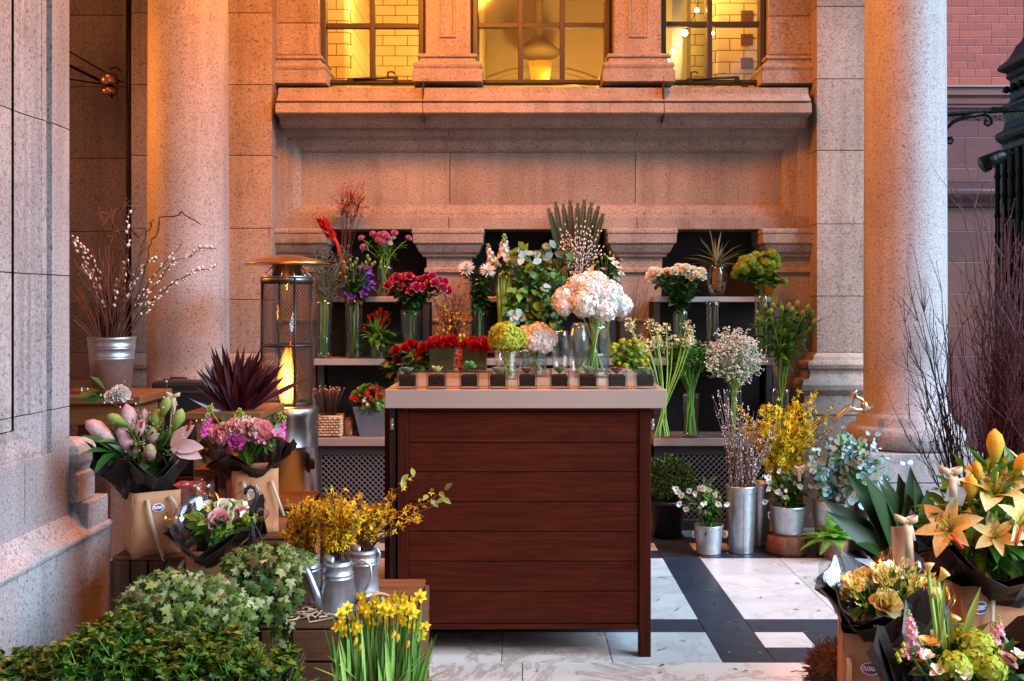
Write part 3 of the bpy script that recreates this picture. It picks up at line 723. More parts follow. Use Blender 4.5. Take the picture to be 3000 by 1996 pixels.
m.bx(-.25, .42, 8.6, 8.7, 2.3, 4.6); m.bx(.42,1.05,8.62,8.7,2.3,4.6)
for r0, r1, d in ((.62,.70,.03),(.80,.84,.02)):
    for i in range(n):
        a0, a1 = math.pi*i/n, math.pi*(i+1)/n; pt = lambda r, a, y: (xm+r*math.cos(a), y, 2.72+r*.75*math.sin(a))
        m.add([pt(r0,a0,8.6-d),pt(r1,a0,8.6-d),pt(r1,a1,8.6-d),pt(r0,a1,8.6-d),pt(r0,a0,8.6),pt(r1,a0,8.6),pt(r1,a1,8.6),pt(r0,a1,8.6)], [(0,1,2,3),(0,3,7,4),(1,5,6,2)])
m.bx(1.05,1.12,7.06,8.7,2.3,4.6); O('room_partition', m, TAN, room, True)
# lamp with a candle-bright shade on the sill of the middle window
lp = P(1244, 183, 7.25); lamp = T('table_lamp', 'small glowing candle lamp behind the middle upper window', 'lamp', lp)
m = MB(); m.lathe([(xx(1221,7.25)*0+.062,0),(.07,.06),(.078,.118)], 20, (0,0,0)); sh = O('lamp_shade', m, None or pm('lit shade paper', (.85,.60,.25), .6, trl=.5), lamp, sol=.002)
m = MB(); m.lathe([(.018,.012),(.024,.03),(.014,.06),(.002,.085)], 12); O('candle_flame', m, glow('candle glow', (1,.62,.16), 16), lamp)
m = MB(); m.lathe([(.05,.0),(.05,.01)], 16); O('base', m, BRS, lamp)
m = MB(); q = P(1240, 100, 8.3); m.lathe([(.16,-.10),(.17,-.06),(.10,0),(.04,.05),(.03,.12),(.035,.3),(.03,.8)], 18, q); one('lamp_stand', m, pm('dull bronze', (.34,.27,.17), .6), 'dark bell shaped lamp stand seen through the middle upper window', 'lamp stand', q)
# string lights in the right hand window
sl = T('string_light', 'string of small glowing bulbs across the upper window beside the tiled pier', 'string lights', P(1575,75,7.0))
pts = [P(1612,-40,7.0),P(1604,24,7.0),P(1576,76,7.0),P(1560,100,7.0),P(1549,119,7.0),P(1538,140,7.0),P(1531,157,7.0)]
m = MB(); m.tube(pts, .003, 5); O('wire', m, BLK, sl, True)
BUL = glow('bulb glow', (1,.72,.30), 22)
for i, p in enumerate(pts[1:]+[P(1641,77,7.0)]):
    m = MB(); m.ball(p, (.015,.021,.014,.016,.013,.020,.011)[i], 0, 10); O('bulb', m, BUL, sl, True)

# ------------------------------------------------------------------ columns
YC = 6.0
def column(px, label):
    x = xx(px, YC); t = T('stone_column', label, 'column', (x, YC, 0), 'granite columns of the portico'); r = .228
    m = MB(); m.lathe([(r*1.03,zz(962,YC)),(r*1.005,zz(940,YC))]+[(r*(1.0-.06*(i/12)**1.6), zz(940,YC)+(ZT-zz(940,YC))*i/12) for i in range(13)], 64); O('shaft', m, GRG, t)
    m = MB(); ze = lambda p: zz(p, YC-.2)
    m.lathe([(r*1.30,ze(1037)),(r*1.34,ze(1033)),(r*1.40,ze(1022)),(r*1.42,ze(1008)),(r*1.39,ze(995)),(r*1.32,ze(987)),(r*1.20,ze(985)),(r*1.17,ze(983)),(r*1.16,ze(966)),(r*1.10,ze(960)),(r*1.04,ze(956)),(r*.9,ze(955))], 64); O('base', m, GRG, t)
    m = MB(); m.bx(-.325,.325,-.325,.325,0,ze(1104)-.002); m.bx(-.325,.325,-.325,.325,ze(1104)+.002,ze(1038)-.001); O('plinth', m, GRG, t, bev=.005)
    return t
column(434, 'granite column lit orange, behind the dark red leaf bunch'); column(2083, 'granite column with a brass tap, in front of the brick wall')
# ------------------------------------------------------------------ near pier on the street side
pr = T('stone_pier', 'grey granite pier with vertical mouldings and a sloped base ledge', 'pier', (-1.53, 2.0, 0))
XP = -1.53; YE = 3.565
zy = lambda py, Y: H-(py-HY)*Y/F
m = MB(); zj = [1.98, 1.48, 1.035]
lv = [.50]+sorted(zj)+[2.5, 3.0, 5.2]
# courses carry the moulded panel: end strip, bead, fillets, sunk field
z0p = .895
for a, b in zip(lv, lv[1:]):
    a += .0016; b -= .0016
    if b < z0p: m.bx(-2.4, XP, -2, YE, a, b); continue
    m.bx(-2.4, XP, 3.432, YE, a, b)
    lo = max(a, z0p)
    if lo > a: m.bx(-2.4, XP, -2, 3.432, a, lo-.0005)
    m.bx(-2.4, XP-.022, 3.405, 3.432, lo, b)
    m.bx(-2.4, XP-.006, 3.372, 3.405, lo, b)
    n = 8; ys = [3.372-(3.372-3.215)*i/n for i in range(n+1)]; xs = [XP-.008-.013*math.sin(math.pi*.5*i/n)**1.2 for i in range(n+1)]
    lo2 = max(lo, z0p+.10)
    for i in range(n): m.add([(xs[i],ys[i],lo),(xs[i],ys[i],b),(xs[i+1],ys[i+1],b),(xs[i+1],ys[i+1],lo)], [(0,1,2,3)], 0, True)
    m.bx(-2.4, XP-.034, 3.198, 3.215, lo, b); m.bx(-2.4, XP-.020, -2, 3.198, lo2, b)
# lower border of the sunk field
n = 6; zs_ = [z0p+.012+.085*i/n for i in range(n+1)]; xq = [XP-.006-.014*math.sin(math.pi*.5*i/n) for i in range(n+1)]
for i in range(n): m.add([(xq[i],-2,zs_[i]),(xq[i],3.372-.157*i/n,zs_[i]),(xq[i+1],3.372-.157*(i+1)/n,zs_[i+1]),(xq[i+1],-2,zs_[i+1])], [(0,1,2,3)], 0, True)
m.bx(-2.4, XP-.008, -2, 3.372, z0p-.002, z0p+.012)
m.bx(-2.4, XP-.10, -2, YE-.01, .4, 5.2, 1); m.bx(XP-.02, XP+.0006, 3.24, 3.243, .70, z0p-.01, 1)
O('shaft', m, [GRG, GAP], pr, True, bev=.002)
m = MB(); yb2 = 3.775
m.add([(x, y, z) for y in (-2, yb2) for x, z in ((-2.4,.668),(XP+.004,.668),(XP+.010,.655),(XP+.026,.625),(XP+.046,.607),(XP+.060,.600),(XP+.062,.585),(XP+.054,.575),(XP+.052,0),(-2.4,0))],
      [(i, i+1, i+11, i+10) for i in range(9)]+[tuple(range(10)), tuple(range(10, 20))[::-1]])
m.bx(-2.4, XP+.051, 3.60, yb2-.002, .30, .70); O('base', m, GRG, pr, True, bev=.004)
m = MB(); m.rect(-2.4, XP-.025, 3.622, 3.66, [(.053,.702),(.053,.80),(.045,.805),(.045,.82),(.056,.84),(.06,.87),(.05,.90),(.03,.915),(.0,.92)]); O('base_moulding', m, GRG, pr, True, bev=.006)

# ------------------------------------------------------------------ brick building across the court
YR = 10.0; xr0, xr1 = xx(2080,YR), 9.0
bw = T('brick_building', 'red glazed brick wall with a moulded band over large plum tiles', 'building', (xx(2172,YR), YR, 0))
RB = brickm('red glazed brick', [(.50,.12,.08),(.37,.09,.066)], (.10,.04,.035), .153, .0745, .004, 2.0, 3, .5, .16, (math.radians(90),0,0))
FA = brickm('plum faience', [(.12,.045,.05),(.19,.065,.062)], (.05,.025,.028), .33, .30, .004, 1, 2, .37, .14, (math.radians(90),0,0))
FAM = pm('plum faience moulding', (.11,.044,.048), .14, var=(3,.4)); STL = pm('plum stone band', (.24,.10,.09), .4, var=(4,.2))
m = MB(); m.bx(xr0, xr1, YR, YR+.3, zz(198,YR), 7.5); O('brick_wall', m, RB, bw, True)
m = MB(); m.bx(xr0, xr1, YR-.0, YR+.3, 0, zz(250,YR)); O('tile_wall', m, FA, bw, True)
m = MB(); k = lambda p: zz(p, YR)
pf = [(0,k(198)),(.10,k(200)),(.105,k(205)),(.08,k(207)),(.08,k(222)),(.05,k(226)),(.045,k(229)),(.055,k(233)),(.05,k(241)),(.03,k(243)),(.03,k(249)),(0,k(250))]
n = len(pf); m.add([(x,YR-f,z) for x in (xr0,xr1) for f, z in pf], [(i,i+1,n+i+1,n+i) for i in range(n-1)])
O('string_course', m, STL, bw, True)
m = MB(); pf = [(0,k(414)),(.05,k(415)),(.055,k(421)),(.045,k(424))]+[(.055+.075*math.sin(math.pi*i/8), k(424+(470-424)*i/8)) for i in range(9)]+[(.055,k(472)),(.05,k(478)),(0,k(479))]
n = len(pf); m.add([(x,YR-f,z) for x in (xr0,xr1) for f, z in pf], [(i,i+1,n+i+1,n+i) for i in range(n-1)], 0, True); O('string_course', m, FAM, bw, True)
m = MB(); x = xr0
while x < 6.5:      # key pattern band
    a = k(277); s = .016
    for q in ((0,0,4.2,.6),(0,0,.6,3),(0,2.4,3.2,3),(2.6,1.2,3.2,3),(1.2,1.2,3.2,1.8),(3.7,0,4.3,3)): m.bx(x+q[0]*s*1.3, x+q[2]*s*1.3, YR-.006, YR-.0005, a+q[1]*s, a+q[3]*s)
    x += 4.9*s*1.3
O('key_pattern', m, pm('dark key pattern', (.06,.03,.035), .2), bw, True)
# ------------------------------------------------------------------ black iron kiosk corner, bracket and floodlight
ip = T('iron_post', 'ornate glossy black cast iron post at the edge of the court', 'post', (4.156, 7.8, 0))
YI = 7.8; q = lambda p: zz(p, 8.1); hw = .38
def hwx(px): return xx(2415,YI)-xx(px,YI)
m = MB(); pr_ = [(2305,1600),(2305,700),(2300,690),(2300,680),(2298,350),(2304,346),(2304,332),(2294,322),(2290,312),(2294,304),(2304,300),(2308,280),(2306,262),(2300,250),(2300,243),(2312,236),(2316,232),(2316,186),(2308,178),(2312,170),(2296,160),(2294,154),(2300,147),(2312,137),(2320,122),(2326,108),(2334,98),(2338,90),(2338,-150)]
m.rect(ip.location.x, ip.location.x, YI, YI, [(hwx(a), max(0, q(b))) for a, b in pr_]); O('post_shaft', m, IRON, ip, True, bev=.01)
for y in (8.12, 8.0, 7.88, 7.76, 7.64, 7.52):
    m = MB(); c = 4.156-hw-.035
    m.lathe([(.018,max(0,q(1100)))]+[v for i in range(14) for v in ((.018,q(1000-45*i)),(.027,q(992-45*i)),(.018,q(984-45*i)))]+[(.018,q(352))], 10, (c,y,0)); O('baluster', m, IRON, ip, True)
m = MB()
for i in range(7): m.lathe([(.001,-.03),(.022,-.022),(.03,0),(.022,.022),(.001,.03)], 8, (4.156-hwx(2312)-.004, YI-.36+.115*i, q(205)))
m.tube([(4.156-hwx(2312)-.004,YI-.4,q(205)),(4.156-hwx(2312)-.004,YI+.4,q(205))], .008, 6); O('bead_rail', m, IRON, ip, True)
Yb = 7.3; br = T('iron_bracket', 'black wrought iron bracket arm with scrolled ends', 'bracket', P(2300,256,Yb))
m = MB(); m.tube([P(2120,268,Yb),P(2172,264,Yb),P(2230,260,Yb),P(2300,255,Yb),P(2400,250,Yb)], .016, 8); m.bx(xx(2280,Yb), xx(2420,Yb), Yb-.02, Yb+.02, zz(252,Yb), zz(247,Yb)); O('arm', m, IRON, br, True)
m = MB(); m.tube([P(2262,262,Yb),P(2225,268,Yb),P(2195,280,Yb),P(2178,296,Yb),P(2174,314,Yb),P(2180,328,Yb),P(2189,330,Yb),P(2194,323,Yb),P(2190,316,Yb),P(2184,318,Yb),P(2185,324,Yb)], [.016,.015,.014,.013,.012,.012,.011,.010,.010,.012,.014], 8)
m.tube([P(2256,262,Yb),P(2272,264,Yb),P(2282,272,Yb),P(2282,284,Yb),P(2274,289,Yb),P(2266,284,Yb),P(2268,277,Yb),P(2274,279,Yb)], [.014,.014,.013,.012,.011,.010,.011,.014], 8); O('scroll', m, IRON, br, True)
fl_ = T('floodlight', 'small black floodlight fixed to the iron post', 'floodlight', P(2290,366,7.2))
m = MB(); a, b = P(2312,355,7.2), P(2262,380,7.2); m.tube([a, a.lerp(b,.15), a.lerp(b,.7), b], [.03,.045,.055,.06], 14); O('body', m, IRON, fl_, True)
m = MB(); m.tube([P(2300,358,7.2), P(2330,352,7.4)], .014, 8); O('arm', m, IRON, fl_, True)
# ------------------------------------------------------------------ brass tap on the column
tp = T('water_tap', 'old brass tap with a cross handle and long spout, on the granite column', 'tap', P(1992,930,5.72))
Yt = 5.74; m = MB(); m.tube([P(2006,938,5.8),P(1990,941,Yt),P(1970,944,Yt),P(1956,938,Yt),P(1944,946,Yt),P(1931,958,Yt),P(1917,973,Yt)], [.020,.016,.012,.018,.014,.012,.012], 10); m.tube([P(1990,950,Yt),P(1990,935,Yt),P(1989,924,Yt)], [.014,.022,.014], 10); O('spout', m, BRS, tp, True)
m = MB(); m.tube([P(1990,930,Yt),P(1984,920,Yt),P(1972,914,Yt),P(1968,905,Yt),P(1962,935,Yt-.01)], [.008,.010,.010,.007,.006], 8); O('stem', m, BRS, tp, True)
m = MB(); m.tube([P(1955,913,Yt),P(1966,905,Yt),P(1972,898,Yt)], .008, 8); m.tube([P(1958,902,Yt),P(1974,909,Yt)], .006, 8); O('handle', m, BRS, tp, True)
# ------------------------------------------------------------------ copper wall light in the left bay
wl_ = T('wall_light', 'copper wall light with long thin arms in the dark bay', 'wall light', P(255,190,6.75))
Yw = 6.75; m = MB(); m.lathe([(.01,.06),(.03,.055),(.05,.035),(.057,.0),(.05,-.02)], 20, P(252,188,Yw)); O('lamp_head', m, COP, wl_, True)
m = MB(); m.lathe([(.045,0),(.05,.02),(.045,.04),(.001,.045)], 20, P(252,218,Yw)); O('lower_cup', m, COP, wl_, True)
m = MB()
for a, b in (((158,150),(258,200)),((158,182),(250,196)),((158,118),(285,192)),((252,160),(268,154)),((268,154),(278,165))): m.tube([P(*a,Yw), P(*b,Yw)], .010 if a[1] == 150 else .005, 6)
m.tube([P(256,178,Yw),P(257,225,Yw)], .008, 6); m.tube([P(255,200,Yw),P(258,205,7.0)], .012, 6); O('arm', m, IRON, wl_, True)
m = MB(); pz = [(-.015,-.015)]; m.tube([P(298,-100,6.9), P(298,820,6.9)], .022, 10); one('corner_rod', m, BLK, 'slim dark rod running up the corner of the left bay', 'pipe', P(298,820,6.9))  # black rod set in place of the dark corner groove
# ------------------------------------------------------------------ shelving units against the openings
YS = [6.36, 6.44, 6.55]                        # front edges of base, middle and top board
ZB = [zz(1009, 6.36), zz(826, 6.44), zz(683, 6.55)]
def lattice(mb, x0, x1, z0, z1, y, st=.034, w=.006):
    k = int((x1-x0+z1-z0)/st)+1
    for i in range(k):
        for s in (0, 1):
            o = i*st
            ax, az = (x0+o, z0) if o <= x1-x0 else (x1, z0+o-(x1-x0))
            L = min(ax-x0, z1-az); bx_, bz = ax-L, az+L
            if L < .01: continue
            if s: ax, bx_ = x0+x1-ax, x0+x1-bx_
            mb.bar((ax, y-s*.004, az), (bx_, y-s*.004, bz), .003, w, 0, up=V((0,1,0)))
def shelf_unit(px0, px1, label, tops=True):
    x0, x1 = xx(px0, 6.36), xx(px1, 6.36); t = T('shelving_unit', label, 'shelving', ((x0+x1)/2, 6.55, 0), 'black shelving units in front of the openings')
    m = MB(); m.bx(x0+.02, x1-.02, 6.735, 6.75, .0, ZB[2]-.03); O('back_panel', m, VOID, t, True)
    for k in range(3):
        a, b = (x0, x1) if k == 0 else (xx(px0, YS[k]), xx(px1, YS[k]))
        m = MB(); th = (.048, .04, .034)[k]; m.bx(a, b, YS[k], 6.73, ZB[k]-th, ZB[k]); O('shelf', m, SHF if k else TOP, t, True, bev=.003)
    for px in (px0+12, px1-12):
        m = MB(); c = xx(px, 6.5); m.bx(c-.018, c+.018, 6.56, 6.60, ZB[0], ZB[2]-.036); O('upright', m, DGR, t, True)
    m = MB(); a, b = x0+.012, x1-.012; m.bx(a, b, 6.40, 6.42, ZB[0]-.11, ZB[0]-.05); m.bx(a, b, 6.40, 6.42, .0, .06); m.bx(a, a+.03, 6.40, 6.42, .06, ZB[0]-.11); m.bx(b-.03, b, 6.40, 6.42, .06, ZB[0]-.11); O('grille_frame', m, DGR, t, True, bev=.002)
    m = MB(); lattice(m, a+.03, b-.03, .06, ZB[0]-.11, 6.412); O('grille', m, SHF, t, True)
    return t
shelf_unit(722, 990, 'black shelving unit beside the patio heater, holding tulips and purple flowers')
shelf_unit(1085, 1425, 'black shelving unit behind the counter vases, filled with leafy branches')
shelf_unit(1504, 1788, 'black shelving unit holding cream roses and lime snowball flowers')

# ------------------------------------------------------------------ items on the first unit
b1, b2, b0 = ZB[1], ZB[2], ZB[0]
def VS(px, Y, z, rb, rt, h, wat, label, group='clear glass vases on the shelves', **k): return vase((xx(px, Y), Y, z), rb, rt, h, wat, label, group, **k)
VS(746, 6.50, b1, .050, .054, .37, .38, 'tall clear vase with dry grey stems beside the heater, on the middle shelf')
VS(815, 6.50, b1, .056, .058, .37, .45, 'tall clear vase under the purple flowers, on the middle shelf')
VS(870, 6.52, b1, .052, .060, .13, .35, 'short clear vase holding red tulips')
VS(886, 6.64, b2, .045, .055, .20, .5, 'clear vase under mauve buttercup blooms on the top shelf')
VS(786, 6.66, b2, .045, .05, .22, .4, 'clear vase under orange paw flowers on the top shelf')
VS(945, 6.42, b1, .050, .066, .30, .4, 'clear vase under the hot pink roses')
Yd = 6.50
# dry grey sea lavender
rt = T('dried_flower_bunch', 'bunch of dry grey purple sea lavender behind the heater hood', 'dried flowers', (xx(746,Yd),Yd,b1+.012), 'cut flower bunches on the shelves'); m = MB(); fo = V((xx(746,Yd),Yd,b1+.012)); nk = P(745,690,Yd)
for i in range(40):
    t = P(R.uniform(718,800), R.uniform(572,690), Yd+R.uniform(-.06,.06)); j = nk+rv(.02); m.tube([fo+rv(.02)*V((1,1,0)).length*.5, j, t], .0016, 4, 0, False)
    for _ in range(16): m.octa(t+rv(.032), R.uniform(.003,.008), 1)
    for _ in range(3):
        q = j.lerp(t, R.uniform(.4,.9)); e = q+rv(.05)+Z*.03; m.tube([q, e], .001, 4, 1, False)
        for _ in range(5): m.octa(e+rv(.015), R.uniform(.003,.006), 1)
O('foliage', m, [STEM, PSTEM], rt, True, kind='stuff')
h = [('lisianthus','lis_pur',x,y,6.48+R.uniform(-.04,.04),R.uniform(.024,.036)) for x, y in ((822,628),(838,640),(850,632),(856,652),(842,662),(830,618),(848,618),(816,652),(800,676),(808,684),(822,680),(790,660),(858,666),(836,676))]
h += [('lily_bud','bud_grn',x,y,6.48+R.uniform(-.05,.05),.036) for x, y in ((792,606),(800,620),(806,600),(812,612),(822,598),(784,632),(796,640),(806,650),(818,606),(842,606),(850,600),(856,610),(846,592),(862,606),(812,640))]
bunch('lisianthus_bunch', 'purple blooms and pale green buds in a tall shelf vase', 'flowers', (xx(815,6.5),6.5,b1+.33), h, (9,.06,.024,'oval',LEAFD,.05,.85), STEM, 'cut flower bunches on the shelves', foot=(xx(815,6.5),6.5,b1+.012))
h = [('tulip','tulip',x,y,6.5+R.uniform(-.03,.03),.036) for x, y in ((868,722),(877,716),(885,730),(889,724),(879,741),(872,745),(850,732),(838,758),(896,740),(882,752),(861,728))]
bunch('tulip_bunch', 'scarlet tulips with pale striped leaves in a short shelf vase', 'flowers', (xx(870,6.5),6.5,b1+.08), h, (6,.15,.030,'long',LEAFM,.0,.55), STEMP, 'cut flower bunches on the shelves', foot=(xx(870,6.52),6.52,b1+.012), sr=.003, cam=.15)
h = [('ranunculus','ran',x,y,6.6+R.uniform(-.04,.04),R.uniform(.026,.032)) for x, y in ((832,548),(836,568),(866,545),(876,540),(885,538),(871,552),(893,552),(889,543),(858,538),(941,548),(908,536),(880,556))]
h += [('ranunculus','ranw',897,560,6.6,.025), ('ranunculus','ranw',905,547,6.6,.022)]
bunch('ranunculus_bunch', 'mauve buttercup blooms on many green stems, top shelf beside the dark opening', 'flowers', (xx(886,6.62),6.62,b2+.20), h, (9,.07,.006,'strap',STEM,.2,.95), STEM, 'cut flower bunches on the shelves', foot=(xx(882,6.64),6.64,b2+.012), sr=.0028, loose=.03)
# orange paw flowers and torch ginger
rt = T('paw_flower_bunch', 'rusty orange branching paw flowers standing tallest on the top shelf', 'flowers', (xx(790,6.66),6.66,b2+.012), 'cut flower bunches on the shelves'); m = MB(); fo = V((xx(790,6.66),6.66,b2+.012))
for i in range(15):
    bx0 = R.uniform(778,846); t = P(bx0, R.uniform(450,505), 6.66+R.uniform(-.05,.05)); pts = stemc(m, fo+rv(.015)*.8, t, .002, 0, 5, 0, 5, .008)
    for _ in range(5):
        e = t+V((R.uniform(-.06,.06), R.uniform(-.04,.04), R.uniform(-.02,.09))); m.tube([t-Z*.03, t.lerp(e,.5)+Z*.012, e], .0014, 4, 0, False)
        for _ in range(7):
            c = e+rv(.02); m.leaf(c, rdir()+Z*.5, Z, .022, .009, 'small', .3, .2, 1)
O('foliage', m, [TWIG, ORA], rt, True, kind='stuff')
rt = T('torch_flower', 'single red torch flower leaning out of the top shelf', 'flowers', P(775,600,6.6)); m = MB(); m.tube([P(792,640,6.62),P(786,600,6.6),P(776,560,6.58),P(766,545,6.58)], [.008,.009,.010,.014], 8); O('stem', m, SCA, rt, True)
m = MB(); a, b = P(770,552,6.58), P(734,498,6.56); d = (b-a)
for i in range(26):
    t = i/26; q = a+d*t*.75; an = 2.4*i; s = d.normalized().orthogonal().normalized(); s = Matrix.Rotation(an, 3, d.normalized()) @ s; m.leaf(q+s*.012*(1-t*.4), d.normalized()+s*.35, s, .06, .025, 'oval', -.1, .3)
O('bloom', m, RED, rt, True)
h = [('rose', R.choice(('rose_hot','rose2_hot')), x, y, 6.34+R.uniform(-.05,.05), R.uniform(.033,.040)) for x, y in ((893,655),(903,672),(912,638),(921,660),(932,648),(943,655),(950,642),(958,660),(941,635),(930,636),(968,644),(980,640),(990,652),(1002,650),(1012,646),(1024,648),(1020,662),(1032,668),(995,636),(905,645),(946,668),(970,660))]
bunch('rose_bunch', 'hot pink roses with dark leaves in front of the first shelving unit', 'flowers', (xx(945,6.40),6.40,b1+.27), h, (15,.055,.034,'oval',LEAFD,.2,.92), STEM, 'cut flower bunches on the shelves', foot=(xx(945,6.42),6.42,b1+.012))
# base shelf: incense sticks in a basket, jar, grey planter
Yq = 6.48; x0, x1 = xx(733,Yq), xx(788,Yq); zt = b0+.125
bk = T('wicker_basket', 'small woven straw basket of copper coloured sticks', 'basket', ((x0+x1)/2,Yq,b0)); m = MB()
for k in range(7):
    for s in range(10):
        a = b0+.006+k*.0165; u = x0+(x1-x0)*s/10; m.tube([(u,Yq-.07,a+.008),(u+(x1-x0)/20,Yq-.078-(.004 if (s+k)%2 else -.004),a+.008),(u+(x1-x0)/10,Yq-.07,a+.008)], .0085, 5, 0, False)
for x in (x0, x1):
    for k in range(7): m.tube([(x,Yq-.07,b0+.014+k*.0165),(x,Yq+.06,b0+.014+k*.0165)], .0085, 5)
m.bx(x0, x1, Yq-.065, Yq+.06, b0, b0+.11); O('weave', m, ROPE, bk, True)
m = MB(); m.tube([(x0,Yq-.072,zt),(x1,Yq-.072,zt),(x1,Yq+.06,zt),(x0,Yq+.06,zt),(x0,Yq-.072,zt)], .009, 6); O('rim', m, ROPE, bk, True)
fn = T('stick_bunch', 'fan of copper tipped sticks standing in the straw basket', 'sticks', P(760,960,Yq)); m = MB(); f0 = P(757,978,Yq)
for i in range(46):
    t = P(R.uniform(720,790), 0, Yq); u = (t.x-f0.x); e = V((f0.x+u, Yq+R.uniform(-.05,.05), zz(R.uniform(884,902)+abs(u)*90, Yq))); m.tube([f0+V((u*.25,0,0)), f0.lerp(e,.75), e], [.002,.0022,.004], 4); m.octa(e, .006, 1, 1.6)
O('sticks', m, [TWIG, pm('copper tip', (.45,.20,.12), .4, .6)], fn, True, kind='stuff')
m = MB(); m.lathe([(.03,0),(.034,.01),(.034,.09),(.026,.10),(.026,.112),(.001,.114)], 16, P(804,1002,6.5)); one('glass_jar', m, pm('amber jar', (.22,.10,.06), .2, coat=.5), 'amber jar between the straw basket and the grey planter', 'jar', P(804,1002,6.5))
pl = T('planter', 'grey tapered planter of small red flowers on the base shelf', 'planter', (xx(858,6.5),6.5,b0)); m = MB(); c = xx(858,6.5); m.add([(c+sx*w, 6.5+sy*w*.7, z) for z, w in ((b0,.075),(b0+.185,.115)) for sx, sy in ((-1,-1),(1,-1),(1,1),(-1,1))], [(0,1,5,4),(1,2,6,5),(2,3,7,6),(3,0,4,7),(4,5,6,7),(3,2,1,0)]); O('pot', m, GREYP, pl, True, bev=.004)
m = MB(); cloud(m, (c,6.48,b0+.225), (.105,.08,.075), 220, .045, .04, 'round', 0); O('foliage', m, LEAFM, pl, True, kind='stuff')
for x, y, _ in mass(806,884,888,930,6.42,34): bloom(pl, 'bloom', B['lis_sca'], P(x, y, 6.42+R.uniform(-.03,.05)), V((0,-1,.6))+rv(.5), R.uniform(.014,.02))
for x, y in ((838,922),(846,930),(842,915),(870,926)): bloom(pl, 'bloom', B['lis_crm'], P(x, y, 6.40), V((0,-1,.6))+rv(.5), .015)

# ------------------------------------------------------------------ between and in the second unit
rt = T('branch_bunch', 'thin golden brown budding branches between the first and second shelves', 'branches', P(1040,830,6.3), 'cut flower bunches on the shelves'); m = MB(); fo = P(1040,830,6.3)
for i in range(46):
    t = P(R.uniform(992,1095), R.uniform(640,760), 6.3+R.uniform(-.08,.08)); pts = stemc(m, fo+rv(.02), t, .002, 0, 4, 0, 6, .012)
    for _ in range(17):
        j = R.randrange(1,6); q = pts[j].lerp(pts[j+1], R.random()) if j < 6 else pts[j]
        if R.random() < .6: m.leaf(q+rv(.012), rdir()+Z*.3, Z+rv(.4), R.uniform(.012,.022), .01, 'small', .2, .2, R.choice((1,1,2)))
        else: e = q+rv(.035)+Z*.012; m.tube([q, e], .001, 4, 0, False); m.leaf(e, rdir(), Z, .016, .01, 'small', .2, .2, R.choice((1,2)))
for x, y, _ in mass(1000,1070,700,795,6.27,90): m.leaf(P(x,y,6.27+R.uniform(-.05,.05)), rdir(), Z, .024, .013, 'small', .3, .2, 3)
O('foliage', m, [TWIG, LEAFO, ORA, YLO], rt, True, kind='stuff')
VS(1040, 6.3, zz(836,6.3)-.02, .04, .05, .16, .4, 'clear vase under golden brown branches')
h = [('chrysanthemum','mum',1074,619,6.36,.056), ('chrysanthemum','mum',1122,624,6.36,.054), ('chrysanthemum','mum',1102,650,6.5,.03)]
bunch('chrysanthemum_bunch', 'shaggy white chrysanthemums with dark leaves in front of the second opening', 'flowers', (xx(1105,6.42),6.42,b1+.27), h, (60,.065,.038,'oval',LEAFD,.2,.97), STEM, 'cut flower bunches on the shelves', foot=(xx(1105,6.44),6.44,b1+.012), sr=.003, cam=1.2)
VS(1105, 6.44+.06, b1, .05, .055, .30, .4, 'clear vase under the shaggy white chrysanthemums')
h = [('stock','stock_wht',x,y,6.6,s) for x, y, s in ((1128,585,.065),(1160,570,.085),(1190,585,.06),(1140,600,.05),(1178,596,.055),(1206,578,.05))]
bunch('stock_bunch', 'tall white stock spikes with green tips above the leafy branches', 'flowers', (xx(1165,6.62),6.62,b2+.10), h, (10,.07,.020,'lance',LEAFM,.2,.8), STEM, 'cut flower bunches on the shelves', foot=(xx(1165,6.62),6.62,b2+.01), cam=.1)
VS(1165, 6.62, b2, .045, .05, .16, .5, 'clear vase under white stock spikes')
rt = T('narcissus_bunch', 'upright bundle of narrow green stems with closed white buds', 'flowers', P(1158,740,6.4), 'cut flower bunches on the shelves'); m = MB()
for i in range(60):
    a = P(R.uniform(1148,1170), 790, 6.4+R.uniform(-.03,.03)); e = P(R.uniform(1140,1178), R.uniform(625,668), 6.4+R.uniform(-.04,.04)); m.leaf(a, (e-a), V((0,-1,0))+rv(.3), (e-a).length, .011, 'strap', .02, .2, R.choice((0,1)))
O('foliage', m, [STEM, STEMP], rt, True, kind='stuff')
for x, y in ((1150,634),(1157,628),(1166,640),(1172,632)): bloom(rt, 'bud', B['bud_grn'], P(x,y,6.37), Z+rv(.2), .03)
rt = T('leafy_branch_bunch', 'large mass of broad olive green leaves filling the second opening', 'foliage', P(1235,826,6.45), 'cut flower bunches on the shelves'); m = MB(); fo = P(1235,800,6.45)
for i in range(64):
    t = P(R.uniform(1160,1312), R.uniform(565,735), 6.45+R.uniform(-.12,.1)); pts = stemc(m, fo+rv(.03), t, .0025, 0, 4, 0, 6, .015)
    for _ in range(20):
        j = R.randrange(2,6); q = pts[j].lerp(pts[min(6,j+1)], R.random())+rv(.02); s = R.uniform(.6,1.2); m.leaf(q, rdir()+Z*.3+V((0,-.4,0)), V((0,-1,.6))+rv(.6), .062*s, .038*s, R.choice(('oval','round')), R.uniform(.1,.5), .1, R.choice((1,1,2,3)))
for x, y in ((1185,725),(1178,740),(1195,735),(1265,660),(1295,668),(1300,690),(1205,590),(1230,590),(1248,600),(1275,575)):
    for _ in range(3): m.leaf(P(x+R.uniform(-6,6),y+R.uniform(-6,6),6.3), rdir()+V((0,-.3,0)), V((0,-1,.5))+rv(.4), .06, .042, 'round', .2, .1, 4)
cloud(m, P(1240,760,6.45), (.16,.09,.07), 180, .05, .03, 'oval', 3)
O('foliage', m, [TWIG, LEAFM, LEAFO, LEAFD, EUC], rt, True, kind='stuff')
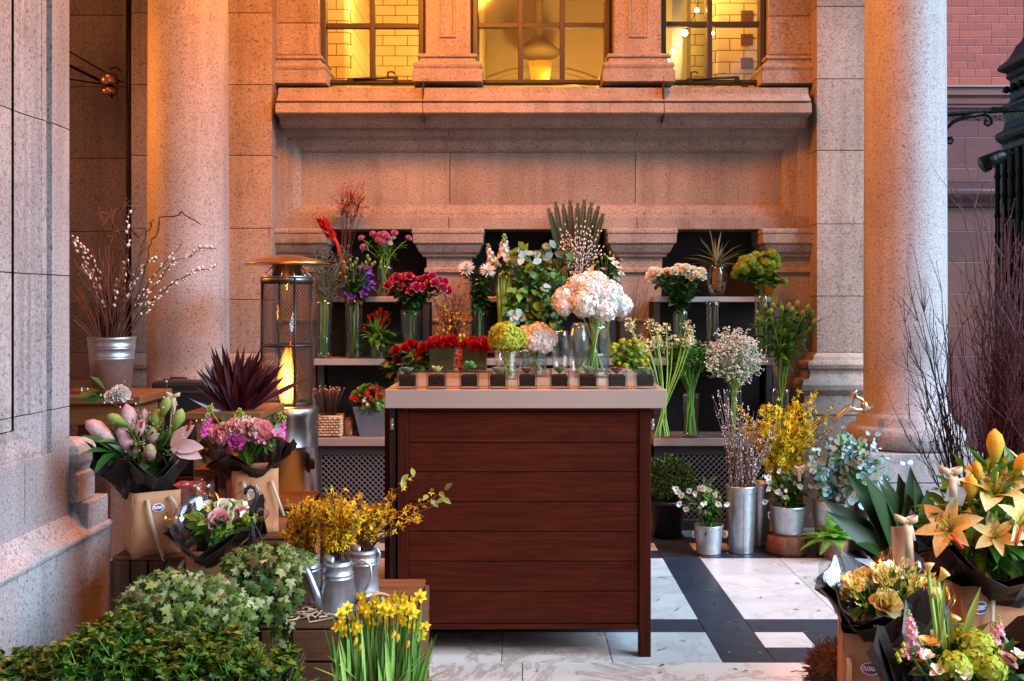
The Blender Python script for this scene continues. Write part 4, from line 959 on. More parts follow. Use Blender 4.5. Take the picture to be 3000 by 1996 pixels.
VS(1235, 6.5, b1, .06, .065, .22, .4, 'wide clear vase under the broad olive leaves')
# cycad fronds and pussy willow
rt = T('cycad_frond_bunch', 'fan of dark feathery cycad fronds rising highest in the second opening', 'foliage', P(1322,700,6.64), 'cut flower bunches on the shelves')
for a, b in ((1262,480),(1278,465),(1296,470),(1312,462),(1330,468),(1345,460),(1362,466),(1378,474),(1388,492),(1270,510)):
    m = MB(); p0, p1 = P(1322+R.uniform(-10,10),690,6.64), P(a,b,6.64+R.uniform(-.05,.02)); d = p1-p0; s = V((0,-1,0)).cross(d.normalized()).normalized(); m.tube([p0,p0+d*.5,p1], [.003,.0025,.001], 4, 1, False)
    for k in range(26):
        t = .32+.68*k/26; q = p0+d*t; L = .062*(1-.45*abs(2*t-1.0))*(1 if t < .9 else .7)
        for sg in (-1,1): m.leaf(q, d.normalized()*.9+s*sg*.5+V((0,-.1,0)), V((0,-1,0)), L, .0085, 'strap', -.05, .2, 0)
    O('frond', m, [pm('cycad leaf', (.035,.045,.018), .4) if 'CYC' not in globals() else CYC, STEM], rt, True); CYC = bpy.data.materials['cycad leaf']
rt = T('pussy_willow_bunch', 'dense spray of silver pussy willow in front of the cycad fronds', 'branches', P(1332,690,6.5), 'cut flower bunches on the shelves'); m = MB(); fo = P(1332,700,6.5)
for i in range(44):
    a = R.uniform(1272,1392); t = P(a, R.uniform(488,560)+abs(a-1335)*.35, 6.5+R.uniform(-.08,.06)); pts = stemc(m, fo+rv(.02), t, .0018, 0, 4, 0, 7, .004)
    for k in range(12):
        tt = .25+.75*k/12; j = min(6,int(tt*7)); q = pts[j].lerp(pts[j+1], tt*7-j); d = (pts[j+1]-pts[j]).normalized(); o = rdir()*.007; m.octa(q+o, R.uniform(.0058,.0078), 1, 1.5, (d+o*60).normalized())
O('twigs', m, [TWIGD, CAT], rt, True, kind='stuff')
VS(1332, 6.5, b2-.06, .035, .05, .16, .4, 'clear vase under the silver pussy willow')
h = [('lisianthus','lis_wht',x,y,6.4+R.uniform(-.04,.04),R.uniform(.026,.034)) for x, y in ((1362,622),(1372,632),(1392,620),(1398,636),(1415,608),(1424,618),(1428,632),(1408,598),(1384,640),(1352,632),(1418,642))]
h += [('bud','bud_grn',x,y,6.4,.03) for x, y in ((1385,596),(1392,588),(1398,594),(1404,584),(1412,590),(1376,604),(1366,598),(1430,600))]
bunch('lisianthus_bunch', 'small white blooms and pale buds to one side of the pussy willow', 'flowers', (xx(1400,6.45),6.45,b1+.27), h, (12,.05,.022,'oval',LEAFD,.3,.9), STEM, 'cut flower bunches on the shelves', foot=(xx(1400,6.45),6.45,b1+.012))
rt = T('twig_bunch', 'fine dark brown twigs against the stone between the second and third shelves', 'branches', P(1465,820,6.5), 'cut flower bunches on the shelves'); m = MB(); fo = P(1462,830,6.5)
for i in range(40):
    t = P(R.uniform(1425,1505), R.uniform(650,780), 6.5+R.uniform(-.05,.05)); pts = stemc(m, fo+rv(.03), t, .0014, 0, 4, 0, 6, .008)
    for _ in range(3): q = pts[R.randrange(2,6)]; m.tube([q, q+V((R.uniform(-.05,.05),R.uniform(-.03,.03),.05))], .0009, 4, 0, False)
m.tube([P(1462,700,6.5),P(1470,640,6.5),P(1456,612,6.5),P(1475,598,6.5),P(1462,590,6.5),P(1490,592,6.5),P(1510,600,6.5),P(1530,588,6.5)], .002, 5, 0, False); O('twigs', m, TWIG, rt, True, kind='stuff')

# ------------------------------------------------------------------ third unit
h = [('rose', R.choice(('rose_crm','rose2_crm')), x, y, 6.42+R.uniform(-.05,.05), R.uniform(.035,.042)) for x, y in ((1497,634),(1508,646),(1512,624),(1524,632),(1528,646),(1536,624),(1552,622),(1562,614),(1570,628),(1578,616),(1586,626),(1596,620),(1604,632),(1614,624),(1616,638),(1556,634),(1590,638),(1503,622))]
bunch('rose_bunch', 'cream roses with dark green leaves on the third shelving unit', 'flowers', (xx(1566,6.48),6.48,b1+.26), h, (17,.06,.038,'oval',LEAFD,.1,.93), STEM, 'cut flower bunches on the shelves', foot=(xx(1566,6.48),6.48,b1+.012))
VS(1566, 6.48, b1, .045, .052, .30, .4, 'tall clear vase under the cream roses')
VS(1650, 6.60, b2, .036, .048, .20, .4, 'bulb shaped vase of spiky grass on the top shelf', bulge=.028)
rt = T('spider_grass', 'spiky grey green grass with amber roots in a bulb shaped vase', 'plant', P(1650,640,6.6)); m = MB(); c = P(1650,612,6.6)
for i in range(46):
    a = R.uniform(0,6.283); el = R.uniform(.15,1.45); d = V((math.cos(a)*math.cos(el), math.sin(a)*math.cos(el)*.7, math.sin(el))); m.leaf(c+rv(.012), d, Z+rv(.2), R.uniform(.14,.27), .011, 'strap', R.uniform(.25,.6) if el < 1 else .08, .3, 0)
for i in range(60): m.tube([c+rv(.02), c+V((R.uniform(-.03,.03),R.uniform(-.03,.03),-.05)), c+V((R.uniform(-.04,.04),R.uniform(-.04,.04),R.uniform(-.17,-.08)))], .0016, 4, 1, False)
O('foliage', m, [pm('grass blade', [(.10,.13,.05),(.20,.22,.11),(.28,.28,.17)], .5), pm('amber root', [(.30,.12,.04),(.45,.24,.08)], .6)], rt, True, kind='stuff')
h = [('snowball','hyd_lim',x,y,6.52+R.uniform(-.06,.06),s) for x, y, s in ((1700,618,.042),(1692,632,.034),(1712,600,.04),(1728,598,.045),(1738,612,.045),(1750,622,.04),(1764,604,.04),(1758,590,.036),(1778,584,.036),(1785,594,.036),(1776,610,.04),(1788,612,.03),(1740,588,.034),(1716,622,.036),(1806,648,.024),(1770,626,.036),(1710,612,.034))]
bunch('snowball_bunch', 'lime green snowball flowers leaning over the top shelf end', 'flowers', (xx(1752,6.52),6.52,b2+.06), h, (13,.065,.048,'round',LEAFM,.4,.95), STEM, 'cut flower bunches on the shelves', foot=(xx(1752,6.52),6.52,b1+.03), sr=.003, cam=.3)
VS(1752, 6.52, b1, .04, .045, .40, .35, 'tall slim vase under the lime snowball flowers')
VS(1640, 6.50, b1, .04, .045, .36, .25, 'tall slim empty vase in the middle of the third unit')
# green lily stems
h = [('lily_bud','bud_grn',x,y,6.28+R.uniform(-.06,.06),s) for x, y, s in ((1822,716,.06),(1846,722,.06),(1862,716,.06),(1780,705,.05),(1815,708,.06),(1835,703,.065),(1858,710,.06),(1868,726,.065),(1874,742,.06),(1850,735,.055),(1800,712,.05),(1762,708,.055),(1788,738,.05),(1744,722,.045),(1775,718,.05),(1806,766,.06),(1740,742,.035))]
bunch('lily_bunch', 'tall green lily stems with closed buds at the end of the third unit', 'flowers', (xx(1800,6.3),6.3,zz(880,6.3)), h, (9,.125,.036,'lance',LEAFM,.3,.97), STEM, 'cut flower bunches on the shelves', foot=(xx(1795,6.3),6.3,b0+.012), sr=.0042, cam=.5, loose=.02)
VS(1795, 6.42, b0, .055, .06, .30, .4, 'clear vase of green lily stems on the base shelf')
# gypsophila
rt = T('gypsophila_bunch', 'cloud of tiny white flowers above the forsythia', 'flowers', P(1690,1000,6.2), 'cut flower bunches on the shelves'); m = MB(); fo = P(1688,1000,6.2); nk = P(1690,900,6.2)
for i in range(60):
    x, y, _ = mass(1627,1750,765,872,6.2,1)[0]; t = P(x, y, 6.2+R.uniform(-.1,.08)); m.tube([fo+rv(.015), nk+rv(.015), t], .0013, 4, 0, False)
    for _ in range(20):
        e = t+rv(.045); m.tube([t-Z*.02, e], .0006, 3, 0, False)
        for k in range(2):
            q = e+rv(.008); m.octa(q, R.uniform(.0052,.0085), 1, .7)
O('foliage', m, [STEMP, WHT], rt, True, kind='stuff')
VS(1688, 6.42, b0, .055, .06, .30, .4, 'clear vase of tiny white flowers on the base shelf')
# parsley greens in a straight glass
rt = T('green_foliage_bunch', 'bunch of curly parsley green foliage in a straight glass', 'foliage', P(1590,1000,6.25), 'cut flower bunches on the shelves'); m = MB(); fo = P(1590,1000,6.25); nk = P(1590,905,6.25)
for i in range(42):
    x, y, _ = mass(1540,1632,790,858,6.25,1)[0]; t = P(x, y, 6.25+R.uniform(-.08,.08)); m.tube([fo+V((R.uniform(-.035,.035),R.uniform(-.03,.03),0)), nk+rv(.02), t], .0022, 4, 0, False)
    for _ in range(42): m.leaf(t+rv(.034), rdir()+Z*.3, Z+rv(.6), .018, .016, 'small', .3, .25, 1)
O('foliage', m, [STEM, pm('parsley leaf', [(.03,.12,.008),(.06,.20,.012),(.10,.27,.02)], .5, trl=.2)], rt, True, kind='stuff')
VS(1590, 6.40, b0, .048, .060, .27, .5, 'straight clear glass of green stems, on the base shelf')
# star-of-bethlehem with long stems
rt = T('green_white_bunch', 'long leaning green stems topped by small cream stars, beside the counter', 'flowers', P(1523,1006,6.1), 'cut flower bunches on the shelves'); m = MB(); fo = P(1523,1004,6.15); nk = P(1527,945,6.15)
for i in range(22):
    t = P(R.choice((1442,1450,1466,1472,1480,1492,1512,1534,1548,1580,1590,1570)), R.uniform(745,812), 6.15+R.uniform(-.06,.06)); j = nk+V((R.uniform(-.012,.012), R.uniform(-.01,.01), 0)); m.tube([fo+V((R.uniform(-.05,.05),R.uniform(-.03,.03),0)), j, j.lerp(t,.6)+V((.01,0,0)), t], .0034, 5, 0, False)
    for _ in range(30): m.leaf(t+rv(.028), rdir()+Z, Z+rv(.5), .019, .014, 'small', .2, .2, R.choice((1,1,2)))
O('foliage', m, [STEMP, CRM, LIM2], rt, True, kind='stuff')
rt = T('santini_bunch', 'yellow green button flowers with dark leaves behind the counter end', 'flowers', P(1440,860,5.85), 'cut flower bunches on the shelves'); m = MB(); fo = P(1440,890,5.9)
for i in range(64):
    x, y, _ = mass(1402,1494,780,856,5.9,1)[0]; t = P(x, y, 5.9+R.uniform(-.08,.06)); pts = stemc(m, fo+rv(.03), t, .002, 0, 4, 0, 5)
    for _ in range(9): m.leaf(pts[R.randrange(1,5)]+rv(.02), rdir()+Z*.2, Z+rv(.4), .045, .026, 'oval', .3, .15, 1)
    bloom(rt, 'bloom', B['hyd_lim2'], t, V((0,-.6,1)), R.uniform(.011,.020))
O('foliage', m, [STEM, LEAFM], rt, True, kind='stuff')

# ------------------------------------------------------------------ the counter
YK, YKb = 4.06, 5.44
ct = T('shop_counter', 'dark stained wooden shop counter with a thick pinkish metal top', 'counter', (xx(1206,YK), 4.75, 0)); cx0, cx1 = xx(886,YK), xx(1534,YK); zt = zz(897,YK); zu = zz(940,YK)
m = MB(); m.bx(cx0, cx1, YK, YKb, zu, zt); O('counter_top', m, TOP, ct, True, bev=.002)
yp = YK+.036; px = lambda p: xx(p, yp); zp = lambda p: zz(p, yp)
for a, b, zb in ((915,940,0),(1471,1498,0)):
    for y in (yp-.006, YKb-.10):
        m = MB(); m.bx(px(a), px(b), y, y+.055, zb, zu-.001); O('leg', m, WDV, ct, True, bev=.003)
edges = [947,1020,1087,1156,1224,1293,1362,1437]
for a, b in zip(edges, edges[1:]):
    m = MB(); m.bx(px(940)+.001, px(1471)-.001, yp+.004, yp+.026, zp(b)+.0015, zp(a)-.0015); O('plank', m, WDC, ct, True, bev=.0016)
m = MB(); m.bx(px(940)+.001, px(1471)-.001, yp+.0, yp+.03, zp(1449), zp(1438)); m.bx(px(940)+.001, px(1471)-.001, yp+.002, yp+.03, zp(946.5), zu-.002); O('rail', m, WDC, ct, True, bev=.002)
m = MB(); m.bx(px(918), px(1495), yp+.031, YKb-.05, zp(1436), zu-.003); O('carcass', m, WDV, ct, True)
m = MB(); m.bx(px(896), px(909), yp+.02, yp+.05, 0, zu-.003); m.bx(px(898), px(908), yp+.05, YKb-.1, .03, zu-.004); O('side_frame', m, BLK, ct, True)
for p in (903, 1502):
    m = MB(); q = P(p, 978, yp+.01); m.box(q, (.012,.02,.036)); m.tube([q+Z*.018, q+Z*.024], .006, 8); m.tube([q-V((0,.012,0)), q-V((0,.018,0))], .005, 8); O('latch', m, STEEL, ct, True)

# succulents in glass cubes along the front of the top
def glass_edges(m, x, y, z, w, h, e=.0013):
    for sx in (-1,1):
        for sy in (-1,1): m.bx(x+sx*w-e, x+sx*w+e, y+sy*w-e, y+sy*w+e, z+.001, z+h, 1)
        m.bx(x-w+e, x+w-e, y+sx*w-e, y+sx*w+e, z+h-.0012, z+h+.0014, 1); m.bx(x+sx*w-e, x+sx*w+e, y-w+e, y+w-e, z+h-.0012, z+h+.0014, 1)
SUC = [((.10,.22,.13),(.20,.32,.22)), ((.42,.45,.08),(.52,.50,.16)), ((.08,.30,.07),(.16,.42,.12)), ((.20,.22,.14),(.32,.28,.22)), ((.20,.10,.09),(.34,.20,.17)), ((.08,.17,.06),(.18,.26,.10)), ((.13,.24,.15),(.24,.34,.22)), ((.14,.06,.05),(.26,.14,.11)), ((.18,.32,.14),(.34,.44,.22))]
SL = ['pale rosette succulent in the glass cube nearest the red roses', 'yellow upright succulent in a glass cube', 'round bright green succulent in a glass cube', 'grey brown rosette succulent in the glass cube below the lime flowers', 'mauve brown rosette succulent in the glass cube below the white hydrangea', 'small dark green succulent in the glass cube between white hydrangea and tall vase', 'spiky blue green succulent in the glass cube before the tall vase', 'flat maroon succulent in a glass cube', 'pale green succulent in the glass cube at the counter end next to long stems']
for i, c in enumerate((938,1005,1080,1146,1213,1288,1353,1420,1484)):
    Yc = YK+.05+R.uniform(-.006,.006); x = xx(c, Yc); w = .0375; h_ = .072
    t = T('succulent_cube', SL[i], 'succulent', (x, Yc, zt), 'succulents in glass cubes along the counter'); a = R.uniform(-.12,.12); t.rotation_euler.z = 0
    m = MB(); m.rect(-w, w, -w, w, [(0,.0),(0,h_)]); m.f.pop(); m.m.pop(); m.s.pop(); m.rect(-w, w, -w, w, [(-.003,.010),(-.003,h_)]); m.f.pop(); m.m.pop(); m.s.pop(); glass_edges(m, 0, 0, 0, w, h_); O('glass_cube', m, [GLS, RIMG], t)
    m = MB(); m.rect(-w, w, -w, w, [(-.0075,.012),(-.0065,h_-.022),(-.012,h_-.016)]); O('soil', m, SOIL, t)
    m = MB(); n = (26,16,60,30,34,20,22,26,26)[i]; mt = pm('succulent leaf', list(SUC[i]), .5, trl=.1)
    if i == 2:
        for _ in range(90): u = rdir(); m.leaf(V((0,0,h_+.004))+V((u.x*.016,u.y*.016,abs(u.z)*.020)), u+Z*.5, Z, .018, .014, 'round', .1, .3)
    else:
        for k in range(n):
            an = 2.4*k; q = k/n; el = (.42+1.0*(1-q))*(1.0 if i in (1,6,5) else .8); L = (.022+.022*q)*(1.1 if i in (1,6) else 1); d = V((math.cos(an)*math.cos(el), math.sin(an)*math.cos(el), math.sin(el))); m.leaf(V((0,0,h_-.014)), d, Z, L, L*(.45 if i in (1,6) else .62), 'oval' if i != 6 else 'lance', -.25, .35)
    O('rosette', m, mt, t)

for c in (970,1042,1113,1180,1250,1320,1386,1452):     # empty cubes in a second row
    Yc = YK+.16+R.uniform(-.02,.02); m = MB(); x = xx(c, Yc); w, h_ = .033, .064+R.uniform(-.006,.006); m.rect(x-w, x+w, Yc-w, Yc+w, [(0,zt+.001),(0,zt+h_)]); m.f.pop(); m.m.pop(); m.s.pop(); glass_edges(m, x, Yc, zt, w, h_)
    one('glass_cube', m, [GLS, RIMG], 'empty clear glass cube standing between the succulent cubes', 'glass cube', (x,Yc,zt), 'empty glass cubes among the succulents')
# flowers standing on the counter
zt2 = zt
def KV(px, py, rb, rt, h, wat, label, **k):
    Y = (H-zt2)*F/(py-HY); return vase((xx(px,Y),Y,zt2+.001), rb, rt, h, wat, label, 'clear glass vases on the counter', **k), Y
for c, l in ((1018,'square vase of red carnations nearest the red roses'),(1093,'square vase of red carnations nearest the lime flowers')):
    _, Y = KV(c, 856, .055, .064, .128, 0, l, square=True); t = bunch('carnation_bunch', 'low dome of red carnations in the '+l.split(' nearest')[0]+' nearest'+l.split('nearest')[1], 'flowers', (xx(c,Y),Y,zt2+.10), [('carnation','carn_red',c+R.uniform(-27,27),R.uniform(784,800)+0*k,Y+R.uniform(-.06,.05),R.uniform(.034,.042)) for k in range(13)], None, STEM, 'red carnation domes', foot=(xx(c,Y),Y,zt2+.02), cam=.3)
    m = MB()
    for k in range(40): m.tube([(xx(c,Y)+R.uniform(-.05,.05), Y+R.uniform(-.05,.05), zt2+.012),(xx(c,Y)+R.uniform(-.05,.05), Y+R.uniform(-.05,.05), zt2+.12)], .003, 5, 0, False)
    m.bx(xx(c,Y)-.058, xx(c,Y)+.058, Y-.058, Y+.058, zt2+.011, zt2+.115, 1); O('leaf_lining', m, [STEM, pm('wet leaf lining', [(.016,.026,.008),(.035,.05,.014)], .3, var=(14,.6)) if 'LIN' not in globals() else LIN], t, True); LIN = bpy.data.materials['wet leaf lining']
_, Y = KV(1166, 872, .048, .062, .128, .55, 'flared glass vase of lime snowball heads', bulge=-.006)
h = [('snowball','hyd_lim2',x,y,Y+d,s) for x, y, d, s in ((1145,768,0,.042),(1165,764,-.03,.046),(1188,772,0,.044),(1155,788,-.04,.044),(1180,790,-.04,.040),(1138,785,.02,.036),(1197,784,.03,.036),(1170,756,.05,.04),(1165,780,-.05,.044),(1150,758,.04,.036))]
bunch('snowball_bunch', 'round head of lime snowball flowers in a low flared vase', 'flowers', (xx(1166,Y),Y,zt2+.10), h, None, STEMP, None, foot=(xx(1166,Y),Y,zt2+.012), sr=.003, loose=.03)
_, Y = KV(1230, 866, .058, .060, .128, .5, 'straight glass vase of low white hydrangea')
h = [('hydrangea','hyd_wht',x,y,Y+d,s) for x, y, d, s in ((1214,774,0,.055),(1240,768,-.03,.058),(1262,778,0,.05),(1228,786,-.05,.05),(1252,792,-.04,.05),(1205,768,.03,.04))]
bunch('hydrangea_bunch', 'low rounded head of white hydrangea beside the lime flowers', 'flowers', (xx(1232,Y),Y,zt2+.10), h, (2,.06,.04,'oval',LEAFM,.7,.95), STEMP, 'white hydrangea heads', foot=(xx(1232,Y),Y,zt2+.012), sr=.003, loose=.02)
KV(1206, 858, .028, .028, .11, 0, 'narrow empty glass tube vase behind the low hydrangea')
_, Y = KV(1362, 868, .082, .082, .245, .46, 'large straight glass vase of tall white hydrangea')
h = [('hydrangea','hyd_wht',x,y,Y+d,s) for x, y, d, s in ((1302,690,0,.068),(1334,660,.02,.066),(1372,650,.06,.062),(1398,676,-.02,.074),(1428,702,.05,.060),(1346,700,-.09,.070),(1392,714,-.08,.058),(1300,708,-.08,.040),(1360,668,-.05,.058))]
bunch('hydrangea_bunch', 'great cloud of white hydrangea heads rising over the counter', 'flowers', (xx(1370,Y),Y,zt2+.24), h, (4,.10,.06,'oval',LEAFM,.45,.85), STEMP, 'white hydrangea heads', foot=(xx(1362,Y),Y,zt2+.014), sr=.0045, loose=.04)
KV(1332, 862, .036, .030, .245, .0, 'tall curved glass vase behind the large straight vase', bulge=.022)
KV(1290, 852, .034, .038, .20, .0, 'empty tall glass vase between the two hydrangeas', bulge=.012)
Y = 5.15; rt = T('coral_flower', 'small coral pink flower cluster between the red carnation vases', 'flowers', P(1060,858,Y)); m = MB()
for x, y in ((1048,820),(1058,812),(1068,822),(1062,836),(1052,838),(1072,846),(1058,848),(1068,834)):
    m.tube([P(1060,862,Y), P(x,y,Y)], .003, 5, 0, False); bloom(rt, 'bloom', B['lis_cor'], P(x,y,Y-.02), V((0,-1,.4))+rv(.5), .026)
O('foliage', m, STEM, rt, True, kind='stuff')
m = MB(); m.lathe([(.02,0),(.026,.02),(.026,.05)], 14, P(1060,874,Y)); one('glass_vase', m, GLS, 'tiny glass vase of coral flowers', 'vase', P(1060,874,Y))
Y = 5.2; rt = T('potted_rose', 'potted dark red roses with round leaves at the counter corner', 'potted plant', P(942,860,Y)); m = MB(); m.lathe([(.07,-.14),(.085,0),(.08,0),(.078,-.01),(.001,-.012)], 20, P(942,852,Y)); O('pot', m, PLA, rt, True)
m = MB(); cloud(m, P(942,840,Y), (.11,.09,.07), 190, .06, .045, 'round', 0); O('foliage', m, LEAFD, rt, True, kind='stuff')
for x, y in ((910,806),(921,818),(932,800),(944,790),(955,796),(962,806),(951,812),(940,822),(962,822),(915,828),(972,800),(930,812)): bloom(rt, 'rose', B['rose_red'], P(x,y,Y-.05+R.uniform(-.04,.04)), V((R.uniform(-.4,.4),-1,.6)), .032)
m = MB(); m.bx(xx(942,Y)-.11, xx(942,Y)+.11, Y-.10, Y+.10, 0, zz(852,Y)-.141); one('plant_stand', m, WDV, 'dark plant stand beside the counter', 'stand', (xx(942,Y),Y,0))

# ------------------------------------------------------------------ patio heater
YH = 5.5; hc = xx(660, YH); s_ = YH/F; hh = lambda p: zz(p, YH)
ph = T('patio_heater', 'steel patio heater with a burning flame in a mesh cage and a domed hood', 'heater', (hc, YH, 0))
m = MB(); r = 98*s_; m.lathe([(r*.98,hh(610)),(r,hh(608)),(r*.985,hh(606.5)),(r*.78,hh(600)),(r*.55,hh(594)),(r*.32,hh(589)),(r*.12,hh(587)),(.001,hh(586.5))], 56, (hc,YH,0)); m.lathe([(r*.97,hh(609)),(r*.5,hh(601)),(.05,hh(598))], 40, (hc,YH,0)); O('hood', m, COP, ph, True)
m = MB(); m.lathe([(.075,hh(640)),(.075,hh(612)),(.11,hh(603))], 28, (hc,YH,0)); O('neck', m, pm('dark hot steel', (.09,.06,.05), .4, .8), ph, True)
r0 = 58*s_; m = MB()
for p in (638, 644): m.lathe([(r0-.004,hh(p)-.003),(r0+.004,hh(p)-.003),(r0+.004,hh(p)+.003),(r0-.004,hh(p)+.003)], 32, (hc,YH,0), closed=True)
for k in range(12): a = k*math.pi/6; m.tube([(hc+.07*math.cos(a),YH+.07*math.sin(a),hh(612)),(hc+r0*math.cos(a),YH+r0*math.sin(a),hh(638))], .003, 5)
O('top_rail', m, STEEL, ph, True)
m = MB()
for k in range(4):
    a = math.radians(-60+90*k); c, s = math.cos(a), math.sin(a); m.tube([(hc+r0*c,YH+r0*s,hh(932)),(hc+r0*c,YH+r0*s,hh(640))], .007, 8)
for p, w in ((648,.012),(795,.007),(928,.008)): m.lathe([(r0-.003,hh(p)-w),(r0+.003,hh(p)-w),(r0+.003,hh(p)+w),(r0-.003,hh(p)+w)], 40, (hc,YH,0), closed=True)
O('cage_frame', m, BLK, ph, True)
m = MB(); nn = 46
for k in range(nn):
    for s in (1, -1):
        pts = []
        for j in range(13):
            a = 2*math.pi*k/nn+s*j*.30; pts.append((hc+(r0-.004)*math.cos(a), YH+(r0-.004)*math.sin(a), hh(930)+(hh(650)-hh(930))*j/12))
        m.tube(pts, .0012, 3, 0, False)
O('mesh_guard', m, BLK, ph, True)
m = MB(); m.lathe([(.062,hh(934)),(.062,hh(640))], 28, (hc,YH,0)); O('glass_tube', m, GLS, ph, True)
fm_, nt_, b_, ou_ = new('flame'); L_ = nt_.links; nt_.nodes.remove(b_)
em = nd(nt_, 'ShaderNodeEmission'); tr_ = nd(nt_, 'ShaderNodeBsdfTransparent'); mx_ = nd(nt_, 'ShaderNodeMixShader'); lw_ = nd(nt_, 'ShaderNodeLayerWeight'); lw_.inputs[0].default_value = .35
cr_ = ramp(nt_, [((1,.74,.28),0),((1,.46,.06),.3),((1,.24,.02),.7),((.9,.14,.01),1)], lw_.outputs['Facing']); gp_ = nt_.nodes.new('ShaderNodeNewGeometry'); sx_ = nt_.nodes.new('ShaderNodeSeparateXYZ'); L_.new(gp_.outputs['Position'], sx_.inputs[0]); mz_ = nd(nt_, 'ShaderNodeMapRange'); L_.new(sx_.outputs[2], mz_.inputs[0]); mz_.inputs[1].default_value = hh(932); mz_.inputs[2].default_value = hh(795)
cr_ = mul(nt_, cr_, ramp(nt_, [((.75,.8,1),0),((1,1,1),.18),((1,.92,.8),.5),((1,.42,.2),.85),((.8,.2,.1),1)], mz_.outputs[0])); L_.new(cr_, em.inputs[0]); mr2 = nd(nt_, 'ShaderNodeMapRange'); L_.new(lw_.outputs['Facing'], mr2.inputs[0]); mr2.inputs[3].default_value = 1.9; mr2.inputs[4].default_value = .6; L_.new(mr2.outputs[0], em.inputs[1])
mr_ = nd(nt_, 'ShaderNodeMapRange'); L_.new(lw_.outputs['Facing'], mr_.inputs[0]); mr_.inputs[1].default_value = .45; mr_.inputs[2].default_value = 1.0; mr_.inputs[3].default_value = 0; mr_.inputs[4].default_value = 1
L_.new(mr_.outputs[0], mx_.inputs[0]); L_.new(em.outputs[0], mx_.inputs[1]); L_.new(tr_.outputs[0], mx_.inputs[2]); L_.new(mx_.outputs[0], ou_.inputs[0]); FLAME = fm_
m = MB(); m.lathe([(.024,hh(932)),(.040,hh(915)),(.050,hh(890)),(.050,hh(868)),(.042,hh(845)),(.028,hh(822)),(.012,hh(806)),(.001,hh(797))], 20, (hc,YH,0), 0, True, lambda a, z: .10*math.sin(a*2+z*16)+.06*math.sin(3*a-z*27)); m.lathe([(.014,hh(925)),(.018,hh(880)),(.012,hh(840)),(.001,hh(785))], 12, (hc+.022,YH-.01,0), 0, True, lambda a, z: .2*math.sin(a+z*20)); O('flame', m, FLAME, ph, True)
rb = 66*s_; bx_c = hc+.012; m = MB()
m.lathe([(rb,0),(rb,hh(1030)),(rb+.003,hh(1028)),(rb+.003,hh(1022)),(rb,hh(1020)),(rb,hh(960)),(rb+.004,hh(956)),(rb+.004,hh(940)),(rb-.004,hh(936)),(rb-.03,hh(934)),(.001,hh(933))], 56, (bx_c,YH,0)); O('base_cylinder', m, STEEL, ph, True)
m = MB(); m.lathe([(.05,0),(.052,.012),(.03,.02),(.028,.05),(.001,.055)], 16, (0,0,0)); m.v = [(bx_c+rb*.80-y*0+z*.75, YH-rb*.62-z*.65+y*.3, hh(1060)+x) for x, y, z in m.v]; O('control_knob', m, BLK, ph, True)
# ------------------------------------------------------------------ helpers for wrapped bouquets in paper bags
def wrap(root, c, rb, rt, z0, z1, mat=None, peaks=5, amp=.25, ph=0, name='wrapping', sol=.0012, lay=2, tilt=.03):
    """flaring sheet of paper with pointed folded corners"""
    for l in range(lay):
        m = MB(); n = 30; k = 5; vs = []; fs = []; p0 = ph+l*.9
        for i in range(k+1):
            t = i/k
            for j in range(n):
                a = 2*math.pi*j/n; tri = abs(((a*peaks/6.283+p0) % 1)*2-1)**1.15
                r = (rb+(rt-rb)*t**1.2)*(1+.07*t*math.sin(a*peaks*2+p0*5)+.05*t*math.sin(a*7+l*3))*(1+.10*l*t)
                top = z1+(tri-.5)*amp*(z1-z0)*2; z = z0+(top+tilt*math.sin(a)-z0)*t
                f = max(0, t-.7)*.25*rt; vs.append(V(c)+V(((r+f)*math.cos(a), (r+f)*math.sin(a), z-c[2]))+rv(.0045))
        for i in range(k):
            for j in range(n): fs.append((i*n+j, i*n+(j+1)%n, (i+1)*n+(j+1)%n, (i+1)*n+j))
        m.add(vs, fs, 0, mat is not None); O(name, m, mat or WRP, root, True, sol=sol)
def sticker(parent, c, w, h, rz=0):
    """dark blue oval label with a red end and white capitals"""
    rot = Matrix.Rotation(rz, 4, 'Z'); m = MB(); n = 28
    for k, (q, y) in enumerate(((1.16,0),(1.0,-.0006))):
        vs = [V((0,y,0))]+[V((w*q*math.cos(6.283*i/n), y, h*q*math.sin(6.283*i/n))) for i in range(n)]
        for i in range(n):
            x = math.cos(6.283*(i+.5)/n); m.add([vs[0], vs[1+i], vs[1+(i+1)%n]], [(0,1,2)], 2 if k == 0 else (1 if x < -.25 else 0))
    o = O('sticker', m, [STK, STR, STW], parent); o.location = V(c)-wloc(parent); o.rotation_euler.z = rz
    cu = bpy.data.curves.new('lettering', 'FONT'); cu.body = 'FLORIST'; cu.align_x = 'CENTER'; cu.align_y = 'CENTER'; cu.size = h*1.05; cu.extrude = .0002; cu.offset = .0006
    tmp = bpy.data.objects.new('lettering', cu); me = bpy.data.meshes.new_from_object(tmp); bpy.data.objects.remove(tmp); me.materials.clear(); me.materials.append(STW)
    t = bpy.data.objects.new('lettering', me); C.objects.link(t); t.parent = o; t.location = (0,-.0016,0); t.rotation_euler = (math.pi/2,0,0); t.scale = (w*1.55/(h*3.55), 1, 1)
def ribbon(mb, pts, w, m=0, side=V((1,0,0))):
    pts = [V(p) for p in pts]; vs = []
    for i, p in enumerate(pts):
        d = (pts[min(i+1,len(pts)-1)]-pts[max(0,i-1)]).normalized(); s = (side-d*side.dot(d)); s = s.normalized() if s.length > .05 else d.orthogonal().normalized(); vs += [p-s*w/2, p+s*w/2]
    return mb.add(vs, [(2*i,2*i+1,2*i+3,2*i+2) for i in range(len(pts)-1)], m, True)
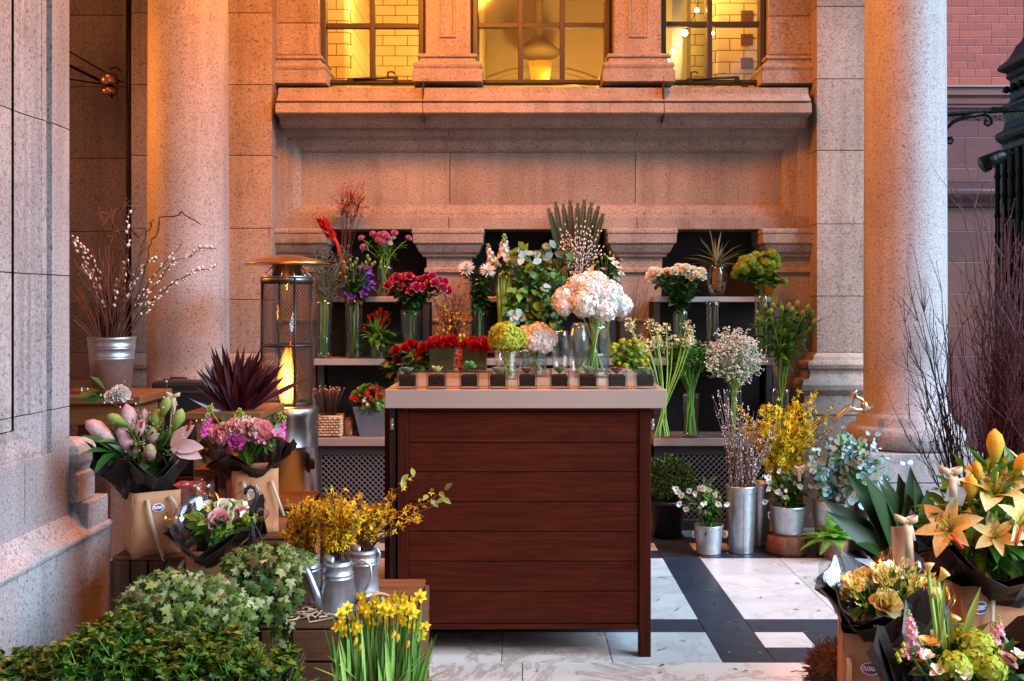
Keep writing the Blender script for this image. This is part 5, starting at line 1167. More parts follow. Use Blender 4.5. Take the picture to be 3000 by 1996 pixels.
def bag(name, label, x0, x1, Y, z0, z1, depth, rz=0, group='brown paper carrier bags', stick=None, handles=(), mat=None):
    c = V(((x0+x1)/2, Y, z0)); w = (x1-x0)/2; t = T(name, label, 'bag', c, group, rz)
    m = MB(); h = z1-z0; e = .0015; dn = 7
    # walls with a soft outward bow and side folds
    for (ax,ay),(bx_,by) in (((-w,0),(w,0)),((w,0),(w,depth)),((w,depth),(-w,depth)),((-w,depth),(-w,0))):
        vs = []; fs = []
        for i in range(dn+1):
            for j in range(dn+1):
                u, v = i/dn, j/dn; nx, ny = (by-ay), -(bx_-ax); L = math.hypot(nx, ny); b = .006*math.sin(math.pi*u)*math.sin(math.pi*v*.9)+.0016*math.sin(u*9+v*13)
                vs.append((ax+(bx_-ax)*u+nx/L*b, ay+(by-ay)*u+ny/L*b, h*v))
        for i in range(dn):
            for j in range(dn): a = i*(dn+1)+j; fs.append((a, a+dn+1, a+dn+2, a+1))
        m.add(vs, fs, 0, True)
    m.bx(-w+.002, w-.002, .002, depth-.002, .002, .006); O('paper_body', m, mat or KRA, t, sol=.0014)
    if stick: sticker(t, c+Matrix.Rotation(rz,3,'Z') @ V((stick[0], -.012, stick[1])), stick[2], stick[3]); t.children[-1].location = (stick[0], -.0105, stick[1]); t.children[-1].rotation_euler.z = 0
    for pts in handles:
        m = MB(); ribbon(m, [(p[0], -.012-p[2], p[1]) for p in pts], .011); O('handle', m, RIB, t, sol=.0012)
    return t
def bow(root, c, w, tail, lean=0):
    """a soft ribbon bow facing out, with a long flat tail and a short one"""
    c = V(c)
    for k, sg in enumerate((-1, 1)):
        m = MB(); pts = []
        for i in range(13):
            a = math.pi*2*i/12; pts.append(c+V((sg*w*1.15*(1-math.cos(a))/2*1.0, -w*.42*math.sin(a), w*(.30 if k else .42)*math.sin(a/2)**2)))
        ribbon(m, pts, w*.62, 0, Z); O('ribbon', m, RIB, root, True, sol=.0006)
    m = MB(); ribbon(m, [c+V((0,-.003,.004)), c+V((.001,-.010,-tail*.3)), c+V((.004,-.006,-tail*.6)), c+V((.002,-.011,-tail))], w*.8)
    ribbon(m, [c+V((.002,-.002,.004)), c+V((w*.3,-.008,-tail*.25)), c+V((w*.55,-.004,-tail*.55))], w*.7); m.octa(c+V((0,-.004,0)), w*.22)
    O('ribbon', m, RIB, root, True, sol=.0006)

# ------------------------------------------------------------------ wooden crates, tables and stools
def crate(label, px0, px1, Y, dep, z0, z1, rows, vert=False, group='wooden crates', split=None):
    x0, x1 = xx(px0,Y), xx(px1,Y); t = T('wooden_crate', label, 'crate', ((x0+x1)/2, Y+dep/2, z0), group); h = (z1-z0)
    th = .012
    def boards(ax, ay, bx_, by, k):
        for i in range(k):
            a = z0+h*i/k+.004; b = z0+h*(i+1)/k-.004; m = MB(); m.bx(min(ax,bx_), max(ax,bx_), min(ay,by), max(ay,by), a, b); O('slat', m, WCR, t, True, bev=.002)
    if vert:
        k = max(3, int((x1-x0)/.055))
        for i in range(k): m = MB(); m.bx(x0+(x1-x0)*i/k+.003, x0+(x1-x0)*(i+1)/k-.003, Y, Y+th, z0, z1); O('slat', m, WCV, t, True, bev=.002)
    else:
        segs = [x0]+[xx(s,Y) for s in (split or [])]+[x1]
        for a, b in zip(segs, segs[1:]): boards(a+.006, Y, b-.006, Y+th, rows)
    boards(x0, Y+dep-th, x1, Y+dep, rows); boards(x0-th, Y+.014, x0-.0005, Y+dep-.014, rows); boards(x1+.0005, Y+.014, x1+th, Y+dep-.014, rows)
    m = MB()
    for x in [x0+.014, x1-.014]+[xx(s,Y) for s in (split or [])]: m.bx(x-.014, x+.014, Y+th+.001, Y+th+.03, z0, z1+.001); m.bx(x-.014, x+.014, Y+dep-th-.03, Y+dep-th-.001, z0, z1+.001)
    m.bx(x0+.002, x1-.002, Y+th+.032, Y+dep-th-.032, z0+.01, z0+.02); O('corner_post', m, WCV, t, True)
    m = MB(); n = max(2, int(dep/.09))
    for i in range(n): m.bx(x0+.001, x1-.001, Y+dep*i/n+.003, Y+dep*(i+1)/n-.003, z1+.002, z1+.013)
    O('lid', m, WCR, t, True, bev=.0015); return t
ZC = .475
crate('large planked crate carrying the watering cans and the ivy pot', 596, 945, 2.95, .50, 0, ZC-.013, 5, split=[668])
crate('dark upright slatted crate under the bag of pink lilies', 258, 424, 3.33, .34, 0, zz(1281,3.33)-.014, 3, vert=True)
crate('dark crate under the small rose bouquet', 430, 585, 3.12, .30, 0, .43, 4)
crate('slatted crate under the bag of pink carnations', 470, 690, 3.72, .34, 0, zz(1234,3.72)-.014, 4)
crate('slatted crate with a reddish top against the heater', 600, 700, 4.15, .36, 0, zz(1175,4.15), 6)
def table(name, label, cat, px0, px1, Y, dep, zt, th=.035, apron=.09):
    x0, x1 = xx(px0,Y), xx(px1,Y); t = T(name, label, cat, ((x0+x1)/2, Y+dep/2, 0)); m = MB(); m.bx(x0, x1, Y, Y+dep, zt-th, zt); O('table_top', m, WTB, t, True, bev=.004)
    for x in (x0+.03, x1-.075):
        for y in (Y+.02, Y+dep-.06): m = MB(); m.bx(x, x+.045, y, y+.04, 0, zt-th-.001); O('leg', m, WTB, t, True, bev=.003)
    m = MB(); m.bx(x0+.08, x1-.08, Y+.03, Y+.05, zt-th-apron, zt-th-.001); m.bx(x0+.04, x0+.06, Y+.07, Y+dep-.07, zt-th-apron, zt-th-.001); m.bx(x1-.065, x1-.045, Y+.07, Y+dep-.07, zt-th-apron, zt-th-.001); O('apron', m, WTB, t, True); return t
table('wooden_table', 'pale wooden table under the zinc bucket of pussy willow', 'table', 80, 322, 4.45, .42, zz(912,4.45))
table('wooden_bench', 'orange toned wooden bench behind the bouquets, under the maroon leaves', 'bench', 425, 600, 4.40, .45, zz(950,4.40), .03, .07)
table('wooden_stool', 'small brown wooden stool between the bags of lilies and carnations', 'stool', 446, 560, 3.95, .30, zz(1080,3.95), .03, .05)
# black case behind the bench
cs = T('black_case', 'black hard case standing behind the maroon leaves', 'case', P(420,960,5.0)); m = MB(); m.bx(xx(346,5.0), xx(520,5.0), 5.0, 5.16, zz(1100,5.0), zz(878,5.0)); O('shell', m, BLK, cs, True, bev=.02)
m = MB(); m.bx(xx(344,5.0), xx(522,5.0), 4.995, 5.165, zz(905,5.0), zz(900,5.0)); m.tube([P(390,878,5.08),P(392,870,5.08),P(430,870,5.08),P(432,878,5.08)], .006, 6); O('handle', m, DGR, cs, True)
m = MB(); m.bx(xx(380,4.95), xx(500,4.95), 4.95, 5.25, 0, zz(1101,4.95)); one('case_stand', m, WDV, 'dark stand under the black case', 'stand', (xx(440,5),5.05,0))
m = MB(); m.bx(xx(392,3.62), xx(455,3.62), 3.62, 3.72, zz(1215,3.62), zz(1118,3.62)); one('red_box', m, pm('red card', (.28,.02,.025), .5, var=(8,.2)), 'red box tucked between the lily bag and the rose bouquet', 'box', P(424,1215,3.67), bev=.004)
m = MB(); m.bx(xx(380,3.6), xx(470,3.6), 3.6, 3.71, 0, zz(1215,3.62)-.001); one('box_stand', m, WDV, 'dark stand under the red box', 'stand', (xx(424,3.65),3.65,0))
for c, l in ((440,'tall clear vase with bluish shine behind the small rose bouquet'),(470,'second clear vase behind the small rose bouquet, nearer its black hook')):
    vase((xx(c,3.45),3.45,zz(1240,3.45)), .03, .034, .19, 0, l, 'empty glass vases by the rose bouquet')
m = MB(); m.bx(xx(425,3.45), xx(490,3.45), 3.43, 3.53, .0, zz(1240,3.45)-.001); one('vase_stand', m, WDV, 'dark stand under two empty glass vases', 'stand', (xx(455,3.45),3.48,0))

# ------------------------------------------------------------------ zinc bucket of pussy willow
Y = 4.62; zb = zz(912,4.45); c = xx(257,Y); bk = T('zinc_bucket', 'tapered zinc bucket with bead rings on the pale table', 'bucket', (c,Y,zb), 'zinc buckets')
m = MB(); h = zz(776,Y)-zb; rb, rt = 41*Y/F, 53*Y/F; f = lambda t: rb+(rt-rb)*t
pf = [(.001,0),(rb,0)]
for t in (.62,.66,.80,.84,.97): pf += [(f(t-.012),h*(t-.012)),(f(t)+.0035,h*t),(f(t+.012),h*(t+.012))]
pf += [(f(1)+.004,h),(f(1)-.003,h-.004),(f(.3)-.003,h*.3),(.001,h*.3)]; m.lathe(pf, 44); O('bucket_body', m, GAL, bk); m = MB(); m.bx(-.002,.002,-rt-.001,-rt+.004,.0,.01); 
rt_ = T('pussy_willow_bunch', 'arching brown pussy willow and curly twigs in the zinc bucket on the table', 'branches', (c,Y,zb+.06)); m = MB(); fo = V((c,Y,zb+.08))
PWS = [[(262,770),(285,650),(295,560),(296,480)],[(255,770),(232,640),(200,580),(166,538)],[(250,770),(225,650),(195,600),(168,556)],[(258,770),(225,690),(205,640),(186,612)],[(268,775),(315,700),(350,640),(420,560)],[(270,775),(330,690),(370,640),(400,600),(440,590),(460,572),(497,572)],[(272,775),(340,700),(400,650),(450,625),(497,614)],[(264,770),(290,690),(310,640),(345,600),(360,598)],[(275,775),(330,720),(365,680)],[(250,770),(238,700),(215,660)],[(262,770),(268,700),(270,640)]]
for s in PWS:
    pts = [P(a,b,Y+R.uniform(-.07,.07)) for a, b in s]; pts[0] = V((pts[0].x,Y,pts[0].z)); fine = []
    for a, b in zip(pts, pts[1:]):
        for k in range(6): fine.append(a.lerp(b, k/6)+rv(.003))
    fine.append(pts[-1]); m.tube([fo+rv(.02)]+fine, [.004]+[.0036-.0022*i/len(fine) for i in range(len(fine))], 5, 0, False)
    for i in range(5, len(fine)-1):
        for _ in range(2):
            if R.random() < .72: d = (fine[i+1]-fine[i-1]).normalized(); o = (rdir()*.010); m.octa(fine[i].lerp(fine[i+1], R.random())+o, R.uniform(.0055,.0085), 1, 1.5, (d+o*70).normalized())
CUR = [[(275,775),(330,640),(345,560),(372,505),(420,490),(462,517)],[(268,775),(305,650),(320,600),(330,540),(352,505)],[(260,775),(270,680),(262,620),(285,560),(262,520),(300,460)],[(258,775),(240,640),(255,560),(228,520),(270,480)],[(265,775),(285,690),(300,620),(278,580),(315,550),(300,520)]]
for s in CUR:
    pts = []
    for a, b in s: pts.append(P(a+R.uniform(-3,3),b,Y+R.uniform(-.1,.1)))
    fine = []
    for a, b in zip(pts, pts[1:]):
        for k in range(5): fine.append(a.lerp(b,k/5)+rv(.009))
    m.tube([fo]+fine+[pts[-1]], [.004]+[.003]*len(fine)+[.0015], 5, 0, False)
    for _ in range(7): q = fine[R.randrange(5,len(fine))]; e = q+rv(.06)+Z*.03; m.tube([q,q.lerp(e,.5)+rv(.015),e], .0015, 4, 2, False)
for i in range(110):
    a = R.uniform(160,290) if i < 90 else R.uniform(240,330); t = P(a, R.uniform(560,720)+abs(a-230)*.3, Y+R.uniform(-.14,.14)); stemc(m, fo+rv(.03), t, .0022, R.choice((0,2)), 4, 0, 6, .006)
O('twigs', m, [TWIG, CAT, pm('rust twig', (.22,.06,.025), .6)], rt_, True, kind='stuff')
# leaf and cream carnation lying on the table
wf = T('white_flower_spray', 'pale green white flower heads with one dark leaf lying at the table edge', 'flowers', P(268,915,4.3)); m = MB()
for a, b, e in (((255,915),(205,915),.5),((245,905),(225,870),.3),((230,900),(190,905),.4)): m.leaf(P(*a,4.3), P(*b,4.25)-P(*a,4.3), V((0,-.6,1)), (P(*b,4.25)-P(*a,4.3)).length*1.3, .07, 'oval', .2, .1)
m.tube([P(265,915,4.3), P(290,925,4.3), P(285,960,4.3)], .004, 5, 0); O('foliage', m, LEAFD, wf, True, kind='stuff')
for a, b, s, k in ((252,912,.030,'rose2_crm'),(268,906,.036,'ranw'),(284,908,.038,'ranw'),(276,900,.034,'ranw')): bloom(wf, 'bloom', B[k], P(a,b,4.28), V((R.uniform(-.3,.3),-1,.5)), s)
# ------------------------------------------------------------------ maroon leaf bunch
Y = 4.5; rt_ = T('maroon_leaf_bunch', 'spiky fan of dark maroon leaves before the granite column', 'foliage', P(545,952,Y)); m = MB(); c0 = P(545,962,Y)
for i in range(150):
    an = R.uniform(-1.18,1.18)*R.random()**.35*(1 if R.random() < .9 else .5); ly = R.uniform(-.9,.9); L = R.uniform(.20,.33)*(1.06-.12*abs(an)); d = V((math.sin(an), ly*.55, math.cos(an)*.95+.12)).normalized(); s0 = R.uniform(.0,.42)*L
    m.leaf(c0+d*s0, d+rv(.10), V((-d.x*.3,-1,.35))+rv(.5), L*R.uniform(.55,.85), R.uniform(.026,.040), 'lance', R.uniform(-.02,.16), .22)
O('foliage', m, MARO, rt_, True, kind='stuff')
# ------------------------------------------------------------------ lily bouquet in a paper bag
Yb_ = 3.37; zt_, zl = zz(1130,Yb_), zz(1280,Yb_)
bag('paper_bag', 'tall brown paper bag with sticker, holding pink lilies', xx(291,Yb_)+.028, xx(388,Yb_)+.040, Yb_-.01, zl, zt_, .15, rz=.55, stick=(.002+.0, .160, .0165, .0112), handles=([(-.032,.19,.0),(-.03,.165,.01),(-.022,.12,.014),(.0,.04,.02),(.022,-.03,.03),(.03,-.05,.03)],[(.035,.195,.0),(.05,.175,.012),(.062,.13,.014),(.072,.09,.008)]))
lb = T('wrapped_bouquet', 'pink lilies with green buds in black paper, in the tall paper bag by the pier', 'bouquet', (xx(338,Yb_),Yb_+.07,zt_-.04), 'wrapped bouquets'); cw = V((xx(334,Yb_+.07),Yb_+.07,zt_-.05))
wrap(lb, cw, .070, .145, zt_-.03, zz(1035,Yb_), None, 5, .30, .35, tilt=.045)
m = MB(); base = cw+Z*.03
LB = [('bud','bud_lil',232,992,.115,(-.5,-.4,.45)),('bud','bud_lil',246,1005,.075,(-.6,-.3,.35)),('bud','bud_lil',296,965,.105,(-.05,-.3,1)),('bud','bud_lil',290,1010,.10,(-.3,-.6,.8)),('bud','bud_lil',302,1030,.11,(-.45,-.5,.6)),('bud','bud_lil',322,988,.07,(.3,-.3,.9)),('bud','bud_lil',330,960,.055,(.15,0,1)),('bud','bud_grn',272,968,.075,(-.8,-.3,.5)),('bud','bud_grn',360,970,.08,(.05,0,1)),('bud','bud_grn',380,938,.075,(.35,-.1,1)),('bud','bud_grn',408,968,.085,(.45,-.2,1)),('bud','bud_grn',404,1008,.085,(.7,-.5,.5)),('bud','bud_pnk',352,1010,.085,(.1,-.4,1)),('bud','bud_pnk',346,1045,.09,(.15,-.7,.8)),('bud','bud_pnk',401,1060,.065,(.25,-.8,.6))]
for n, k, a, b, s, d in LB:
    q = P(a,b,Yb_+R.uniform(-.02,.05)); bloom(lb, 'lily_bud', B[k], q, V(d), s*.92); stemc(m, base+rv(.02), q-V(d).normalized()*s*.45, .0035, 0, 5)
q = P(432,1010,Yb_-.02)
for a, t in ((.1,.04),(.35,-.1),(.9,.2),(-.5,.1)): 
    d = V((math.cos(a), -.35, math.sin(a)*.6+t)); pm_ = MB(); pm_.leaf(P(395,1030,Yb_), d, V((0,-1,.5)), .115, .05, 'lily', .2, .2); O('petal', pm_, LIL, lb, True)
for a, b, c2, d2 in ((318,1005,328,970),(428,1000,440,970)): mm = MB(); mm.tube([P(a,b,Yb_-.01),P(c2,d2,Yb_-.03)], [.0035,.0045], 6); O('pistil', mm, RED, lb, True)
cloud(m, P(330,1035,Yb_+.08), (.11,.08,.04), 110, .085, .035, 'lance', 1, .3, upw=.8)
for a, b in ((205,985),(220,1030),(240,1055)): m.leaf(P(265,1040,Yb_), P(a,b,Yb_-.05)-P(265,1040,Yb_), V((0,-.5,1)), .12, .04, 'lance', .3, .15, 1)
for s in ([(330,1040),(300,960),(245,920),(200,900),(188,898)],[(335,1040),(330,960),(300,900),(275,868)],[(345,1040),(372,970),(380,900),(385,880)],[(350,1040),(410,1010),(445,975),(480,955)]):
    pts = [P(a,b,Yb_+.02) for a, b in s]; fine = []
    for a, b in zip(pts, pts[1:]):
        for k in range(4): fine.append(a.lerp(b,k/4)+rv(.004))
    m.tube(fine+[pts[-1]], .0016, 4, 2, False)
    for p in fine[6:]:
        if R.random() < .7: m.octa(p+rv(.008), .0035, 3, 1.2)
for k in range(60): x, y, _ = mass(255,440,930,1060,Yb_,1)[0]; m.octa(P(x,y,Yb_-.02+R.uniform(-.03,.03)), R.uniform(.0015,.0028), 3)
O('foliage', m, [STEM, LEAFD, TWIG, CAT], lb, True, kind='stuff'); bow(lb, P(398,912,Yb_+.03), .020, .058)
m = MB(); m.tube([P(388,1020,Yb_+.04), P(398,915,Yb_+.04)], .002, 5); O('ribbon_stick', m, ROPE, lb, True)
# ------------------------------------------------------------------ carnation bouquet in a paper bag
Yb_ = 3.78; zt_, zl = zz(1080,Yb_), zz(1233,Yb_)
bag('paper_bag', 'brown paper bag with a sticker behind the black hook, holding pink carnations', xx(527,Yb_)+.02, xx(623,Yb_)+.03, Yb_-.01, zl, zt_, .15, rz=.42, stick=(-.01, .170, .0165, .011), handles=([(-.05,.205,.0),(-.045,.19,.01),(-.03,.14,.012),(.0,.06,.02),(.02,-.01,.03)],[(.052,.20,0),(.058,.18,.01),(.075,.13,.012),(.095,.07,.016)]))
lb = T('wrapped_bouquet', 'pink and magenta carnations in black paper, in the bag before the heater', 'bouquet', (xx(570,Yb_),Yb_+.08,zt_-.04), 'wrapped bouquets'); cw = V((xx(572,Yb_+.08),Yb_+.08,zt_-.05)); wrap(lb, cw, .075, .150, zt_-.05, zz(1036,Yb_), None, 4, .32, .15, tilt=.04); m = MB(); base = cw+Z*.04
for a, b, k, s in ((500,1000,'carn_pkm',.036),(520,990,'carn_pnk',.034),(545,985,'carn_pnk',.042),(565,978,'carn_wht',.038),(585,985,'carn_pnk',.042),(605,990,'carn_pkm',.040),(540,1008,'hyd_pnk',.040),(520,1010,'carn_pkm',.036),(590,1000,'hyd_pnk',.036),(560,1000,'carn_pnk',.040),(480,975,'stock_mag',.040),(488,988,'lis_mau',.028),(650,985,'stock_mag',.036),(640,1000,'lis_mau',.028),(545,1018,'carn_mag',.036),(530,1022,'carn_mag',.028),(604,1006,'carn_pkm',.036),(470,985,'stock_mag',.03)):
    q = P(a,b,Yb_+R.uniform(-.03,.06)); bloom(lb, 'stock_spike' if 'stock' in k else 'carnation', B[k], q, facing(base,q,.55,.3) if 'stock' not in k else Z+rv(.2), s); stemc(m, base, q, .003, 0, 5)
for a, b in ((482,940),(556,948),(650,955),(545,960)):
    for _ in range(14): m.octa(P(a,b,Yb_)+rv(.014), .005, 2, 1.2)
    m.tube([base, P(a,b,Yb_)], .002, 4, 0)
cloud(m, P(570,1005,Yb_+.08), (.12,.08,.035), 80, .06, .03, 'oval', 1, .3, upw=.8); O('foliage', m, [STEM, LEAFD, LIM], lb, True, kind='stuff')
# ------------------------------------------------------------------ small rose bouquet in a paper bag
Yb_ = 3.14; zt_, zl = zz(1270,Yb_), .445
bag('paper_bag', 'low brown paper bag in the ivy, holding the small rose bouquet', xx(428,Yb_), xx(558,Yb_), Yb_, zl, zt_, .14, handles=([(-.085,.17,.0),(-.097,.15,.01),(-.10,.12,.01),(-.09,.09,.01),(-.085,.06,.01)],))
lb = T('wrapped_bouquet', 'small bouquet with one large pink rose in black paper, between the two tall bags', 'bouquet', (xx(492,Yb_),Yb_+.07,zt_-.04), 'wrapped bouquets'); cw = V((xx(498,Yb_+.07),Yb_+.07,zt_-.05)); wrap(lb, cw, .070, .130, zt_-.05, zz(1212,Yb_), None, 4, .28, .62, tilt=.045); wrap(lb, cw, .075, .145, zt_-.05, zz(1190,Yb_), CEL, 5, .25, .2, 'cellophane', .0004, 1, .05); m = MB(); base = cw+Z*.04
for n, a, b, k, s, y in (('rose',506,1198,'rose2_pnk',.044,-.05),('rose',512,1165,'rose2_crm',.030,0),('bloom',488,1170,'lis_pch',.024,.0),('rose',552,1178,'rose_pnk',.030,0),('bloom',565,1190,'lis_wht',.024,-.02),('bloom',460,1195,'lis_crm',.022,0),('bloom',472,1182,'lis_wht',.020,0),('bloom',478,1162,'lis_crm',.02,.02),('bloom',540,1165,'lis_pch',.024,.02),('bloom',530,1160,'lis_wht',.022,.03),('bloom',560,1165,'lis_crm',.022,.03),('bloom',470,1205,'hyd_lim',.018,-.04),('bloom',505,1222,'hyd_lim2',.020,-.06),('bloom',574,1195,'hyd_lim',.024,-.03),('bloom',452,1188,'hyd_lim',.02,0)):
    q = P(a,b,Yb_+.05+y); bloom(lb, n, B[k], q, facing(base,q,1.0,.25), s); stemc(m, base, q, .0025, 0, 5)
cloud(m, P(512,1205,Yb_+.06), (.085,.07,.04), 110, .045, .022, 'oval', 1, .3); O('foliage', m, [STEM, LEAFM], lb, True, kind='stuff')
# ------------------------------------------------------------------ ivy in a hanging pot with its hook, standing on the crate
def ivyleaves(m, pts_fn, n, s0, s1, mat=0):
    for _ in range(n):
        p, d = pts_fn(); s = R.uniform(s0, s1); up = V((0,-1,.45))+rv(.6)+d*.5; m.leaf(p, (V((d.x,d.y*.5,-.35))+rv(.7)), up, s, s*.95, 'ivy', R.uniform(.05,.3), 0, mat)
Yv = 3.0; ip_ = T('ivy_pot', 'trailing variegated ivy in a black plastic hanging pot on the planked crate', 'potted plant', (xx(620,Yv),Yv,ZC)); c = V((xx(617,Yv),Yv,ZC)); m = MB(); m.lathe([(.001,0),(.047,0),(.066,.135),(.070,.137),(.070,.15),(.063,.15),(.06,.135),(.001,.132)], 30, c); O('pot', m, PLA, ip_, True)
m = MB()
def dome():
    u = rdir(); u.z = abs(u.z)*.9-.15; return c+V((u.x*.115,u.y*.09,.165+u.z*.062)), u
ivyleaves(m, dome, 190, .020, .034)
for x, y, l in ((640,1345,190),(575,1350,170),(540,1330,80),(556,1345,100),(590,1340,60),(628,1345,95),(648,1340,150),(664,1335,110),(690,1330,70),(672,1345,60),(610,1345,50)):
    a = P(x,y-35,Yv-.06); pts = [a]
    for k in range(6): pts.append(pts[-1]+V((R.uniform(-.012,.014), R.uniform(-.02,.004), -l*Yv/F/6)))
    m.tube([c+V((0,0,.15))]+pts, .0014, 4, 1, False)
    for p in pts:
        for _ in range(2): m.leaf(p+rv(.012), V((R.uniform(-.6,.6),-.4,-1)), V((0,-1,.2))+rv(.4), R.uniform(.024,.036), .030, 'ivy', .15, 0, 0)
O('foliage', m, [IVYL, TWIG], ip_, True, kind='stuff')
hk = T; m = MB(); Yk = 3.0; top = P(578,1190,Yk)
m.tube([P(578,1188,Yk),P(579,1172,Yk),P(588,1155,Yk),P(592,1138,Yk),P(587,1124,Yk),P(576,1120,Yk),P(567,1126,Yk),P(564,1138,Yk)], [.008,.007,.0065,.006,.006,.006,.006,.005], 8); O('hook', m, PLA, ip_, True)
m = MB()
for a, b in ((566,1300),(590,1310),(628,1290),(605,1325)): m.tube([top, P(a,b,Yk+R.uniform(-.04,.04))], .0016, 5)
O('hanger_wire', m, PLA, ip_, True)
# big ivy mound in its dark pot
Yv = 2.78; ib = T('ivy_plant', 'large dense mound of green ivy in a dark pot beside the grey pier', 'potted plant', (xx(400,Yv),Yv,0)); m = MB(); c = P(400,1470,Yv); m.lathe([(.001,0),(.15,0),(.19,c.z-.02),(.20,c.z-.01),(.20,c.z+.015),(.185,c.z+.015),(.001,c.z)], 36, (c.x,Yv+.06,0)); O('pot', m, PLA, ib, True)
m = MB()
def mound():
    while True:
        x, y = R.uniform(262,585), R.uniform(1305,1545); t = ((x-425)/165)**2+((y-1455)/(150))**2
        if t < 1 and (y > 1308+abs(x-400)*.16): break
    dep = math.sqrt(max(0,1-t)); p = P(x, y, Yv-.20*dep+R.uniform(-.02,.10)); return p, V(((x-425)/165,-.8,(1440-y)/150))
ivyleaves(m, mound, 1600, .016, .031)
for i in range(26):
    p, d = mound(); q = p+V((R.uniform(-.03,.03),-.02,-R.uniform(.05,.16))); m.tube([p,p.lerp(q,.5)+rv(.01),q], .0013, 4, 1, False)
cloud(m, P(425,1480,Yv+.07), (.17,.08,.17), 300, .045, .04, 'oval', 2, .2)
O('foliage', m, [IVYL, TWIG, LEAFD], ib, True, kind='stuff')
# box plants along the front edge
def boxbush(label, px0, px1, ytop, Yc, depth, n):
    t = T('box_bush', label, 'shrub', (xx((px0+px1)/2,Yc),Yc,0), 'box shrubs along the bottom edge'); m = MB(); xa, xb = xx(px0,Yc), xx(px1,Yc)
    for i in range(n):
        u = R.random(); x = xa+(xb-xa)*u; zt_ = zz(ytop(px0+(px1-px0)*u), Yc)+R.uniform(-.03,.012); z = zt_-abs(R.gauss(0,.07)); y = Yc+R.uniform(-depth,depth)*.8-(zt_-z)*.6
        b = V((x,y,z)); tip = b+V((R.uniform(-.03,.03),R.uniform(-.04,.02),R.uniform(.01,.032)))
        m.tube([b-Z*.03, tip], .0012, 4, 1, False)
        for k in range(8):
            q = b.lerp(tip, k/7); a = 1.57*k+R.random(); d = V((math.cos(a),math.sin(a),.75)); s = R.uniform(.8,1.2); m.leaf(q, d+rv(.3), Z+rv(.3), .023*s, .0145*s, 'oval', .15, .2)
    O('foliage', m, [LEAFB, STEM], t, True, kind='stuff')
    m = MB(); zt_ = zz(ytop((px0+px1)/2), Yc); m.lathe([(.001,0),((xb-xa)*.34,0),((xb-xa)*.42,zt_*.55),((xb-xa)*.40,zt_*.55),(.001,zt_*.52)], 24, ((xa+xb)/2,Yc,0)); O('pot', m, PLA, t, True)
    m = MB()
    for k in range(7): m.tube([((xa+xb)/2+R.uniform(-.03,.03),Yc,zt_*.5),((xa+xb)/2+R.uniform(-.12,.12),Yc+R.uniform(-.08,.08),zt_-.02)], .004, 5, 0, False)
    O('stem', m, TWIG, t, True)
boxbush('small leaved box bush in the corner by the grey pier base', -30, 235, lambda p: 1535-.12*max(0,p)-(30 if 150 < p < 215 else 0), 2.42, .14, 420)
boxbush('small leaved box bush below the ivy mound', 215, 470, lambda p: 1492-.02*(p-215)-(35 if 225 < p < 262 else 0)-(45 if 260 < p < 300 else 0), 2.46, .14, 440)
boxbush('small leaved box bush in front of the planked crate', 455, 700, lambda p: 1488+.0*(p-455)+max(0,p-540)*.50, 2.48, .13, 360)
# ------------------------------------------------------------------ watering cans with forsythia
def can(px, pyb, pyt, Y, r0, r1, label, spout=None, handle=None):
    z0, z1 = ZC, zz(pyt,Y); t = T('watering_can', label, 'watering can', (xx(px,Y),Y,z0), 'zinc watering cans on the crate'); h = z1-z0; m = MB(); f = lambda q: r0+(r1-r0)*q
    pf = [(.001,.0),(r0,0),(r0+.002,.004),(r0,.008)]
    for q in (.62,.68,.84): pf += [(f(q-.01),h*(q-.01)),(f(q)+.0025,h*q),(f(q+.01),h*(q+.01))]
    pf += [(f(.9),h*.9),(f(.9)-.002,h*.9),(f(.4)-.002,h*.4),(.001,h*.4)]; m.lathe(pf, 36); O('can_body', m, GAL, t)
    m = MB(); n = 14; vs = []; fs = []
    for i in range(n+1):     # half hood over the rim
        a = math.radians(75+210*i/n)-.35; rr = f(.9); hh_ = h*.10+h*.075*math.sin(math.pi*i/n)
        for k in range(4): q = k/3; vs.append((rr*math.cos(a)*(1-.28*q*q), rr*math.sin(a)*(1-.28*q*q), h*.9+hh_*q))
    for i in range(n):
        for k in range(3): b = i*4+k; fs.append((b, b+4, b+5, b+1))
    m.add(vs, fs, 0, True); O('hood', m, GAL, t, sol=.0016)
    if spout: m = MB(); m.tube([P(*p,Y-.02) for p in spout], [.022,.015,.012,.009], 12); m.lathe([(.009,0),(.011,.012)], 12, P(*spout[-1],Y-.02)); O('spout', m, GAL, t, True)
    if handle: m = MB(); m.tube([P(*p,Y-.01) for p in handle], .0048, 8); O('handle', m, GAL, t, True)
    return t
can(776, 1408, 1276, 3.06, .054, .042, 'front zinc watering can with its spout across the second can', ((742,1400),(728,1365),(712,1325),(688,1278)), ((812,1300),(834,1290),(852,1300),(855,1330),(842,1355),(826,1372),(818,1390)))
can(702, 1400, 1262, 3.16, .052, .042, 'zinc watering can half hidden behind the ivy leaves', None, None)
can(836, 1365, 1252, 3.26, .050, .040, 'rear zinc watering can nearest the wooden counter', None, ((856,1268),(868,1262),(874,1275),(868,1300),(862,1330)))
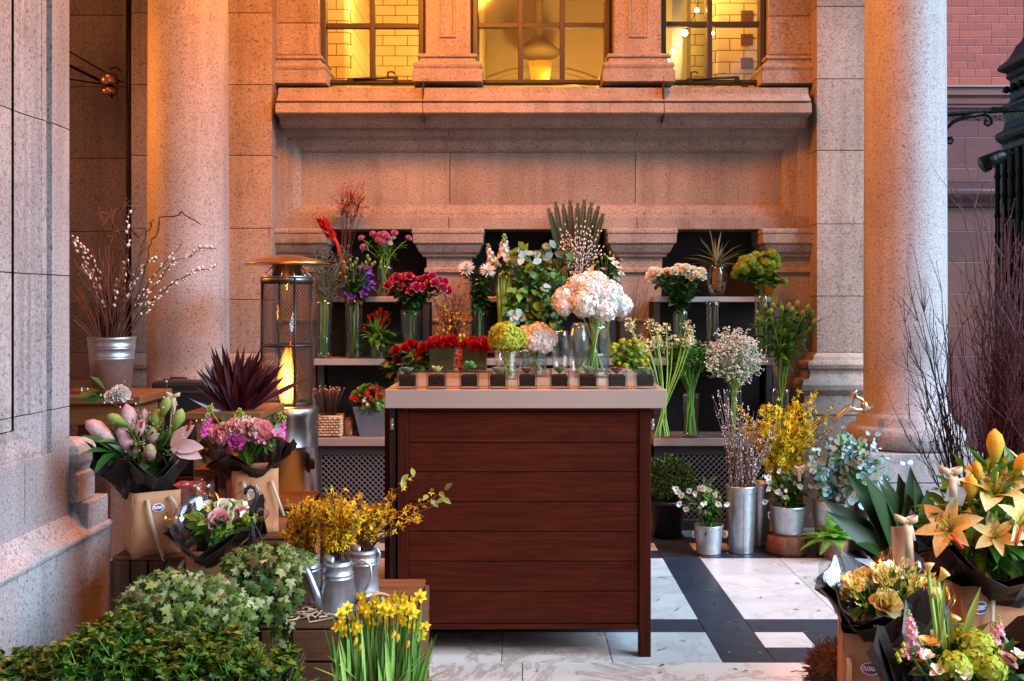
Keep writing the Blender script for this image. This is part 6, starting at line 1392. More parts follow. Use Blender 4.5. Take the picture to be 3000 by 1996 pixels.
def forsythia(label, foot, region, n, Y, mats, dy=.1, twl=1, dens=17, s=.013, extra=()):
    t = T('forsythia_bunch', label, 'flowering branches', foot, 'forsythia bunches'); m = MB(); foot = V(foot)
    ends = [region() for _ in range(n)]+list(extra)
    for e in ends:
        q = P(e[0], e[1], Y+R.uniform(-dy,dy)); f0 = foot+V((R.uniform(-.03,.03),R.uniform(-.02,.02),0)); pts = stemc(m, f0, q, .0024, 0, 5, .02, 8, .006)
        for _ in range(dens):
            j = R.uniform(2.2 if len(e) < 3 else 3.5, 8); k = min(7,int(j)); p = pts[k].lerp(pts[k+1], j-k)+rv(.012)
            d = rdir()+V((0,-.4,.1)); d.normalize(); X = d.orthogonal().normalized(); X = Matrix.Rotation(R.uniform(0,6),3,d) @ X; Yv_ = d.cross(X); mt = R.choice((1,1,1,2))
            for w in range(4):
                u = X*math.cos(w*1.571)+Yv_*math.sin(w*1.571); m.leaf(p, u+d*R.uniform(.15,.7), d, s*R.uniform(.85,1.25), s*.42, 'small', .1, .2, mt)
            if R.random() < .10: m.leaf(p, rdir()+Z*.5, Z, .025, .012, 'small', .2, .2, 3)
            if R.random() < .35: m.tube([pts[k], p], .0009, 3, 0, False)
    O('foliage', m, mats, t, True, kind='stuff'); return t
FM = [TWIG, YLO, YLB, LEAFM]
reg = lambda a, b, c, d: (lambda: mass(a, b, c, d, 0, 1)[0][:2])
forsythia('golden forsythia in the front watering can', P(776,1290,3.06), reg(715,860,1125,1235), 42, 3.06, FM, .09, dens=22)
forsythia('orange gold forsythia in the can behind the ivy', P(702,1290,3.16), reg(640,740,1135,1240), 30, 3.16, FM, .09, dens=22)
t = forsythia('forsythia sprays leaning across the counter front', P(836,1270,3.26), reg(800,920,1130,1235), 18, 3.24, FM, .05, dens=13, extra=[(930,1110,1),(1010,1140,1),(1000,1165,1),(985,1185,1),(948,1090,1),(900,1140,1),(920,1215,1)])
m = MB()
for a, b in ((940,1092),(952,1098),(930,1100),(985,1140),(1000,1128),(1012,1132),(1024,1128),(1018,1145),(992,1150),(1005,1158),(975,1150)): m.leaf(P(a,b,3.2), rdir()+V((.3,-.2,.2)), V((0,-1,.4))+rv(.4), .036, .017, 'oval', .2, .2)
O('leaf_spray', m, pm('young leaf', [(.16,.20,.03),(.26,.28,.06)], .5, trl=.2), t, True, kind='stuff')
# raffia rope on the crate
rp = T('raffia_rope', 'loose coils of raffia rope on the planked crate around the cans', 'rope', P(860,1400,3.0)); m = MB()
for k in range(7):
    cx_, cy_ = R.uniform(850,915), R.uniform(1372,1400); rr = R.uniform(18,34); pts = []
    for i in range(15): a = i*.45+k; pts.append(P(cx_+rr*math.cos(a), cy_+rr*.55*math.sin(a), 3.02+.03*math.sin(a*1.3)))
    m.tube(pts, .0042, 6, 0, False)
for k in range(34):
    a = R.uniform(662,760); p = V((xx(a,2.98), 2.97+R.uniform(-.01,.12), ZC+.006+R.uniform(0,.012))); pts = [p]
    for i in range(4): pts.append(pts[-1]+V((R.uniform(-.035,.035),R.uniform(-.02,.02),0))); pts[-1].z = ZC+.006+R.uniform(0,.02)
    m.tube(pts, .0026, 5, 0, False)
O('strand', m, ROPE, rp, True, kind='stuff')
# ------------------------------------------------------------------ daffodils in the foreground
Yf_ = 2.66; df = T('potted_daffodils', 'clump of yellow daffodils in a pot before the planked crate', 'potted plant', (xx(880,Yf_),Yf_,0)); m = MB(); zp_ = zz(1610,Yf_); m.lathe([(.001,0),(.085,0),(.115,zp_-.02),(.122,zp_-.02),(.122,zp_),(.112,zp_),(.001,zp_-.012)], 30, (xx(880,Yf_),Yf_,0)); O('pot', m, TER, df, True)
m = MB(); base = V((xx(880,Yf_),Yf_,zp_-.01))
DA = [(785,1412),(800,1398),(812,1425),(822,1445),(787,1432),(793,1452),(808,1450),(832,1375),(845,1408),(838,1400),(858,1395),(866,1385),(856,1432),(862,1412),(884,1400),(900,1405),(884,1420),(893,1448),(912,1376),(932,1380),(922,1400),(938,1398),(928,1426),(950,1410),(968,1372),(955,1440),(978,1442),(945,1445),(968,1462),(875,1398),(896,1385),(918,1414),(776,1440),(943,1385)]
for a, b in DA:
    q = P(a,b,Yf_+R.uniform(-.08,.08)); d = V((R.uniform(-1.2,1.2),-1,R.uniform(-.3,.4))); bloom(df, 'daffodil', B['daff'], q, d, R.uniform(.0165,.0205)); f0 = base+V(((q.x-base.x)*.75+R.uniform(-.01,.01), R.uniform(-.06,.06), 0)); m.tube([f0, f0.lerp(q,.6)+Z*.01, q+Z*.012-d.normalized()*.016, q-d.normalized()*.006], [.003,.0028,.0022,.002], 5, 0, False)
for a, b in ((818,1478),(905,1462),(938,1485),(828,1492),(915,1470)): bloom(df, 'daffodil_bud', B['bud_yel'], P(a,b,Yf_-.07), Z*.8+rv(.5), .022)
for i in range(130):
    f0 = base+V((R.uniform(-.105,.105),R.uniform(-.075,.075),0)); t = V((f0.x*1.0+(f0.x-base.x)*.22+R.uniform(-.025,.025), f0.y+R.uniform(-.03,.03), zz(R.uniform(1400,1530),Yf_))); m.leaf(f0, t-f0, V((0,-1,0))+rv(.8), (t-f0).length, R.uniform(.008,.012), 'strap', R.uniform(0,.10), .2, R.choice((0,1)))
for a, b, c2, d2 in ((900,1590,972,1490),(905,1600,985,1480),(850,1600,768,1500),(840,1600,700,1500),(930,1600,985,1560)): m.leaf(P(a,b,Yf_-.05), P(c2,d2,Yf_-.06)-P(a,b,Yf_-.05), Z, .15, .012, 'strap', .12, .2, 1)
O('foliage', m, [pm('daffodil leaf', [(.05,.15,.02),(.09,.22,.03),(.14,.28,.05)], .45, trl=.2), STEMP], df, True, kind='stuff')
# ------------------------------------------------------------------ buckets and plants on the floor at the right
def zbucket(px, pyb, rb, rt, h, label, ribs=0, loops=False, base=None, lift=0, mat=None, name='zinc_bucket'):
    Y = (H-lift)*F/(pyb-HY)+rb if True else 0; c = V((xx(px,Y),Y,lift)); t = T(name, label, 'bucket', c, 'zinc buckets'); m = MB(); f = lambda q: rb+(rt-rb)*q
    wob = (lambda a, z: .018*math.sin(a*ribs) if .08*h < z < .86*h else 0) if ribs else None
    pf = [(.001,0),(rb,0),(rb+.002,.004),(rb,.01)]+[(f(q),h*q) for q in (.05,.10,.15,.5,.82,.86)]+[(f(.9),h*.9),(f(.93)+.003,h*.93),(f(.955),h*.955),(f(.975)+.003,h*.975),(f(1)+.004,h),(f(1)-.003,h),(f(.7)-.004,h*.75),(.001,h*.75)]
    m.lathe(pf, 120 if ribs else 40, (0,0,0), 0, True, wob); O('bucket_body', m, mat or GAL, t)
    if not ribs: m = MB(); m.bx(-.002,.002,-.004,.004,.004,h*.9); m.v = [(v[0], v[1]-(f(v[2]/h)), v[2]) for v in m.v]; O('seam', m, GALD, t)
    if loops:
        for s in (-1,1): m = MB(); m.tube([(s*(f(.8)+.003),-.02,h*.82),(s*(f(.8)+.020),-.028,h*.76),(s*(f(.7)+.018),-.03,h*.62),(s*(f(.65)+.004),-.022,h*.58)], .004, 8); O('handle', m, GALD, t)
    return t, c, Y
vt, vc, vY = zbucket(1706, 1277, .066, .085, .375, 'tall slim zinc vase of silver twigs'); s = vY/F
zbucket(1748, 1258, .055, .075, .36, 'tall zinc vase standing in shade behind the log slice')
b1t, b1c, b1Y = zbucket(1631, 1284, .064, .078, .17, 'ribbed zinc bucket of hellebore standing on the black paving', 40, True)
# log slice and bucket on it
Yg = G(1283)+.10; lg = T('log_slice', 'thick round log slice with rough bark', 'log', (xx(1810,Yg),Yg,0)); m = MB(); m.lathe([(.105,0),(.112,.02),(.110,.07),(.104,.105)], 60, (0,0,0), 0, True, lambda a, z: .03*math.sin(a*9+z*30)+R.uniform(-.02,.02)); O('bark', m, pm('log bark', [(.10,.035,.02),(.20,.075,.04)], .9, var=(22,.6), bump=(30,.9)), lg)
m = MB(); m.lathe([(.100,.1055),(.001,.1065)], 40); O('cut_face', m, WTB, lg)
lift = .108; Y2 = Yg; bt2 = T('zinc_bucket', 'ribbed zinc bucket of hellebore standing on the log slice', 'bucket', (xx(1814,Y2),Y2,lift), 'zinc buckets'); m = MB(); rb, rt, h = .078, .096, .16; f = lambda q: rb+(rt-rb)*q
m.lathe([(.001,0),(rb,0)]+[(f(q),h*q) for q in (.08,.14,.5,.84)]+[(f(.9),h*.9),(f(.94)+.003,h*.94),(f(1)+.004,h),(f(1)-.003,h),(f(.7),h*.75),(.001,h*.75)], 120, (0,0,0), 0, True, lambda a, z: .018*math.sin(a*40) if .014 < z < .13 else 0); O('bucket_body', m, GAL, bt2)
for s_ in (-1,1): m = MB(); m.tube([(s_*.098,-.02,.13),(s_*.118,-.03,.12),(s_*.114,-.03,.09),(s_*.098,-.02,.085)], .004, 8); O('handle', m, GALD, bt2)
def hellebore(label, c, reg, n, nb, Y, extra=(), leaves=60):
    t = T('hellebore', label, 'plant', c, 'hellebores in zinc buckets'); m = MB(); c = V(c)
    for i in range(n):
        x, y = reg(); q = P(x,y,Y+R.uniform(-.08,.08)); pts = stemc(m, c+rv(.02), q, .0022, 0, 5, 0, 5)
        for _ in range(7): p = pts[R.randrange(2,6)]; d = rdir(); d.z = abs(d.z)*.5; m.leaf(p, d+V((0,-.2,0)), Z+rv(.5), R.uniform(.045,.075), .02, 'lance', R.uniform(.2,.6), .2, R.choice((1,1,2)))
    for i in range(nb):
        x, y = reg(); q = P(x,y,Y-.05+R.uniform(-.05,.03)); bloom(t, 'bloom', B[R.choice(('hell','hell','lis_wht'))], q, V((R.uniform(-.7,.7),-1,R.uniform(-.5,.3))), R.uniform(.018,.024)); m.tube([c, c.lerp(q,.7)+Z*.03, q+Z*.008], .0016, 4, 0, False)
    for x, y in extra: q = P(x,y,Y-.03); bloom(t, 'bloom', B['lis_wht'], q, V((R.uniform(-.7,.7),-1,-.2)), .022); m.tube([c, c.lerp(q,.6)+Z*.04, q], .0016, 4, 0, False)
    for _ in range(leaves//4):
        a = R.uniform(0,6.28); m.leaf(c+rv(.03)+Z*.02, V((math.cos(a),math.sin(a),R.uniform(-.2,.5))), Z, R.uniform(.07,.11), .028, 'lance', .5, .15, 1)
    O('foliage', m, [STEM, BLUEL, LEAFM], t, True, kind='stuff'); return t
hellebore('white hellebore with drooping leaves in the bucket on the paving', b1c+Z*.15, reg(1590,1672,1108,1190), 26, 11, b1Y, ((1560,1132),(1568,1140),(1562,1160),(1580,1172),(1555,1125),(1672,1160),(1586,1130)))
m2 = hellebore('green white hellebore with a ribbon in the bucket on the log slice', V((xx(1814,Y2),Y2,lift+.14)), reg(1765,1875,1070,1150), 34, 18, Y2, ((1760,1155),(1770,1110),(1880,1105)))
bow(m2, P(1838,1078,Y2-.09), .022, .07)
# silver twigs in the tall vase
rt = T('twig_bunch', 'straight brown twigs with silver buds in the tall zinc vase', 'branches', vc+Z*.28); m = MB(); f0 = vc+Z*.29
for i in range(48):
    x = R.uniform(1618,1800); q = P(x, R.uniform(885,1000)+(40 if x > 1740 else 0)+(abs(x-1690)*.25), vY+R.uniform(-.1,.08)); fb = f0+V((R.uniform(-.06,.06),R.uniform(-.05,.05),.06)); m.tube([f0+rv(.03), fb, fb.lerp(q,.5)+rv(.01), q], [.0035,.0032,.0026,.0012], 5, 0, False)
    for k in range(16): p = fb.lerp(q, R.uniform(.1,1)); m.octa(p+rv(.006), R.uniform(.0022,.0044), 1, 1.6)
O('twigs', m, [pm('grey brown twig', [(.10,.055,.045),(.18,.11,.09)], .6), CAT], rt, True, kind='stuff')
forsythia('big yellow forsythia on the floor between silver twigs and eucalyptus', P(1790,1120,5.95), (lambda: mass(1705,1915,918,1090,0,1)[0][:2]), 92, 5.95, [TWIG, YLB, YEL, LEAFM], .14, dens=30, s=.018, extra=[(1912,945),(1905,960),(1845,890,1),(1880,900,1),(1695,930,1)])
zbucket(1792, 1235, .08, .10, .30, 'zinc bucket of forsythia hidden behind the hellebore on the log', mat=GALD)
# eucalyptus
eb, ec, eY = zbucket(1915, 1284, .085, .105, .30, 'zinc bucket of blue green eucalyptus', mat=GAL)
rt = T('eucalyptus_bunch', 'bushy silver blue eucalyptus branches in front of the granite plinth', 'foliage', ec+Z*.2); m = MB(); f0 = ec+Z*.26
ER = [(lambda: mass(1862,2005,985,1140,0,1)[0][:2])]*5+[(lambda: mass(1975,2045,1010,1165,0,1)[0][:2]), (lambda: mass(1850,1920,1030,1110,0,1)[0][:2])]
for i in range(135):
    x, y = R.choice(ER)(); q = P(x,y,eY-.06-max(0,(x-1965)/80)*.24+R.uniform(-.10,.10)); pts = stemc(m, f0+rv(.03), q, .0024, 1, 4, .03, 7, .008)
    for k in range(17):
        t = R.uniform(.3,1); j = min(6,int(t*7)); p = pts[j].lerp(pts[j+1], t*7-j); s = R.uniform(.6,1.15)*(1.15-.4*t); m.leaf(p+rv(.006), rdir()+V((0,-.3,.15)), V((0,-1,.6))+rv(.7), .048*s, .040*s, 'round', .15, .12, 0 if R.random() < .8 else 2)
for x, y in ((2030,1052),(2045,1058),(2062,1060),(2075,1062),(2088,1066),(2040,1095),(2010,1010),(2028,998),(2000,995)):
    m.leaf(P(x,y,eY-.36), rdir(), V((0,-1,.3)), .035, .026, 'round', .1, .1, 0)
m.tube([P(2000,1075,eY-.3),P(2040,1060,eY-.35),P(2090,1068,eY-.36)], .0012, 4, 1, False); O('foliage', m, [EUC, TWIG, LEAFM], rt, True, kind='stuff')
# box ball in black pot
Yg = G(1246)+.12; bb = T('potted_box', 'rounded box bush in a large black pot beside the counter', 'potted plant', (xx(1535,Yg),Yg,0)); c = V((xx(1535,Yg),Yg,0)); m = MB(); m.lathe([(.001,0),(.085,0),(.108,.20),(.115,.20),(.115,.225),(.104,.225),(.001,.21)], 34); O('pot', m, PLA, bb)
m = MB(); cc = c+Z*.34
for i in range(520):
    u = rdir(); p = cc+V((u.x*.165,u.y*.15,u.z*.135 if u.z > 0 else u.z*.12))*R.uniform(.72,1.0)
    for k in range(6): m.leaf(p+rv(.016), u+rv(.8)+Z*.2, Z+rv(.6), .021, .011, 'oval', .15, .2, 0)
for i in range(12): m.tube([c+Z*.2, cc+rdir()*.1], .004, 4, 1, False)
O('foliage', m, [LEAFB, TWIG], bb, True, kind='stuff')
# fern in terracotta
Yg = G(1294)+.055; fn = T('potted_fern', 'bright green fern in a small terracotta pot on the paving', 'potted plant', (xx(1924,Yg),Yg,0)); m = MB(); m.lathe([(.001,0),(.044,0),(.054,.08),(.061,.082),(.063,.112),(.054,.112),(.001,.10)], 30); O('pot', m, TER, fn)
m = MB(); c = V((0,0,.105))
for i in range(38):
    a = i*2.4; el = R.uniform(.35,1.4); L = R.uniform(.16,.25); d = V((math.cos(a)*math.cos(el), math.sin(a)*math.cos(el), math.sin(el))); n = 17; up = Z if el < 1.2 else V((0,-1,0)); sd = d.cross(up).normalized(); pts = [c+d*(L*k/n)-Z*(.55*L*(k/n)**2*(1.2-math.sin(el)*.6)) for k in range(n+1)]; m.tube(pts, .0012, 4, 1, False)
    for k in range(2, n+1):
        dd = (pts[k]-pts[k-1]).normalized(); w = .050*(1-(k/n))**.7*min(1,k/4)+.006
        for sg in (-1,1): m.leaf(pts[k], sd*sg+dd*.35, sd.cross(dd), w, .0075, 'frond', .15, .2, 0)
O('foliage', m, [FERN, STEM], fn, kind='stuff')

# ------------------------------------------------------------------ near right: twigs, dark leaves, bouquets in bags
Yt = 3.45; rt = T('red_twig_bunch', 'tall dense bundle of dark red twigs at the edge by the iron post', 'branches', (xx(2290,Yt),Yt,0)); m = MB(); f0 = V((xx(2275,Yt),Yt,.45))
def twig(a, b, Y0, r, mt, side, wob=.006):
    pts = [a]; k = 8
    for i in range(1,k+1): pts.append(a.lerp(b,i/k)+rv(wob)*(1 if i < k else 0)+V((0,0,0)))
    m.tube(pts, [r*(1-.75*i/k) for i in range(k+1)], 4, mt, False)
    for _ in range(side):
        j = R.randrange(2,k); d = (pts[j+1]-pts[j]).normalized(); e = pts[j]+(d+rv(.55)).normalized()*R.uniform(.05,.16); mid = pts[j].lerp(e,.5)+rv(.006); m.tube([pts[j],mid,e], [.0014,.0011,.0006], 4, mt, False)
        for _ in range(2): m.octa(pts[j].lerp(e,R.random()), .0022, mt, 1.3)
for i in range(230):
    x = min(2480, R.gauss(2345,66)); y = R.choice((R.uniform(470,1000), R.uniform(650,1000))) if x > 2230 else R.uniform(560,950); q = P(x,y,Yt+R.uniform(-.2,.25)); twig(f0+V((R.uniform(-.05,.16),R.uniform(-.08,.08),R.uniform(0,.2))), q, Yt, R.uniform(.0024,.0042), 0, 8)
for a, b in ((2215,330),(2190,400),(2240,470),(2205,560),(2260,500),(2290,380),(2230,620),(2200,690),(2260,420),(2310,470)): twig(P(R.uniform(2270,2330),900,Yt), P(a,b,Yt+R.uniform(-.1,.1)), Yt, .0025, 0, 4, .012)
O('twigs', m, [TWIGR, TWIGD], rt, True, kind='stuff')
rt2 = T('dark_twig_bunch', 'thin dark branching twigs fanning out in front of the granite column', 'branches', P(2180,1150,3.5)); m = MB(); f0 = P(2215,1180,3.55)
for x, y in ((2085,600),(2102,565),(2065,680),(2090,745),(2075,800),(2120,720),(2135,650),(2155,600),(2150,760),(2110,860),(2085,930),(2068,970),(2140,880),(2165,820),(2125,960),(2175,700),(2190,780),(2200,860)): twig(f0+rv(.03), P(x,y,3.5+R.uniform(-.12,.12)), 3.5, .0032, 1, 9, .008)
O('twigs', m, [TWIGR, TWIGD], rt2, True, kind='stuff')
m = MB(); m.lathe([(.001,0),(.10,0),(.13,.48),(.135,.49),(.125,.49),(.001,.44)], 30, (xx(2285,Yt),Yt,0)); one('plant_bucket', m, PLA, 'black bucket holding the dark red twigs', 'bucket', (xx(2285,Yt),Yt,0))
Ya = 3.25; rt = T('potted_aspidistra', 'broad dark green strap leaves fanning out below the dark twigs', 'potted plant', (xx(2120,Ya),Ya,0)); m = MB(); c = P(2105,1345,Ya); m.lathe([(.001,0),(.08,0),(.10,c.z),(.001,c.z-.01)], 26, (c.x,Ya,0)); O('pot', m, PLA, rt, True); m = MB()
for x, y, w in ((1925,1185,.055),(1935,1215,.05),(1975,1150,.05),(2010,1130,.05),(2045,1135,.05),(2072,1122,.045),(2090,1148,.05),(2128,1118,.05),(2150,1150,.05),(1930,1240,.045),(1945,1262,.045),(1985,1275,.05),(2025,1165,.055),(2060,1170,.055),(1990,1200,.06),(2110,1180,.06),(2020,1225,.06),(2140,1215,.06),(2170,1170,.05),(2000,1300,.05),(2190,1210,.06),(1960,1300,.04)):
    q = P(x,y,Ya-.05+R.uniform(-.12,.12)); b0_ = c+V((R.uniform(-.03,.03),R.uniform(-.03,.03),0)); d = q-b0_; m.leaf(b0_, d+Z*.12, V((-d.x,-1.0,.8))+rv(.4), d.length*1.12, w*1.6, 'long', R.uniform(.14,.34), .14)
O('foliage', m, BLUEL, rt, True, kind='stuff')
# supports just below the frame
def support(label, x0, x1, y0, y1, z):
    t = T('display_crate', label, 'crate', ((x0+x1)/2,(y0+y1)/2,0), 'low display crates')
    for k in range(3): m = MB(); m.bx(x0, x1, y0, y0+.012, z*k/3+.004, z*(k+1)/3-.004); O('slat', m, WCR, t, True)
    m = MB(); m.bx(x0, x1, y0+.013, y1, 0, z); O('crate_body', m, WCV, t, True)
support('low crate under the bag of cream roses', .62, 1.0, 2.20, 2.62, .40); support('low crate under the bag of peach lilies', 1.02, 1.50, 2.46, 2.95, .40); support('low crate under the lime snowball bouquet', .72, 1.30, 1.85, 2.18, .34)
# peach lily bouquet
Yb_ = 2.62; zt_ = zz(1345,Yb_)
bag('paper_bag', 'large brown paper bag of peach lilies by the right edge', xx(2205,Yb_), xx(2420,Yb_), Yb_, .401, zt_, .17, rz=.18, stick=(-.075, .225, .019, .014), handles=([(-.04,.25,.0),(-.05,.22,.012),(-.055,.15,.016),(-.06,.09,.012)],))
lb = T('wrapped_bouquet', 'tall peach lilies with long yellow buds in black paper, by the right edge', 'bouquet', (xx(2300,Yb_),Yb_+.08,zt_-.04), 'wrapped bouquets'); cw = V((xx(2295,Yb_+.08),Yb_+.08,zt_-.05)); wrap(lb, cw, .10, .185, zt_-.05, zz(1262,Yb_), None, 5, .26, .1, tilt=.03); m = MB(); base = cw+Z*.04
for k, a, b, y, d, s in (('lily_pch',2288,1140,-.02,(-.1,-.45,.9),.095),('lily2_pch',2186,1218,-.06,(-.6,-.6,.55),.075),('lily2_pch',2350,1208,-.08,(.35,-.7,.45),.080),('lily_pch',2362,1110,.02,(.5,-.3,.8),.085),('lily_pch',2215,1180,.06,(-.4,-.3,.8),.06),('lily2_pch',2290,1235,-.10,(-.2,-.7,.5),.055)):
    q = P(a,b,Yb_+.06+y); bloom(lb, 'lily', B[k], q, V(d), s); stemc(m, base, q, .004, 0, 6)
for a, b, s, d in ((2289,1030,.086,(0,0,1)),(2350,1072,.07,(.5,-.1,1)),(2232,1128,.075,(0,-.2,1)),(2258,1240,.075,(.05,-.4,1)),(2312,1215,.07,(.0,-.6,.8)),(2298,1240,.06,(0,-.8,.5)),(2250,1085,.05,(-.2,0,1))):
    q = P(a,b,Yb_+.03); bloom(lb, 'lily_bud', B['bud_yel' if a != 2312 else 'bud_grn'], q, V(d), s); stemc(m, base, q-V(d).normalized()*s*.45, .0035, 0, 5)
cloud(m, P(2280,1195,Yb_+.08), (.16,.09,.13), 260, .08, .03, 'lance', 1, .2); O('foliage', m, [STEM, LEAFM], lb, True, kind='stuff'); bow(lb, P(2188,1088,Yb_), .026, .06)
m = MB(); m.tube([P(2230,1250,Yb_+.05),P(2190,1090,Yb_+.01)], .002, 5); O('ribbon_stick', m, ROPE, lb, True); m = MB(); a, b = P(2178,1118,Yb_+.02), P(2222,1160,Yb_+.02); m.box((a+b)/2, (.05,.0015,.045), Matrix.Rotation(.3,3,'Y')); O('gift_card', m, pm('grey card', (.30,.27,.24), .6), lb, True)
mm = MB(); mm.tube([P(2190,1230,Yb_-.05),P(2215,1262,Yb_-.1)], .004, 6); O('pistil', mm, SCA, lb, True); mm = MB(); mm.tube([P(2352,1210,Yb_-.06),P(2338,1255,Yb_-.1)], .004, 6); O('pistil', mm, SCA, lb, True)
# cream rose bouquet
Yb_ = 2.36; zt_ = zz(1462,Yb_)
bag('paper_bag', 'brown paper bag of cream roses with a sticker between its ribbon handles', xx(1945,Yb_), xx(2085,Yb_), Yb_, .401, zt_, .15, rz=-.22, stick=(-.012, .158, .0185, .0125), handles=([(-.058,.18,.0),(-.058,.16,.01),(-.062,.10,.012),(-.07,.0,.01)],[(.022,.175,0),(.02,.16,.01),(.008,.10,.014),(-.002,.0,.012)]))
lb = T('wrapped_bouquet', 'cream roses with small peach wax flowers in black paper, before the dark strap leaves', 'bouquet', (xx(2030,Yb_),Yb_+.08,zt_-.04), 'wrapped bouquets'); cw = V((xx(2032,Yb_+.08),Yb_+.08,zt_-.05)); wrap(lb, cw, .070, .125, zt_-.05, zz(1385,Yb_), None, 5, .22, .45, tilt=.04); wrap(lb, cw, .075, .140, zt_-.05, zz(1355,Yb_), CEL, 5, .22, .3, 'cellophane', .0004, 1, .04); m = MB(); base = cw+Z*.04
for n, k, a, b, s, y in (('rose','rose2_pch',2042,1388,.040,-.07),('bloom','lis_pch',2030,1330,.045,0),('bloom','lis_crm',2052,1322,.04,.02),('bloom','lis_pch',1966,1345,.03,-.02),('rose','rose_pch',2140,1358,.036,-.02),('bloom','lis_pch',1985,1325,.028,.03),('bloom','lis_pch',1955,1332,.024,.02)):
    q = P(a,b,Yb_+.07+y); bloom(lb, n, B[k], q, facing(base,q,.9,.3), s); stemc(m, base, q, .003, 0, 5)
for i in range(60):
    x, y, _ = mass(1950,2150,1305,1402,0,1)[0]; q = P(x,y,Yb_+.05+R.uniform(-.07,.07)); m.tube([base, base.lerp(q,.6), q], .0012, 4, 0, False)
    for _ in range(7): p = q+rv(.014); m.leaf(p, (p-base)+rv(.05), rv(1), .015, .007, 'small', -.1, .4, 2)
cloud(m, P(2045,1385,Yb_+.08), (.10,.07,.05), 140, .05, .022, 'oval', 1, .2); O('foliage', m, [STEM, LEAFD, PCH], lb, True, kind='stuff')
tg = T('gift_tag', 'brown card tag tied with a cream ribbon above the cream roses', 'gift tag', P(2078,1250,2.5)); a = P(2078,1262,2.5); m = MB(); m.box(a, (.052,.0016,.105), Matrix.Rotation(-.05,3,'Y')); O('card', m, KRD, tg, True, bev=.0006); bow(tg, P(2086,1200,2.49), .024, .085)
m = MB(); m.tube([P(2086,1205,2.5),P(2072,1218,2.49),P(2076,1235,2.49),P(2090,1225,2.49),P(2086,1205,2.49)], .0012, 4); m.tube([P(2082,1300,2.5),P(2080,1380,2.5)], .002, 5); O('string', m, ROPE, tg, True)
# lime snowball bouquet
Yb_ = 2.06; zt_ = zz(1640,Yb_)
lb = T('wrapped_bouquet', 'lime snowball heads with pink stock and one pink rose in black paper', 'bouquet', (xx(2215,Yb_),Yb_+.03,.345), 'wrapped bouquets'); cw = V((xx(2225,Yb_+.05),Yb_+.05,.36)); wrap(lb, cw, .07, .155, .36, zz(1545,Yb_), None, 5, .26, .72, tilt=.045); m = MB(); base = cw+Z*.06
for n, k, a, b, s, y in (('snowball','hyd_lim2',2198,1535,.036,-.06),('snowball','hyd_lim2',2252,1490,.040,-.01),('snowball','hyd_lim2',2225,1470,.034,.04),('snowball','hyd_lim2',2278,1540,.034,-.06),('snowball','hyd_lim2',2240,1515,.030,-.03),('bloom','lis_pch',2140,1480,.030,.03),('bloom','lis_pch',2160,1468,.026,.05),('rose','rose_pnk',2312,1522,.030,-.03),('bloom','lis_pnk' if 'lis_pnk' in B else 'lis_cor',2296,1508,.016,0),('bloom','lis_crm',2160,1545,.022,-.07),('bloom','lis_crm',2345,1508,.020,-.02),('bloom','lis_crm',2215,1548,.018,-.09),('bloom','lis_crm',2135,1510,.018,-.03)):
    q = P(a,b,Yb_+.06+y); bloom(lb, n, B[k], q, facing(base,q,.5,.7), s); stemc(m, base, q, .003, 0, 5)
for a, b, s in ((2095,1435,.026),(2100,1470,.026),(2115,1490,.022),(2290,1460,.024),(2282,1485,.024),(2300,1440,.02),(2085,1492,.02)):
    q = P(a,b,Yb_+.06); bloom(lb, 'stock_spike', B['stock_pkm'], q, Z+rv(.25), s); stemc(m, base, q, .0025, 0, 5)
for a, b, s, d in ((2136,1312,.026,(-.1,0,1)),(2168,1330,.030,(.6,-.3,.8)),(2150,1372,.030,(-.5,-.5,.8)),(2190,1432,.028,(.3,-.2,1))):
    q = P(a,b,Yb_+.12); mm = MB(); d = V(d).normalized(); X_ = d.orthogonal().normalized(); mm.lathe([(.05,-.5),(.16,-.1),(.30,.3),(.42,.5)], 14, (0,0,0), 0, True, lambda a_, z_: .35*math.cos(a_) if z_ > .2 else 0); mm.tube([(0,0,-.2),(0,0,.35)], .05, 6); bloom(lb, 'calla', mesh_of('calla', mm, PCH), q, d, s); m.tube([base, base.lerp(q,.6)+V((-.01,0,0)), q-d*s*.4], .0042, 6, 0, False)
for a, b, c2, d2, w in ((2170,1500,2160,1310,.012),(2205,1500,2262,1345,.016),(2190,1480,2185,1400,.012),(2200,1500,2248,1385,.013),(2160,1480,2178,1330,.010)): m.leaf(P(a,b,Yb_+.08), P(c2,d2,Yb_+.08)-P(a,b,Yb_+.08), V((0,-1,0))+rv(.5), (P(c2,d2,Yb_)-P(a,b,Yb_)).length, w, 'strap', .08, .25, 3)
for x, y in ((2075,1500),(2065,1508),(2080,1485),(2070,1520)): m.octa(P(x,y,Yb_+.03), .006, 2, 1.3)
cloud(m, P(2225,1530,Yb_+.09), (.13,.08,.04), 150, .05, .022, 'oval', 1, .2); O('foliage', m, [STEMP, LEAFD, LIM2, LEAFY], lb, True, kind='stuff')
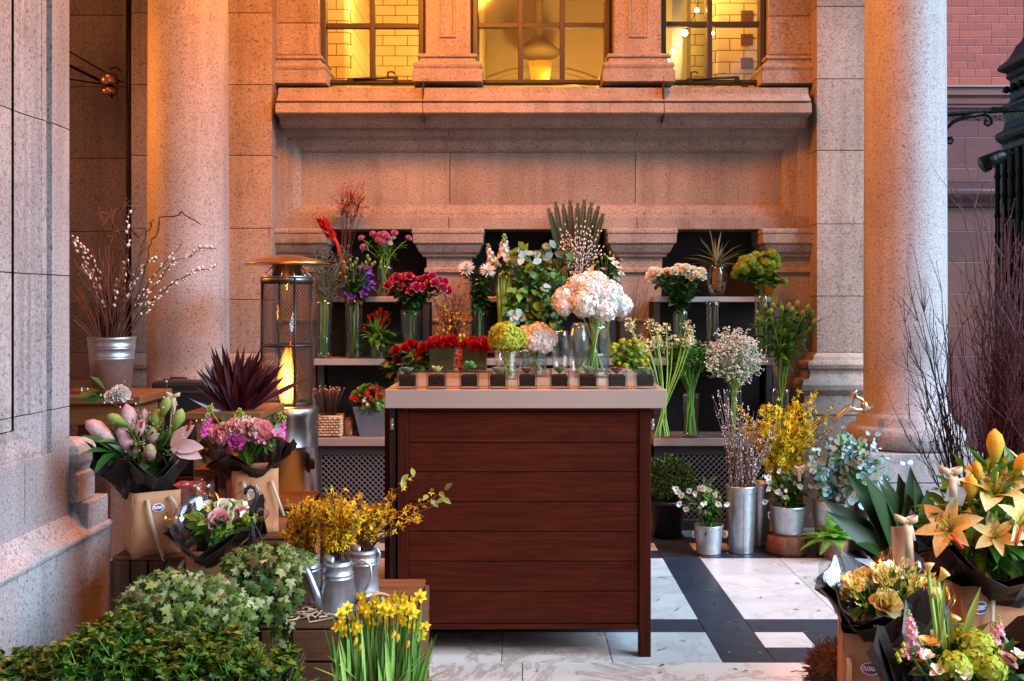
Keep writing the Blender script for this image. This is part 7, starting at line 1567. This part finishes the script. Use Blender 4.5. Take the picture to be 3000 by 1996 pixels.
# coir balls
def coir(label, c, r, n):
    m = MB(); m.ball(c, r*.85, 0, 16, .04)
    for _ in range(n):
        u = rdir(); p = V(c)+u*r*.86; q = p+(u*.6+rv(.9))*r*.22; m.tube([p, p.lerp(q,.5)+rv(r*.05), q], .0011, 3, 0, False)
    return one('coir_basket', m, COIR, label, 'coir basket', (c[0],c[1],c[2]-r*.85))
c = P(1925,1545,2.55); coir('fuzzy brown coir ball beside the bag of cream roses', c, .072, 1500)
m = MB(); m.lathe([(.07,0),(.06,c.z-.058),(.001,c.z-.058)], 20, (c.x,c.y,0)); one('coir_stand', m, TER, 'clay pot under the fuzzy coir ball', 'pot', (c.x,c.y,0))
c = P(2130,1295,2.85); coir('nest of brown fibre behind the gift tag', c, .075, 1100)
m = MB(); m.lathe([(.09,0),(.06,c.z-.06),(.001,c.z-.06)], 20, (c.x,c.y,0)); one('fibre_stand', m, PLA, 'dark pot under the brown fibre nest', 'pot', (c.x,c.y,0))

# trimmings dropped on the paving
m = MB()
for i in range(150):
    x, y = R.choice(((R.uniform(.6,2.0), R.uniform(4.4,5.9)), (R.uniform(.5,1.3), R.uniform(3.2,4.4)), (R.uniform(-.45,.6), R.uniform(3.2,4.0)))); a = R.uniform(0,6.28); s_ = R.uniform(.008,.030)
    m.leaf((x,y,.004), V((math.cos(a),math.sin(a),R.uniform(-.05,.15))), Z+rv(.25), s_, s_*R.uniform(.3,.6), 'oval', R.uniform(-.3,.3), .1, R.choice((0,0,1,2,3)))
for i in range(16): x, y, a = R.uniform(-.4,1.8), R.uniform(3.3,5.6), R.uniform(0,3.1); m.tube([(x,y,.003),(x+.03*math.cos(a),y+.03*math.sin(a),.004),(x+.05*math.cos(a+.3),y+.05*math.sin(a+.3),.003)], .0016, 4, 0)
o = O('fallen_leaves', m, [LEAFM, YLB, WHT, TWIG]); tag(o, 'scattered leaf scraps, petals and stem ends on the marble paving', 'plant scraps', None, 'stuff')
# ------------------------------------------------------------------ camera, sky and lamps
sc = bpy.context.scene
cd = bpy.data.cameras.new('camera'); cam = bpy.data.objects.new('camera', cd); C.objects.link(cam)
cam.location = (0, 0, H); cam.rotation_euler = (math.radians(90), 0, 0)
cd.sensor_width = 36; cd.lens = 36*F/2357; cd.shift_x = (1178.5-CX)/2357; cd.shift_y = (HY-784)/2357*1.0
cd.clip_start = .05; cd.clip_end = 300; sc.camera = cam
wd = bpy.data.worlds.new('World'); sc.world = wd; wd.use_nodes = True
nt = wd.node_tree; bg = nt.nodes['Background']; sky = nt.nodes.new('ShaderNodeTexSky'); sky.sky_type = 'NISHITA'; sky.sun_disc = False
EL, AZ = math.radians(SEL), math.radians(SAZ)
sky.sun_elevation = EL; sky.sun_rotation = AZ; sky.air_density = 1.0; sky.dust_density = DUST; sky.ozone_density = OZ
nt.links.new(sky.outputs[0], bg.inputs[0]); bg.inputs[1].default_value = SKY
def lamp(name, kind, loc, col, power, **k):
    d = bpy.data.lights.new(name, kind); d.color = col; d.energy = power
    for a, b in k.items(): setattr(d, a, b)
    o = bpy.data.objects.new(name, d); C.objects.link(o); o.location = loc; return o
su = lamp('sun', 'SUN', (0,0,10), SUNC, SUN, angle=math.radians(SANG))
su.rotation_euler = V((math.sin(AZ)*math.cos(EL), math.cos(AZ)*math.cos(EL), math.sin(EL))).to_track_quat('Z','Y').to_euler()
for n, loc, p, r in LAMPS: lamp(n, 'POINT', loc, WARM, p, shadow_soft_size=r)
for n, loc, to, p, ang, ss in SPOTS:
    o = lamp(n, 'SPOT', loc, WARM, p, spot_size=math.radians(ang), spot_blend=.9, shadow_soft_size=ss)
    o.rotation_euler = (V(to)-V(loc)).to_track_quat('-Z','Y').to_euler()
for n, loc, p in (('room lamp one',(-.75,7.35,3.7),26),('room lamp two',(1.3,7.2,3.9),26),('room lamp three',(.4,7.3,2.62),34)):
    lamp(n, 'POINT', loc, (1,.58,.13), p, shadow_soft_size=.12)
lamp('flame light', 'POINT', (hc, YH-.02, hh(870)), WARM, 14, shadow_soft_size=.05)
lamp('candle light', 'POINT', lp+V((0,-.02,.05)), (1,.6,.2), .8, shadow_soft_size=.02)
vs = sc.view_settings; vs.view_transform = 'Standard'; vs.look = 'None'; vs.exposure = EXPO; vs.gamma = 1; vs.use_curve_mapping = False
sc.render.film_transparent = False
cy = sc.cycles; cy.use_denoising = True; cy.max_bounces = 8; cy.transparent_max_bounces = 24; cy.glossy_bounces = 3; cy.diffuse_bounces = 4; cy.sample_clamp_indirect = 4; cy.caustics_reflective = False; cy.caustics_refractive = False
